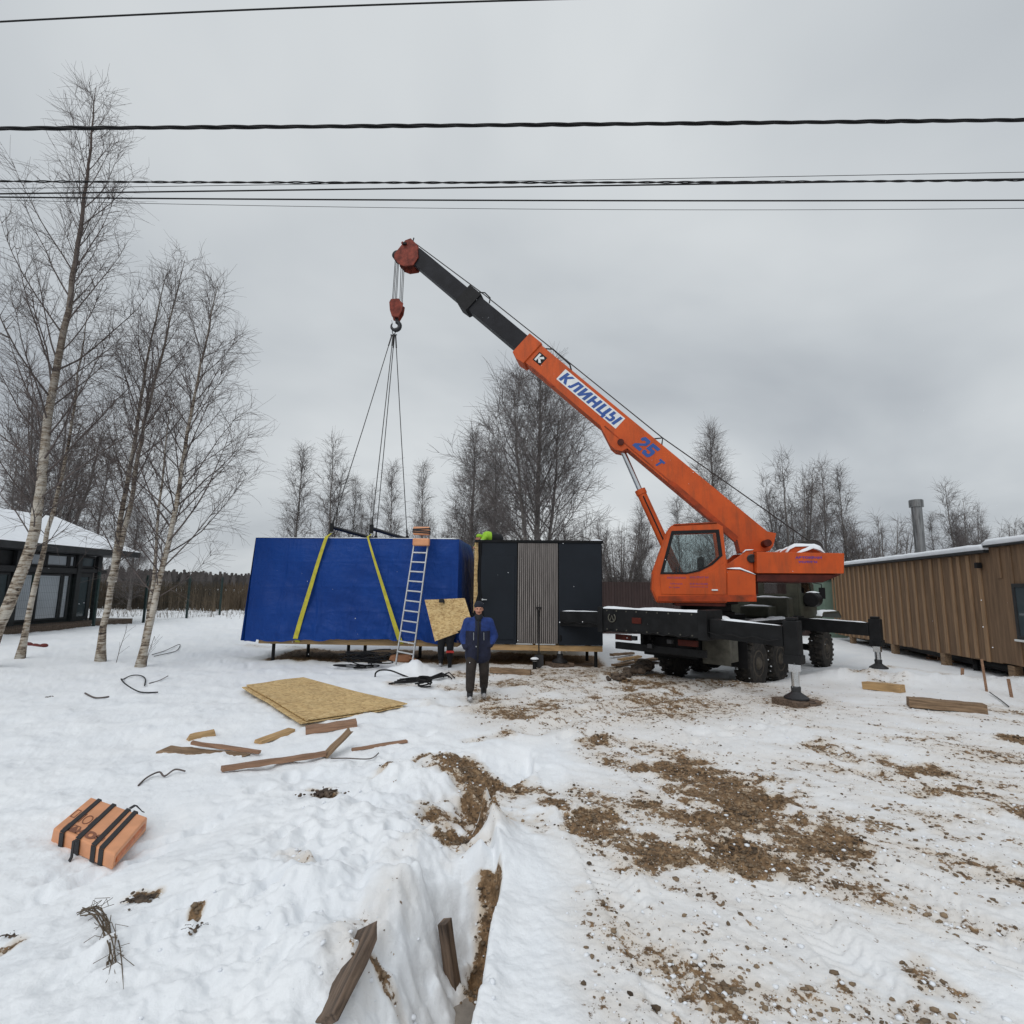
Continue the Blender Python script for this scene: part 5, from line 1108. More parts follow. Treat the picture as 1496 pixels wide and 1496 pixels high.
# dry weed bent over in the near snow
mb = MB(); rr = random.Random(9); p = gz(148, 1375); w0 = p
for k in range(9):
    jit = lambda: rr.uniform(-7, 7)
    q = smooth_line([gz(118 + jit(), 1342 + jit(), .03 + .03 * rr.random()) - w0, gz(140 + jit(), 1350 + jit(), .06) - w0, gz(155 + jit(), 1372 + jit(), .05) - w0, gz(165 + jit(), 1400 + 2 * jit(), .02) - w0, gz(168 + 2 * jit(), 1425 + 3 * jit(), .0) - w0], 4); mb.tube(q, [.0035] * (len(q) - 4) + [.003, .0025, .002, .001], 5)
    for j in range(4): a_ = q[rr.randint(2, len(q) - 3)]; mb.tube([a_, a_ + Vector((rr.uniform(-.05, .05), rr.uniform(-.03, .05), rr.uniform(.01, .04))), a_ + Vector((rr.uniform(-.09, .09), rr.uniform(-.06, .08), rr.uniform(-.02, .03)))], .0018, 4)
o = mb.build('dry_weed', M['dry_stem'], None); o.location = p; setp(o, 'dry brown weed bowed over in the lower left snow', 'weed')
# cable coil
p = gz(537, 975); ccx = thing('cable_coil', 'heap of coiled black cable in front of the blue module', 'cable', p); mb = MB(); rr = random.Random(3)
for k in range(22):
    r = rr.uniform(.18, .42); cx_, cy_ = rr.gauss(0, .16), rr.gauss(0, .12); ph = rr.uniform(0, 6); tl = rr.uniform(-.25, .25); h = rr.uniform(.02, .34)
    mb.tube([Vector((cx_ + r * math.cos(a + ph) * 1.25, cy_ + r * math.sin(a + ph) * .8, h + tl * .4 * math.cos(a) + .02)) for a in [i * .42 for i in range(rr.randint(10, 16))]], .014, 6)
mb.build('loop', M['black'], ccx, smooth=True)
curve_thing('bent_pipe', 'thin black pipe arched over the small snow heap', 'pipe', [at(x, y, 12.35 - .01 * i) for i, (x, y) in enumerate([(548, 989), (549, 983), (556, 979), (570, 979.5), (585, 985), (599, 991), (601, 997)])], .018, M['black'])
p = gz(613, 995); t = thing('hose_bundle', 'flattened black hoses lying right below the arched pipe', 'hose', p); mb = MB(); rr = random.Random(14)
for k in range(6): mb.tube([gz(568 + 4 * k, 999 - k * .6, .02 + .01 * k) - p, gz(600, 997 - k, .03) - p, gz(630, 996 - k, .03) - p, gz(656 - 2 * k, 990 + rr.uniform(-3, 3), .07) - p, gz(664 - 4 * k, 993, .03) - p], .016, 6)
mb.build('hose', M['black'], t, smooth=True)
p = gz(620, 987); t = thing('cable_knot', 'small black knot of cable on the right flank of the snow heap', 'cable', p); mb = MB()
for k in range(7): mb.tube([Vector((.14 * math.cos(a) + rr.gauss(0, .03), .10 * math.sin(a), .05 + .02 * k + .03 * math.sin(a + k))) for a in [i * .5 + k for i in range(12)]], .016, 6)
mb.build('loop', M['black'], t, smooth=True)
p = gz(583, 965); t = thing('cardboard_bag', 'brown paper bag slumped at the foot of the ladder', 'bag', p, .15); mb = MB(); mb.box(-.28, .30, -.12, .14, -.03, .20, lambda x, y, z: (x + .05 * math.sin(z * 9), y + .03 * math.sin(x * 9), z * (1 + .25 * x))); mb.build('paper', M['cardboard'], t, bevel=.05)
board('orange_board', 'narrow orange-brown board lying on the snow heap beside the ladder foot', 'board', gz(600, 968, .14), gz(615, 976, .08), .12, .02, M['cardboard'], 31)
# black capped post, shovel, red tool
p = gz(781, 977); t = thing('bollard_pipe', 'stubby black capped pipe with snow on top before the dark module', 'pipe', p); mb = MB(); mb.lathe([(.05, -.1), (.05, .20), (.11, .205), (.11, .24)], (0, 0, 0), (0, 0, 1), 18); mb.build('pipe', M['black'], t, angle=.5); mb = MB(); mb.ball((0, 0, .235), .11, 14, 0, (1, 1, .5)); mb.build('snow_cover', M['snow'], t, smooth=True)
x_, z_ = mxy(787, 893); sp_ = tomod(x_, -.10, 0); t = thing('shovel', 'black shovel leaning against the slatted panel of the dark module', 'shovel', (sp_.x, sp_.y - .25, 0)); mb = MB(); hzz = hz(sp_.x, sp_.y - .25)
mb.tube([(0, 0, hzz + .3), (0, .25, z_)], .018, 8); mb.build('shaft', M['black'], t)
mb = MB(); mb.tube([(-.06, .26, z_ + .10), (.06, .26, z_ + .10)], .016, 8); mb.tube([(-.06, .26, z_ + .10), (0, .25, z_)], .014, 8); mb.tube([(.06, .26, z_ + .10), (0, .25, z_)], .014, 8); mb.build('grip', M['black'], t)
mb = MB(); mb.prism([(-.11, hzz + .34), (-.12, hzz + .08), (0, hzz - .02), (.12, hzz + .08), (.11, hzz + .34)], -.03, -.02); mb.build('blade', M['metal_dark'], t)
p = gz(657, 975); t = thing('red_tool', 'red topped tool standing beside the legs of the sheet carrier', 'tool', p); mb = MB(); mb.tube([(0, 0, -.02), (.0, 0, .36)], .05, 10); mb.build('body', M['black'], t); mb = MB(); mb.box(-.10, .10, -.03, .03, .36, .42); mb.build('handle', M['red_plastic'], t, bevel=.012)
p = gz(48, 943); mb = MB(); rr = random.Random(4)
for k in range(14): mb.ball((-.30 + .048 * k, rr.gauss(0, .05), .0 + .03 * math.sin(k * .5)), rr.uniform(.05, .10), 10, 0, (1.3, 1, .7))
o = mb.build('red_sack', M['red_cloth'], None, smooth=True); o.location = p; setp(o, 'dull red sack half buried in snow near the left birches', 'sack')

# ------------------------------------------------------------------ particle boards
def quad_sheet(name, label, pts, th, group=None, sag=.0):
    p0 = sum(pts, Vector()) / 4; mb = MB(); n = 12; vs = []; fs = []
    xa = (pts[1] - pts[0]).normalized(); za = xa.cross(pts[3] - pts[0]).normalized()
    if za.z < 0: za = -za
    for L in (0, 1):
        for j in range(n + 1):
            for i in range(n + 1):
                u, v = i / n, j / n; q = pts[0].lerp(pts[1], u).lerp(pts[3].lerp(pts[2], u), v); q = q - p0 + Vector((0, 0, sag * float(fbm(u * 2, v * 2, 77, 2)))) + za * (th * L); vs.append(q)
    k = (n + 1) ** 2; I = lambda i, j, l: l * k + j * (n + 1) + i
    for j in range(n):
        for i in range(n): fs.append((I(i, j, 1), I(i + 1, j, 1), I(i + 1, j + 1, 1), I(i, j + 1, 1))); fs.append((I(i, j, 0), I(i, j + 1, 0), I(i + 1, j + 1, 0), I(i + 1, j, 0)))
    for i in range(n):
        for (a_, b_) in (((i, 0), (i + 1, 0)), ((i + 1, n), (i, n)), ((0, i + 1), (0, i)), ((n, i), (n, i + 1))): fs.append((I(*a_, 0), I(*b_, 0), I(*b_, 1), I(*a_, 1)))
    mb.add(vs, fs); o = mb.build(name, M['osb'], None); o.location = p0; return setp(o, label, 'board', group)
def lift(v, dz): return v + Vector((0, 0, dz))
Q = [gp(360, 1001, .10), gp(447, 1054, .07), gp(595, 1030, .08), gp(443, 991, .12)]
for i in range(4): Q[i].z = max(Q[i].z, hz(Q[i].x, Q[i].y) + .03)
quad_sheet('particle_board', 'large tan particle board lying flat on the snow', Q, .018, 'particle boards', .03)
Q2 = [lift(q, -.035) + Vector((-.06, -.05, 0)) for q in Q]; quad_sheet('particle_board', 'second particle board peeping out under the left edge of the flat one', Q2, .018, 'particle boards', .03)
YB = 13.4
quad_sheet('particle_board', 'tan particle board held upright and tilted by a worker', [at(620.5, 876.5, YB + .1), at(635.5, 937, YB - .1), at(692, 916, YB - .05), at(679, 874, YB + .1)], .018, 'particle boards')
# ------------------------------------------------------------------ people
def blob(name, prims, voxel, mats, parent, smooth=3, matfn=None):
    mb = MB()
    for p in prims:
        if p[0] == 'c':
            a, ra, b, rb = Vector(p[1]), p[2], Vector(p[3]), p[4]; mb.tube([a, a.lerp(b, .5), b], [ra, (ra + rb) / 2, rb], 14); mb.ball(a, ra, 14); mb.ball(b, rb, 14)
        else: mb.ball(p[1], 1.0, 18, 0, p[2], Matrix.Rotation(p[3], 3, 'Y') if len(p) > 3 else None)
    o = mb.build(name, mats, parent, fix=False)
    r = o.modifiers.new('r', 'REMESH'); r.mode = 'VOXEL'; r.voxel_size = voxel
    s = o.modifiers.new('s', 'SMOOTH'); s.iterations = smooth; s.factor = .5
    dg = bpy.context.evaluated_depsgraph_get(); me = bpy.data.meshes.new_from_object(o.evaluated_get(dg)); o.modifiers.clear()
    old = o.data; o.data = me; bpy.data.meshes.remove(old); me.name = name
    me.materials.clear()
    for m in (mats if isinstance(mats, (list, tuple)) else [mats]): me.materials.append(m)
    me.polygons.foreach_set('use_smooth', [True] * len(me.polygons))
    if matfn:
        for p in me.polygons: p.material_index = matfn(p.center)
    return o
def hand(c, d, side):
    """palm + four curled fingers + thumb, fingers along d"""
    c = Vector(c); d = Vector(d).normalized(); s = Vector((side, 0, 0)); s = (s - d * s.dot(d)).normalized(); n = d.cross(s).normalized(); pr = [('c', c, .034, c + d * .07, .036)]
    for i, L in enumerate((.065, .075, .07, .055)):
        b = c + d * .08 + s * (-.030 + .02 * i); m_ = b + d * L * .55; pr += [('c', b, .0095, m_, .009), ('c', m_, .009, m_ + d * L * .35 + n * L * .3, .0075)]
    tb = c + d * .03 - s * .036; pr += [('c', tb, .012, tb + d * .045 - s * .02, .0095)]
    return pr
def head_prims(c, yaw=0.0):
    c = Vector(c); rz = Matrix.Rotation(yaw, 3, 'Z'); q = lambda x, y, z: c + rz @ Vector((x, y, z))
    return [('e', q(0, .012, .03), (.076, .095, .098)), ('e', q(0, -.015, -.045), (.060, .070, .072)), ('e', q(0, -.055, -.092), (.030, .028, .022)), ('c', q(0, -.092, .0), .010, q(0, -.106, -.032), .016),
            ('e', q(-.035, -.075, -.03), (.024, .018, .02)), ('e', q(.035, -.075, -.03), (.024, .018, .02)), ('c', q(-.04, -.083, .022), .011, q(.04, -.083, .022), .011), ('c', q(-.022, -.085, -.066), .008, q(.022, -.085, -.066), .008),
            ('e', q(-.078, .012, -.012), (.012, .022, .032)), ('e', q(.078, .012, -.012), (.012, .022, .032))], q
def figure(t, J, jacket, trousers, hatm, faceyaw=0.0, jm=None, hands=True, coat=.0, collar=True):
    hp, q = head_prims(J['head'], faceyaw); S = lambda k: Vector(J[k])
    pel = (S('hipL') + S('hipR')) / 2; prims = list(hp) + [('c', J['neck'], .055, Vector(J['head']) + Vector((0, .015, -.06)), .052), ('c', pel, .125, J['chest'], .14), ('c', J['chest'], .13, J['neck'], .06)]
    for sd in 'LR':
        prims += [('c', Vector(J['neck']) + Vector((0, 0, -.08)), .05, S('sh' + sd) + Vector((0, 0, -.02)), .045), ('c', S('sh' + sd), .055, S('el' + sd), .042), ('c', S('el' + sd), .042, S('wr' + sd), .030), ('c', S('hip' + sd), .080, S('kn' + sd), .050), ('c', S('kn' + sd), .050, S('an' + sd), .032),
                  ('c', S('an' + sd) + Vector((0, .02, -.03)), .035, S('an' + sd) + Vector(J.get('toe' + sd, (0, -.14, -.045))), .03)]
        if hands: prims += hand(S('wr' + sd), (S('wr' + sd) - S('el' + sd)), 1 if sd == 'L' else -1)
    blob('body', prims, .011, M['skin'], t, 2)
    # eyes and brows
    mb = MB()
    for x in (-.031, .031): mb.ball(q(x, -.083, .006), .0095, 8)
    mb.build('eye', M['black'], t, smooth=True, fix=False)
    mb = MB(); mb.tube([q(-.024, -.0965, -.064), q(0, -.101, -.066), q(.024, -.0965, -.064)], .0045, 6); mb.build('mouth', M['dark_red'], t, smooth=True)
    # jacket
    up = lambda a: Vector(a) + Vector((0, 0, .0)); hem = J.get('hem', (pel + Vector((0, 0, -.16))))
    pj = [('c', J['chest'], .185, Vector(J['neck']) + Vector((0, .02, -.06)), .115), ('c', pel + Vector((0, 0, .02)), .185, J['chest'], .19)]
    for x in (-.085, .085): pj += [('c', Vector(hem) + Vector((x, 0, .06)), .165, Vector(J['chest']) + Vector((x * .8, 0, .0)), .155)]
    for sd in 'LR': pj += [('c', Vector(J['neck']) + Vector((0, .01, -.07)), .09, S('sh' + sd), .088), ('c', S('sh' + sd), .088, S('el' + sd), .076), ('c', S('el' + sd), .076, S('wr' + sd), .058)]
    if collar: pj += [('e', Vector(J['neck']) + Vector((0, .015, .02)), (.095, .095, .05))]
    blob('jacket', pj, .016, jacket, t, 4, jm)
    pt_ = []
    for sd in 'LR': pt_ += [('c', S('hip' + sd) + Vector((0, 0, .03)), .12, S('kn' + sd), .095), ('c', S('kn' + sd), .095, S('an' + sd) + Vector((0, 0, .11)), .080)]
    pt_ += [('c', S('hipL'), .115, S('hipR'), .115)]; blob('trousers', pt_, .015, trousers, t, 3)
    for sd in 'LR':
        a = S('an' + sd); to = Vector(J.get('toe' + sd, (0, -.14, -.045))); o = blob('boot', [('c', a + (S('kn' + sd) - a) * .5, .062, a + Vector((0, .015, -.01)), .058), ('c', a + Vector((0, .04, -.045)), .042, a + to, .043)], .012, [M['boot'], M['sole']], t, 3, (lambda c, a=a, to=to: 1 if (c - (a + to)).length < .05 else 0))
    hc = q(0, .012, .075); blob('hat', [('e', hc, (.092, .108, .075)), ('e', q(0, .014, .052), (.095, .112, .042))], .010, hatm, t, 2)
    return q
mp = gz(696, 1021); t = thing('person', 'man in blue and navy work jacket walking towards the viewer, hands in pockets', 'person', mp, .10)
J = dict(head=(.01, -.01, 1.645), neck=(.01, .02, 1.47), chest=(.01, .01, 1.27), hipL=(.11, .02, .90), hipR=(-.09, 0, .90), shL=(.215, .02, 1.40), shR=(-.195, .02, 1.40), elL=(.325, .08, 1.13), elR=(-.285, .03, 1.11), wrL=(.24, -.08, .98), wrR=(-.225, -.10, .94),
         knL=(.135, .0, .48), knR=(-.12, -.11, .49), anL=(.14, .12, .09), anR=(-.13, -.17, .09), hem=(.01, .0, .72))
def jm(c):
    if c.z > 1.235 + .02 * abs(c.x) and not (abs(c.x) < .06 and c.y < 0): return 1
    if abs(c.x) > .235 and c.z > 1.0: return 1
    return 0
q = figure(t, J, [M['navy_cloth'], M['blue_cloth']], M['brown_cloth'], M['hat_cloth'], .0, jm, hands=False)
mb = MB()
for x in (-.085, .105): mb.tube([(x, -.215, 1.22), (x + .003, -.222, 1.08)], .006, 6)
mb.build('zip', M['galv'], t); mb = MB(); mb.tube([(.0, -.15, 1.42), (.0, -.205, 1.25), (.0, -.22, .98), (.0, -.20, .70)], .016, 8); mb.build('placket', M['black_cloth'], t, smooth=True)
mb = MB(); mb.ball((-.03, -.205, .96), .014, 8); mb.build('button', M['galv'], t)
blob('scarf', [('e', (.01, -.02, 1.50), (.085, .085, .06)), ('e', (.01, -.075, 1.46), (.05, .045, .07))], .012, M['black_cloth'], t, 2)
# worker carrying the board (mostly hidden behind it)
pp = gz(649, 974); t = thing('person', 'worker in black hidden behind the upright particle board, only legs and glove showing', 'person', pp)
pp = t.location.copy(); loc = lambda v: v - pp
gl = loc(at(645, 878, YB)); g2 = loc(at(672, 920, YB - .12))
J = dict(head=(.10, .06, 1.33), neck=(.10, .13, 1.22), chest=(.06, .17, 1.05), hipL=(.11, .18, .84), hipR=(-.09, .18, .84), shL=(.26, .12, 1.17), shR=(-.08, .10, 1.19), elL=(.34, .10, .92), elR=(-.10, .12, 1.12), wrL=tuple(g2 + Vector((0, .16, .03))), wrR=tuple(gl + Vector((0, .16, -.10))),
         knL=(.13, .08, .48), knR=(-.11, .10, .48), anL=(.12, .16, .09), anR=(-.11, .14, .09), hem=(.02, .18, .74))
figure(t, J, [M['black_cloth']], M['black_cloth'], M['hat_cloth'], 0, None, hands=False)
mbp = [('c', tuple(gl + Vector((0, .12, -.02))), .04, tuple(gl + Vector((0, .05, .02))), .042)] + [x for i in range(4) for x in (('c', tuple(gl + Vector((-.045 + .03 * i, .05, .03))), .017, tuple(gl + Vector((-.045 + .03 * i, -.03, .03))), .016), ('c', tuple(gl + Vector((-.045 + .03 * i, -.03, .03))), .016, tuple(gl + Vector((-.045 + .03 * i, -.045, -.03))), .014))] + [('c', tuple(gl + Vector((.05, .06, .01))), .017, tuple(gl + Vector((.06, .045, -.05))), .015)]
blob('glove', mbp, .008, M['black_cloth'], t, 2)
mbp = [('c', tuple(g2 + Vector((.0, .12, -.02))), .04, tuple(g2 + Vector((0, .05, -.05))), .04)] + [('c', tuple(g2 + Vector((-.045 + .03 * i, .05, -.05))), .016, tuple(g2 + Vector((-.045 + .03 * i, -.02, -.03))), .014) for i in range(4)] + [('c', tuple(g2 + Vector((.05, .06, -.03))), .017, tuple(g2 + Vector((.06, .045, .03))), .014)]
blob('glove', mbp, .008, M['black_cloth'], t, 2)
# worker bending on the roof
rw = at(718, 787, 17.5); t = thing('person', 'worker in yellow-green vest bent low on the roof of the dark module', 'person', (rw.x, rw.y, ZT + .02), -1.35)
J = dict(head=(0, -.42, .30), neck=(0, -.28, .34), chest=(0, -.14, .36), hipL=(.10, .22, .28), hipR=(-.10, .22, .28), shL=(.19, -.24, .32), shR=(-.19, -.24, .32), elL=(.23, -.38, .14), elR=(-.23, -.38, .14), wrL=(.14, -.50, .05), wrR=(-.14, -.50, .05),
         knL=(.14, -.04, .10), knR=(-.14, -.04, .10), anL=(.12, .44, .08), anR=(-.12, .44, .08), toeL=(0, .12, -.02), toeR=(0, .12, -.02), hem=(0, .22, .24))
figure(t, J, [M['black_cloth'], M['hivis']], M['black_cloth'], M['hivis'], 0, lambda c: 1 if c.y < -.02 else 0, hands=True, collar=False)

# ------------------------------------------------------------------ house on the left
hs = thing('glazed_house', 'low black-framed glass house under a snowy hipped roof', 'house', (-17.5, 16, 0)); hl_ = lambda x, y, z: (x + 17.5, y - 16, z)
XW, Y0h, Y1h = -17.5, 8.5, 22.7; zf, ze = .62, 3.14
mb = MB(); mb.box(XW - 7, XW - .08, Y0h, Y1h - .1, zf - .25, ze - .02, hl_); mb.build('wall', M['house_black'], hs)
mb = MB(); mb.box(XW - 8.0, XW + .9, Y0h - 1, Y1h + 1.2, zf - .45, zf - .12, hl_); mb.build('floor_deck', M['dark_timber'], hs, bevel=.01)
mb = MB(); e0, e1 = ze, ze + .24; ox, oy = XW + 1.02, Y1h + 1.1
mb.box(XW - 8.2, ox, Y0h - 1.1, oy, e0, e1, hl_); rf = mb.build('roof', M['house_black'], hs, bevel=.01)
def hip(zb, zr, ins, mbx):
    xr, y1 = XW - 2.1, oy - 1.0; A = [hl_(XW - 8.2 + ins, Y0h - 1.1, zb), hl_(ox - ins, Y0h - 1.1, zb), hl_(ox - ins, oy - ins, zb), hl_(XW - 8.2 + ins, oy - ins, zb)]
    rid = [hl_(xr, Y0h - 1.1, zr), hl_(xr, y1, zr)]; n = 24
    mbx.add(A + rid, [(0, 1, 5 - 1), (1, 2, 5, 4), (2, 3, 5), (3, 0, 4, 5), (0, 3, 2, 1)])
mb = MB(); hip(e1 + .005, 4.82, .02, mb); mb.build('snow_cover', M['snow'], rf)
mb = MB(); mb.box(XW - 1.5, XW - 1.2, 18.1, 18.4, 3.9, 4.85, hl_); mb.build('vent_pipe', M['house_black'], rf, bevel=.02)
def pan(y0, y1, z0, z1, m, name='window', fr=.07):
    mb = MB(); mb.box(XW - .06, XW + .02, y0, y0 + fr, z0, z1, hl_); mb.box(XW - .06, XW + .02, y1 - fr, y1, z0, z1, hl_); mb.box(XW - .06, XW + .02, y0 + fr, y1 - fr, z0, z0 + fr, hl_); mb.box(XW - .06, XW + .02, y0 + fr, y1 - fr, z1 - fr, z1, hl_); f = mb.build(name, M['house_black'], hs, bevel=.006)
    mb = MB(); mb.box(XW - .05, XW - .03, y0 + fr, y1 - fr, z0 + fr, z1 - fr, hl_); mb.build('pane', m, f)
def ywall(px): return XW / ((px - 748) / 780)
yb = [ywall(p) for p in (-60, 0, 28, 64, 100, 114)]
pan(10.5, 14.2, zf, 2.35, M['pane']); pan(14.3, ywall(22), zf, 2.35, M['pane'])
for a_, b_ in ((ywall(26), ywall(62)), (ywall(63), ywall(98)), (ywall(98.5), ywall(110))): pan(a_, b_, zf, 2.35, M['pane_sky_blind'])
for a_, b_ in ((ywall(48), ywall(71)), (ywall(71.5), ywall(104)), (ywall(104.5), ywall(114))): pan(a_, b_, 2.62, ze - .03, M['pane_sky_blind'])
pan(ywall(118), ywall(141), zf - .1, 2.42, M['pane'], 'door', .16); pan(ywall(119), ywall(143), 2.62, ze - .05, M['pane'])
mb = MB()
for y in (ywall(24), ywall(114.5), ywall(144)): mb.box(XW - .02, XW + .12, y, y + .22, zf - .2, ze - .005, hl_)
mb.box(XW - .02, XW + .10, Y0h, ywall(114.3), 2.38, 2.60, hl_); mb.box(XW - .02, XW + .10, ywall(114.5) + .23, ywall(144) - .01, 2.44, 2.60, hl_); mb.box(XW - .02, XW + .10, ywall(144) + .23, ywall(158), 2.40, 2.56, hl_); mb.build('frame_post', M['house_black'], hs, bevel=.01)

# ------------------------------------------------------------------ green mesh fence
fx = -16.3
fe = thing('mesh_fence', 'dark green wire mesh fence on posts between the glass house and the snowy lot', 'fence', (fx, 18, 0))
fy = [15.6] + [fx * 780 / (p - 748) for p in (57, 151, 222, 283, 330)]; xx = fx
for y in fy:
    g = hz(xx, y); mb = MB(); mb.box(xx - .045 - fx, xx + .045 - fx, y - .04 - 18, y + .04 - 18, g - .1, g + 2.0 * (1.0 if y < 20 else 1.05)); mb.build('post', M['green_post'], fe, bevel=.008)
mb = MB(); g = .32
for y0, y1 in zip(fy[:-1], fy[1:]):
    n = int((y1 - y0) / .07)
    for i in range(n): y = y0 + (y1 - y0) * i / n; mb.box(-.0015, .0015, y - 18 - .0015, y - 18 + .0015, g, g + 1.9)
    for z in [g + .05 + .26 * k for k in range(8)]: mb.box(-.002, .002, y0 - 18, y1 - 18, z - .002, z + .002)
mb.build('wire_mesh', M['green_post'], fe, fix=False)
# brown sheet fence behind the crane
bf = thing('sheet_fence', 'dark brown profiled sheet fence behind the crane', 'fence', (4.0, 25, 0))
mb = MB(); prof = []
x = -.5
while x < 15: prof += [(x, 0), (x + .10, 0), (x + .13, .035), (x + .23, .035)]; x += .26
n = len(prof); vs = [(a, -b, z) for z in (0.0, 2.36) for a, b in prof]; mb.add(vs, [(i, i + 1, n + i + 1, n + i) for i in range(n - 1)]); o = mb.build('panel', M['brown_sheet'], bf, fix=False); s_ = o.modifiers.new('solid', 'SOLIDIFY'); s_.thickness = .004
for k in range(6): mb = MB(); mb.box(-.4 + k * 3, -.34 + k * 3, .02, .08, -.1, 2.3); mb.build('post', M['brown_sheet'], bf)
# ------------------------------------------------------------------ timber barn on the right
A_, B_ = Vector((11.55, 12.3, 0)), Vector((14.0, 23.3, 0)); e1 = (B_ - A_).normalized(); e2 = Vector((e1.y, -e1.x, 0)); LB = (B_ - A_).length
barn = thing('timber_barn', 'long brown board and batten building on stilts with snow on its low roof', 'building', A_, math.atan2(e1.y, e1.x))
def bl(px, py):
    d = ray(px, py); t = (A_ - CAMP).dot(e2) / d.dot(e2); q = CAMP + d * t; return (q - A_).dot(e1), q.z
xs = bl(1455, 880)[0]; zt_ = 3.03
# local: x along e1 (away), y to the left of e1 = towards the viewer side is +y
zbf = lambda x: .40 - .18 * x / LB
mb = MB(); 
mb.hexa([(xs, -5, zbf(xs)), (LB, -5, zbf(LB)), (LB, 0, zbf(LB)), (xs, 0, zbf(xs)), (xs, -5, zt_), (LB, -5, zt_), (LB, 0, zt_), (xs, 0, zt_)])
mb.hexa([(xs - 6, -5, .42), (xs - .002, -5, .42), (xs - .002, .03, .42), (xs - 6, .03, .42), (xs - 6, -5, zt_ + .12), (xs - .002, -5, zt_ + .12), (xs - .002, .03, zt_ + .12), (xs - 6, .03, zt_ + .12)])
mb.build('wall', M['barn_board'], barn)
bpx = [1219, 1223, 1228, 1233, 1239, 1245, 1252, 1259, 1266, 1273, 1281, 1289, 1298, 1307, 1317, 1328, 1340, 1352, 1366, 1380, 1396, 1408, 1422, 1438]
mb = MB(); rr = random.Random(12)
for px in bpx:
    x = bl(px, 870)[0]; w_ = .13; mb.box(x, x + w_, .001, .032, zbf(x) - .01 + rr.uniform(0, .05), zt_ - .02, None)
mb.build('batten', M['barn_batten'], barn, bevel=.004)
mb = MB()
for px in (1470, 1487): x = bl(px, 870)[0]; mb.box(x, x + .15, .031, .055, .42 if px > 1480 else 2.4, zt_ + .10)
mb.build('batten', M['barn_board'], barn, bevel=.004)
mb = MB(); mb.box(xs, LB + .3, -5.2, .16, zt_, zt_ + .07); mb.box(xs - 6, xs - .01, -5.2, .16, zt_ + .12, zt_ + .17); br_ = mb.build('roof', M['house_black'], barn, bevel=.008)
mb = MB()
def roofsnow(x0, x1, z):
    n = int((x1 - x0) / .12); b = len(mb.v)
    for i in range(n + 1):
        x = x0 + (x1 - x0) * i / n; k = .02 * float(fbm(x * 1.7, 3.1, 83, 3)); e = .6 if i in (0, n) else 1
        for (y, zz) in ((.15 + k, 0), (.17 + k, .07 * e), (.12 + k, .14 * e + k), (-.3, .16 * e), (-5.1, .16 * e), (-5.1, 0)): mb.v.append((x, y, z + zz))
    for i in range(n):
        for j in range(5): mb.f.append((b + i * 6 + j, b + i * 6 + j + 1, b + i * 6 + 7 + j, b + i * 6 + 6 + j)); mb.m.append(0)
    mb.f.append(tuple(b + j for j in range(6))); mb.m.append(0); mb.f.append(tuple(b + n * 6 + j for j in range(6))); mb.m.append(0)
roofsnow(xs + .01, LB + .3, zt_ + .072); roofsnow(xs - 6, xs + .02, zt_ + .172); mb.build('snow_cover', M['snow'], br_, smooth=True, angle=.8)
cbp = at(1345, 806, 18.5); cb0 = cbp - A_; cl = Vector((cb0.dot(e1), -abs(cb0.dot(e2)), 0)); zc1 = at(1327, 731, 18.5).z
mb = MB(); mb.lathe([(.16, zt_), (.16, zc1 - .25), (.215, zc1 - .24), (.215, zc1), (.19, zc1 + .02)], (cl.x, cl.y, 0), (0, 0, 1), 24); mb.lathe([(.166, zt_ + .5), (.166, zt_ + .54)], (cl.x, cl.y, 0), (0, 0, 1), 24); mb.lathe([(.166, zt_ + 1.3), (.166, zt_ + 1.34)], (cl.x, cl.y, 0), (0, 0, 1), 24)
mb.build('chimney', mat('weathered_steel_flue', (.20, .20, .20), .38, .85, .35, 3, (6, 6, .6)), br_, angle=.5)
wx0, wz0 = bl(1481, 845); wx1 = wx0 - 1.6
mb = MB(); mb.box(wx1, wx0, .032, .07, 1.02, 1.10); mb.box(wx1, wx0, .032, .07, 2.19, 2.27); mb.box(wx0 - .08, wx0, .032, .07, 1.101, 2.189); mb.box(wx1, wx1 + .08, .032, .07, 1.101, 2.189); wn = mb.build('window', M['house_black'], barn, bevel=.006)
mb = MB(); mb.box(wx1 + .08, wx0 - .08, .033, .045, 1.10, 2.19); mb.build('pane', M['pane'], wn)
mb = MB(); mb.box(wx1, wx0 + .02, .032, .12, .975, 1.018); mb.build('sill', M['white_paint'], wn, bevel=.006)
lx0, lz0 = bl(1435, 826); mb = MB(); mb.prism([(lx0 - .06, lz0 - .07), (lx0 + .06, lz0 - .07), (lx0 + .05, lz0 + .07), (lx0 - .05, lz0 + .07)], .034, .15); mb.build('wall_lamp', M['black'], barn, bevel=.01)
mb = MB()
for px in (1244, 1304, 1376, 1474, 1560): x = bl(px, 940)[0]; mb.box(x - .11, x + .11, -.16, .02, -.3, zbf(min(max(x, xs), LB)) - .003)
for px in (1244, 1304, 1376, 1474): x = bl(px, 940)[0]; mb.box(x - .11, x + .11, -4.5, -4.3, -.3, .3)
mb.build('stilt', M['old_timber'], barn, bevel=.012)
mb = MB(); mb.box(xs - 6, LB, -.4, -.3, .15, .38); mb.tube([(bl(1410, 940)[0], -.2, .4), (bl(1410, 940)[0], -.2, -.2)], .07, 12); mb.tube([(xs + .3, -.6, .18), (xs + 4.5, -.6, .2)], .06, 12); mb.build('drain_pipe', M['black'], barn, angle=.6)
mb = MB(); mb.box(xs - 6, LB, -4.9, -1.6, -.2, .1, None); o = mb.build('earth_bank', M['dark_mud'], barn)
tob = lambda x, y, z: A_ + e1 * x - e2 * y + Vector((0, 0, z))
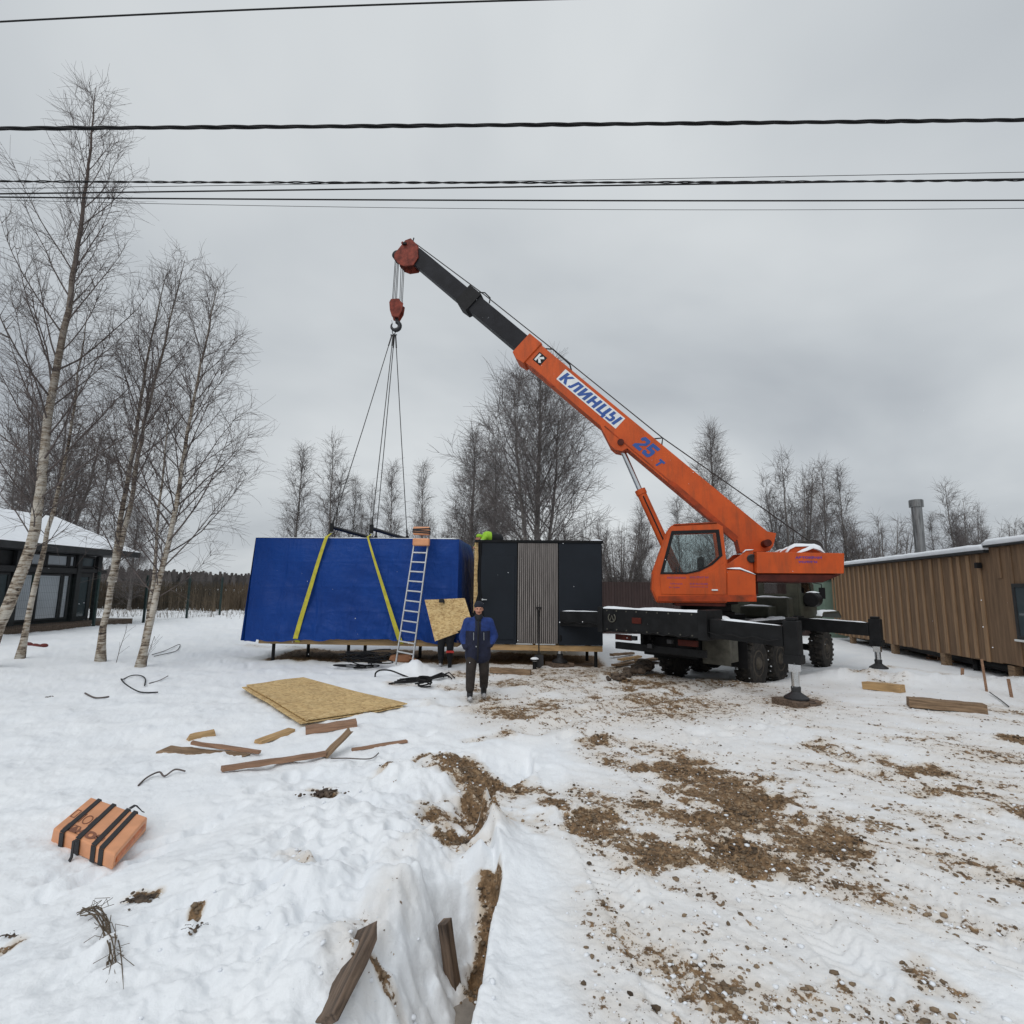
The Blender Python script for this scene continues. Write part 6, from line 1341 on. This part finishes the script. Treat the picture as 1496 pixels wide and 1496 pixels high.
# firewood under the barn
flx = bl(1345, 955)[0]; lg = None; rr = random.Random(8)
for i in range(16):
    x, y, z = flx + rr.uniform(-.6, .55), -.55 - rr.uniform(0, .2), -.02 + .085 * (i % 3)
    p = tob(x, y, z)
    if lg is None:
        mb = MB(); mb.lathe([(.055, -.2), (.06, 0), (.055, .2)], (0, 0, 0), (0, 1, 0), 9); lg = mb.build('firewood_log', M['red_timber'], None); o = lg
    else: o = lg.copy(); COL.objects.link(o)
    o.location = p; o.rotation_euler = (rr.uniform(-.15, .15), rr.uniform(0, 3), math.atan2(e1.y, e1.x) + rr.uniform(-.3, .3)); setp(o, 'split firewood log in the dark gap under the timber barn', 'log', 'firewood under the timber barn')
# stakes in front
for a_, b_, r_, lab in (((1405, 989), (1406, 976), .035, 'short thick wooden stake, leftmost in the snow before the barn'), ((1441, 1002), (1434, 963), .024, 'tall thin reddish stake leaning in front of the barn'), ((1477, 1006), (1473, 992), .028, 'small orange-brown stake at the foot of the nearest barn stilt')):
    p = gz(*a_); q_ = at(b_[0], b_[1], p.y); mb = MB(); mb.tube([Vector((0, 0, -.1)), q_ - p], r_, 6); o = mb.build('stake', M['red_timber'], None, angle=.5); o.location = p; setp(o, lab, 'stake', 'stakes before the barn')
curve_thing('thin_rod', 'thin grey rod lying in the snow right of the squared timbers', 'rod', [gz(1446, 1015, .05), gz(1462, 1025, .03), gz(1474, 1034, .02)], .010, M['metal_dark'])
# pale green shed and post behind the truck
g_ = at(1212, 890, 24.2); sh_ = thing('green_shed', 'pale green sheet shed seen between the truck cab and the barn', 'shed', (g_.x, g_.y, 0)); mb = MB(); mb.box(-.22, .75, 0, 2, 0, 2.55); mb.build('wall', M['pale_green'], sh_, bevel=.01); mb = MB(); mb.box(-.27, .8, -.08, 2.05, 2.551, 2.64); mb.build('roof', M['black'], sh_, bevel=.01)
p = at(1200, 890, 23.9); board('porch_post', 'upright timber post left of the pale green shed', 'post', (p.x, p.y, -.1), (p.x, p.y, 2.75), .2, .2, M['timber'], 50, .004)

# ------------------------------------------------------------------ overhead cables
def cable(label, pts, Y, r, twist=0, ext=True):
    P_ = [at(x, y, Y) for x, y in pts]; k = Vector((np.polyfit([p.x for p in P_], [p.z for p in P_], 2 if len(P_) > 2 else 1)[-1], 0, 0)); co_ = np.polyfit([p.x for p in P_], [p.z for p in P_], 2 if len(P_) > 2 else 1)
    L = 14; n = 140 if not twist else 700; line = [Vector((-L + 2 * L * i / n, Y, float(np.polyval(co_, -L + 2 * L * i / n)))) for i in range(n + 1)]; p0 = line[n // 2].copy(); mb = MB()
    if not twist: mb.tube([p - p0 for p in line], r, 6)
    else:
        for s in range(2 if twist < 3 else 3):
            ph = 2 * PI * s / (2 if twist < 3 else 3); mb.tube([p - p0 + Vector((0, math.cos(p.x * twist_k + ph), math.sin(p.x * twist_k + ph))) * r * (.95 + .15 * math.sin(p.x * 3)) for p in line], r * .92, 6)
    o = mb.build('overhead_cable', M['black'], None, smooth=True, fix=False); o.location = p0; setp(o, label, 'cable', 'overhead cables')
twist_k = 5.2
cable('single thin cable, highest of the overhead lines, leaving the top of the picture', [(0, 32), (400, 12), (800, 0), (1200, -9)], 5.0, .0085)
cable('thickest overhead cable, twisted black strands, spanning alone above the lower bunch', [(0, 188), (500, 184), (1000, 181), (1496, 175)], 6.0, .0135, 3)
twist_k = 9.5
cable('twisted overhead cable at the top left of the lower bunch of lines', [(0, 265), (500, 266), (1000, 267), (1496, 263)], 8.2, .0105, 2)
cable('thin overhead wire crossing from below to the top of the lower bunch', [(0, 275), (500, 270), (1000, 259), (1496, 252)], 8.8, .0055)
cable('plain black cable just under the twisted one in the lower bunch', [(0, 283), (500, 277), (1000, 269), (1496, 261.5)], 8.0, .0125)
cable('heavier straight black cable below the middle of the lower bunch', [(0, 288), (500, 291.5), (1000, 293.5), (1496, 292.5)], 8.0, .0125)
cable('lowest and faintest wire of the lower bunch', [(0, 291.5), (300, 300), (800, 305), (1496, 304.5)], 9.0, .0045)

# ------------------------------------------------------------------ trees
def rot_about(v, ax, a): return Matrix.Rotation(a, 3, ax) @ v
def grow(seed, trunks, Lmax=3.2, nb=55, t0=.18, dens=4.5, up=.35, twr=.0045, twn=(3, 5), twl=(.25, .6), ang=(35, 60), sub_len=.38, rmin=.008, shape=.75, tseg=2):
    """trunks: list of (points, base radius); returns trunk and crown builders"""
    rr = random.Random(seed); tm = MB(); cm_ = MB()
    for pts, r0_, share in trunks:
        pts = [Vector(p) for p in pts]; cum = [0.0]
        for a, b in zip(pts[:-1], pts[1:]): cum.append(cum[-1] + (b - a).length)
        H = cum[-1]
        def pos(t):
            d = t * H
            for i in range(len(pts) - 1):
                if d <= cum[i + 1] or i == len(pts) - 2:
                    k = (d - cum[i]) / (cum[i + 1] - cum[i]); return pts[i].lerp(pts[i + 1], min(1, k)), (pts[i + 1] - pts[i]).normalized()
        rad = lambda t: r0_ * (1 - t) ** .85 + rmin * .8 + (r0_ * .8 * max(0, 1 - t * 12) ** 1.5 if t < .084 else 0)
        n = max(10, int(H / .45)); tm.tube([pos(i / n)[0] + Vector((rr.gauss(0, .012), rr.gauss(0, .012), 0)) * (1 if 0 < i < n else 0) for i in range(n + 1)], [rad(i / n) for i in range(n + 1)], 9)
        for b in range(int(nb * share)):
            t = t0 + (.985 - t0) * (b + rr.random()) / (nb * share); p, d = pos(t)
            L = Lmax * ((1 - t) / (1 - t0)) ** shape * min(1, .55 + (t - t0) * 3) * rr.uniform(.65, 1.15) + .25
            az = b * 2.4 + rr.uniform(-.6, .6); side = rot_about(d.orthogonal().normalized(), d, az); a = math.radians(rr.uniform(*ang)) * (1 - .45 * t)
            dv = (d * math.cos(a) + side * math.sin(a)).normalized(); rb = min(rad(t) * .55, L * .0062 + .0025); ns = 6; bp = [p]; dirs = [dv]
            for i in range(ns):
                dv = (dv + Vector((0, 0, up * .16)) + Vector((rr.gauss(0, .07), rr.gauss(0, .07), rr.gauss(0, .06)))).normalized(); bp.append(bp[-1] + dv * (L / ns)); dirs.append(dv)
            cm_.tube(bp, [max(twr, rb * (1 - .85 * i / ns)) for i in range(ns + 1)], 5, 0, False)
            for sidx in range(max(2, int(L * dens))):
                k = rr.uniform(.12, 1.0); fi = k * ns; i0 = min(ns - 1, int(fi)); sp_ = bp[i0].lerp(bp[i0 + 1], fi - i0); sdv = dirs[i0]
                s2 = rot_about(sdv.orthogonal().normalized(), sdv, rr.uniform(0, 2 * PI)); aa = math.radians(rr.uniform(22, 58)); v = (sdv * math.cos(aa) + s2 * math.sin(aa)).normalized(); sl_ = sub_len * (L * (1 - .65 * k)) * rr.uniform(.6, 1.2) + .18
                q = [sp_]; qd = []
                for i in range(3): v = (v + Vector((rr.gauss(0, .12), rr.gauss(0, .12), rr.gauss(.02, .10)))).normalized(); q.append(q[-1] + v * (sl_ / 3)); qd.append(v)
                cm_.tube(q, [max(twr, min(rb * .5, .010)), twr * 1.2, twr, twr * .8], 3, 0, False)
                for _ in range(rr.randint(*twn)):
                    i1 = rr.randint(0, 2); w0_ = q[i1].lerp(q[i1 + 1], rr.random()); s3 = rot_about(qd[i1].orthogonal().normalized(), qd[i1], rr.uniform(0, 2 * PI)); ab = math.radians(rr.uniform(20, 60)); wv = (qd[i1] * math.cos(ab) + s3 * math.sin(ab)).normalized(); wl_ = rr.uniform(*twl); pts2 = [w0_]
                    for i in range(tseg): wv = (wv + Vector((rr.gauss(0, .16), rr.gauss(0, .16), rr.gauss(-.02, .14)))).normalized(); pts2.append(pts2[-1] + wv * (wl_ / tseg))
                    cm_.tube(pts2, [twr * .85] * tseg + [twr * .5], 3, 0, False)
    return tm, cm_
def tree(name, label, base, trunks, barkm, twigm, group=None, **kw):
    t = thing(name, label, 'tree', base, 0, group); tm, cm2 = grow(trunks=trunks, **kw)
    a = tm.build('trunk', barkm, t, smooth=True, fix=False); b = cm2.build('crown', twigm, t, smooth=True, fix=False); return t
def px_trunk(pxs, Y, base, wob=0):
    return [at(x, y, Y + (wob * i)) - base for i, (x, y) in enumerate(pxs)]
G5 = 'bare birches on the left'
def fg(label, seed, Y, stems, **kw):
    b0 = at(*stems[0][0][0], Y); base = Vector((b0.x, b0.y, b0.z)); tr = [(px_trunk(s[0], Y, base), s[1], s[2]) for s in stems]
    return tree('birch_tree', label, base, tr, M['bark'], M['twig'], G5, seed=seed, **kw)
fg('tallest birch, thick white stem leaning in from the left edge', 1, 12.4, [([(-35, 1000), (-5, 925), (22, 860), (45, 800), (58, 720), (66, 640), (75, 575), (88, 510), (99, 455), (108, 395), (118, 330), (127, 260), (134, 200), (140, 128)], .125, 1.0)], Lmax=4.0, nb=58, t0=.20, dens=5.4, ang=(38, 62), up=.5, twr=.0034, twn=(4, 6), twl=(.3, .7), tseg=3)
fg('slender birch stem rising just right of the thick leaning birch', 2, 13.6, [([(28, 966), (44, 890), (62, 815), (78, 745), (92, 690), (104, 630), (112, 570), (122, 500), (130, 450)], .062, 1.0)], Lmax=1.8, nb=30, t0=.30, dens=5, up=.5, twr=.0032, twn=(3, 5))
fg('twin-stemmed birch in the middle of the left birches', 3, 13.7, [([(146, 972), (150, 920), (160, 868), (168, 815), (178, 755), (188, 695), (203, 610), (212, 550), (219, 500), (232, 450), (243, 400)], .075, .5), ([(163, 850), (178, 790), (190, 745), (200, 680), (212, 610), (224, 565), (236, 520), (250, 460), (262, 410), (270, 380)], .058, .5)], Lmax=2.8, nb=60, t0=.22, dens=5.0, up=.55, ang=(30, 55), twr=.0033, twn=(4, 6), twl=(.3, .7), tseg=3)
fg('rightmost birch of the left group, single pale stem with long right-hand boughs', 4, 13.2, [([(204, 980), (214, 930), (226, 880), (236, 835), (247, 785), (257, 744), (267, 677), (274, 635), (281, 598), (289, 551), (300, 505), (309, 460), (319, 415)], .072, 1.0)], Lmax=3.5, nb=56, t0=.16, dens=5.6, up=.45, ang=(36, 62), twr=.0033, twn=(4, 6), twl=(.3, .7), tseg=3)
fg('thin birch stem close behind the foot of the rightmost birch', 5, 13.6, [([(212, 938), (222, 865), (228, 800), (233, 735), (238, 690), (243, 640), (250, 585)], .042, 1.0)], Lmax=1.4, nb=28, t0=.3, dens=5, up=.5, twr=.0032, twn=(3, 5))
for i, (px, py, lab) in enumerate(((170, 968, 'little bare sapling between the feet of the two right birches'), (213, 972, 'tiny bare twig sapling beside the foot of the rightmost birch'))):
    p = gz(px, py); mb = MB(); rr = random.Random(i); mb.tube([(0, 0, 0), (.05, 0, .35), (.14, 0, .7), (.17, 0, 1.0 - .4 * i)], [.008, .007, .005, .003], 5)
    for k in range(7): a = Vector((.03 + .02 * k, 0, .2 + .1 * k * (1 - .4 * i))); mb.tube([a, a + Vector((rr.uniform(-.2, .3), rr.uniform(-.1, .1), .2))], .003, 4)
    o = mb.build('sapling', M['twig'], None); o.location = p; setp(o, lab, 'sapling')

# prototypes of the trees in the background, each about 10 m tall
def proto(seed, trunks, **kw): 
    tm, cm2 = grow(seed, trunks, **kw); a = tm.build('trunk', M['bark_far'], None, smooth=True, fix=False); b = cm2.build('crown', M['twig_far'], None, smooth=True, fix=False); return a.data, b.data, [a, b]
st = lambda lean=0.0, h=10: [(0, 0, -.2), (lean * .2, 0, h * .25), (lean * .5, .05, h * .5), (lean * .8, -.05, h * .75), (lean, 0, h)]
multi = lambda n, h, sp, seed: [([(0, 0, -.2), (sp * .35 * math.cos(a), sp * .35 * math.sin(a), h * .3 * k), (sp * .8 * math.cos(a), sp * .8 * math.sin(a), h * .65 * k), (sp * math.cos(a), sp * math.sin(a), h * k)], .10, 1.0 / n) for a, k in [(i * 2.4 + seed, random.Random(seed * 31 + i).uniform(.7, 1)) for i in range(n)]]
PR = {
 'slim': proto(21, [(st(.2), .07, 1)], Lmax=2.0, nb=56, t0=.12, dens=5.0, up=.5, twr=.0062, twn=(3, 5), ang=(26, 46), twl=(.4, .9), shape=.55),
 'slim2': proto(22, [(st(-.3), .07, .6), ([(0, 0, .5), (.3, .1, 3), (.5, .1, 6), (.6, 0, 8.6)], .055, .4)], Lmax=1.9, nb=64, t0=.12, dens=5.0, up=.5, twr=.0062, twn=(3, 5), ang=(26, 46), twl=(.4, .9), shape=.55),
 'broad': proto(23, [(st(.15), .15, .6), ([(0, 0, 1), (.7, .2, 3), (1.1, .3, 6), (1.2, .3, 8.6)], .085, .2), ([(0, 0, 1), (-.6, -.2, 3), (-.9, -.1, 6), (-1.0, .1, 8.8)], .085, .2)], Lmax=4.3, nb=120, t0=.14, dens=5.2, up=.34, twr=.0055, twn=(4, 7), ang=(38, 62), twl=(.4, .9), shape=.6),
 'dense': proto(24, multi(7, 10, 1.3, 2), Lmax=2.2, nb=140, t0=.12, dens=5.0, up=.55, twr=.0066, twn=(4, 6), ang=(22, 45), twl=(.4, .9), shape=.4),
 'bush': proto(25, multi(12, 10, 2.6, 5), Lmax=1.9, nb=140, t0=.12, dens=4.6, up=.6, twr=.008, twn=(3, 5), ang=(18, 40), twl=(.5, 1.1), shape=.4),
 'weep': proto(26, [(st(.2), .16, 1)], Lmax=3.0, nb=90, t0=.10, dens=5.4, up=.25, twr=.006, twn=(4, 6), ang=(34, 56), twl=(.5, 1.0), shape=.7)}
used = set()
def bgtree(kind, px, toppy, Y, label, wide=1.0, rz=0.0, grp='bare trees behind the site'):
    top = at(px, toppy, Y); ma, mbb, obs = PR[kind]; h = (top.z + .0) / 10.0; base = Vector((top.x, Y, 0)); t = thing('bare_tree', label, 'tree', base, rz, grp); t.scale = (h * wide, h * wide, h)
    if kind not in used:
        used.add(kind)
        for o in obs: o.parent = t
    else:
        for o in obs: c = o.copy(); COL.objects.link(c); c.parent = t
BG = [('dense', 108, 545, 33, 'dense dark bare tree rising behind the snowy house roof', .95, .3), ('slim2', 40, 640, 36, 'thin bare tree at the left edge behind the house roof', 1.3, 1.0), ('slim', 160, 640, 40, 'pale bare tree behind the twin-stemmed birch, right of the dense one', 1.2, 2.0),
 ('weep', 205, 740, 34, 'small bare tree behind the right end of the house', 1.0, 2.9),
 ('slim', 438, 655, 40, 'leftmost slim birch above the blue module', 1.15, .4), ('slim2', 492, 645, 40, 'slim birch behind the left sling rope, taller than its left neighbour', 1.1, 1.2), ('slim', 521, 700, 42, 'short slim birch between the two left sling ropes', 1.0, 2.2), ('slim2', 540, 712, 45, 'low thin birch behind the middle sling ropes', .9, 3.4), ('slim', 577, 682, 42, 'slim birch right of the middle sling ropes', 1.0, 4.0), ('slim', 619, 680, 44, 'thin lone birch above the ladder', .85, 5.0),
 ('weep', 690, 640, 36, 'drooping bare birch left of the big spreading one', 1.0, .8), ('bush', 655, 730, 38, 'low bushy bare tree behind the ladder top', 1.0, 1.9), ('weep', 727, 655, 38, 'bare birch crowding the left side of the big spreading one', .9, 2.4),
 ('broad', 785, 540, 30, 'big spreading birch towering above the dark module', 1.0, .5), ('bush', 850, 745, 33, 'low bare bush at the right corner of the dark module', .9, 2.7),
 ('bush', 905, 740, 40, 'bare thicket tree left of the operator cab', 1.1, .2), ('slim2', 935, 730, 44, 'thin bare tree just left of the luffing cylinder', 1.0, 1.5), ('weep', 1042, 633, 34, 'narrow drooping birch behind the orange boom', .85, 3.3), ('slim', 990, 730, 42, 'thin bare tree between the cylinder and the boom', 1.1, 4.1),
 ('dense', 1150, 672, 38, 'dense clump of bare birches right of the boom foot', 1.05, 2.0), ('slim2', 1200, 678, 40, 'tall thin birch above the winch', 1.0, .9), ('slim', 1229, 686, 40, 'tall thin birch above the counterweight end', 1.1, 2.6), ('bush', 1278, 735, 38, 'bare willow bush left of the steel chimney', 1.0, 3.6), ('bush', 1240, 770, 42, 'low bush behind the counterweight', 1.1, .7),
 ('slim2', 1388, 708, 40, 'tallest bare birch right of the chimney', 1.2, 5.1), ('dense', 1412, 740, 42, 'dense bare tree between the chimney and the roof step', .8, 4.4), ('bush', 1440, 748, 40, 'low bare tree behind the step in the barn roof', .9, 1.4), ('slim', 1493, 765, 44, 'small bare tree at the right edge above the barn', 1.0, .1), ('slim', 1362, 755, 44, 'small thin birch close right of the chimney', 1.0, 2.8)]
for b in BG: bgtree(*b)
for k, v in PR.items():
    if k not in used:
        for o in v[2]: bpy.data.objects.remove(o)

# far bare thicket, dry scrub and the wood on the horizon: masses nobody could count
def thicket(name, label, seed, n, xr, yr, hfun, r, nbr, m):
    rr = random.Random(seed); mb = MB()
    for i in range(n):
        y = rr.uniform(*yr); x = rr.uniform(xr[0], xr[1]) * y; px = CX + F_PX * x / y; h = hfun(px, rr)
        if h <= 0: continue
        l = rr.gauss(0, .05) * h; p = [Vector((x, y, -.1)), Vector((x + l * .5, y, h * .5)), Vector((x + l, y, h))]; mb.tube(p, [r * 1.6, r * 1.1, r * .5], 3, 0, False)
        for k in range(nbr):
            t = rr.uniform(.25, .95); a = p[0].lerp(p[2], t); q = a + Vector((rr.gauss(0, .13) * h * (1.1 - t) * 1.6, rr.gauss(0, .1) * h * (1.1 - t), h * .22 * (1.15 - t) + .15)); mb.tube([a, a.lerp(q, .5) + Vector((0, 0, -.03 * h * (1 - t))), q], [r * .7, r * .6, r * .4], 3, 0, False)
    o = mb.build(name, m, None, fix=False); setp(o, label, 'thicket', None, 'stuff')
def hf(px, rr):
    base = np.interp(px, [-200, 100, 330, 380, 640, 700, 870, 960, 1100, 1260, 1330, 1380, 1460, 1700], [6, 5, 1.5, 2.0, 4.2, 6.5, 6.5, 7.0, 6.5, 6, 3.8, 4.5, 4.5, 4]); return base * rr.uniform(.55, 1.08)
thicket('bare_thicket', 'mass of thin bare saplings closing the back of the site', 61, 1500, (-1.15, 1.15), (46, 66), hf, .015, 16, M['twig_far'])
thicket('dry_scrub', 'brown dry scrub along the edge of the snowy field', 62, 24000, (-1.1, 1.1), (35, 47), lambda px, rr: rr.uniform(.8, 2.0) * (1.12 if px < 420 else 1.0), .016, 2, M['scrub'])
thicket('grass_tufts', 'thin dry grass tufts at the far edge of the snow', 64, 1600, (-1.0, -.42), (27, 35), lambda px, rr: rr.uniform(.15, .6), .008, 1, M['scrub'])
thicket('far_wood', 'dark far wood along the horizon', 63, 2600, (-1.1, 1.1), (210, 300), lambda px, rr: rr.uniform(5.5, 7.6) + 1.2 * math.sin(px * .011), .9, 3, M['far_wood'])
# sparse falling snow
mb = MB(); rr = random.Random(77)
for i in range(260):
    y = rr.uniform(3, 14); mb.ball((rr.uniform(-.95, .95) * y, y, CAM_H + rr.uniform(-.25, .75) * y * .8), rr.uniform(.002, .0038), 5)
o = mb.build('falling_snow', M['snow'], None, fix=False); setp(o, 'a few snowflakes drifting in the air', 'snow', None, 'stuff')

# every loose piece of a part becomes a part of its own
SPLIT = {'handle', 'outrigger_box', 'end_collar', 'side_plate', 'stilt', 'tool_box', 'mudguard', 'fender', 'mud_flap', 'battery_box', 'winch_guard', 'snow_cover', 'strap', 'stile', 'frame_post', 'drain_pipe', 'cheek_plate', 'sheave', 'loose_board', 'window', 'windscreen_frame', 'side_window', 'zip', 'eye', 'strap_end', 'tail_light', 'floor_beam', 'roof', 'wall', 'emblem', 'control_desk', 'wall_panel', 'batten', 'hoist_rope', 'rope_guide'}
def islands(me):
    par = list(range(len(me.vertices)))
    def f(a):
        while par[a] != a: par[a] = par[par[a]]; a = par[a]
        return a
    for e in me.edges:
        a, b = f(e.vertices[0]), f(e.vertices[1])
        if a != b: par[a] = b
    g = {}
    for p in me.polygons: g.setdefault(f(p.vertices[0]), []).append(p.index)
    return list(g.values())
for o in list(sc.objects):
    if o.type != 'MESH' or not o.parent or o.name.split('.')[0] not in SPLIT or len(o.data.vertices) > 60000: continue
    isl = islands(o.data)
    if len(isl) < 2 or len(isl) > 60: continue
    src = o.data; kids = [c for c in sc.objects if c.parent == o]
    for k, fs in enumerate(sorted(isl, key=len, reverse=True)):
        mp_ = {}; vs = []; nf = []
        for fi in fs:
            q = []
            for vi in src.polygons[fi].vertices:
                if vi not in mp_: mp_[vi] = len(vs); vs.append(tuple(src.vertices[vi].co))
                q.append(mp_[vi])
            nf.append(q)
        me2 = bpy.data.meshes.new(src.name); me2.from_pydata(vs, [], nf)
        for m_ in src.materials: me2.materials.append(m_)
        if src.polygons[fs[0]].use_smooth: me2.polygons.foreach_set('use_smooth', [True] * len(nf))
        if k == 0: o.data = me2
        else: c = o.copy(); c.data = me2; COL.objects.link(c)
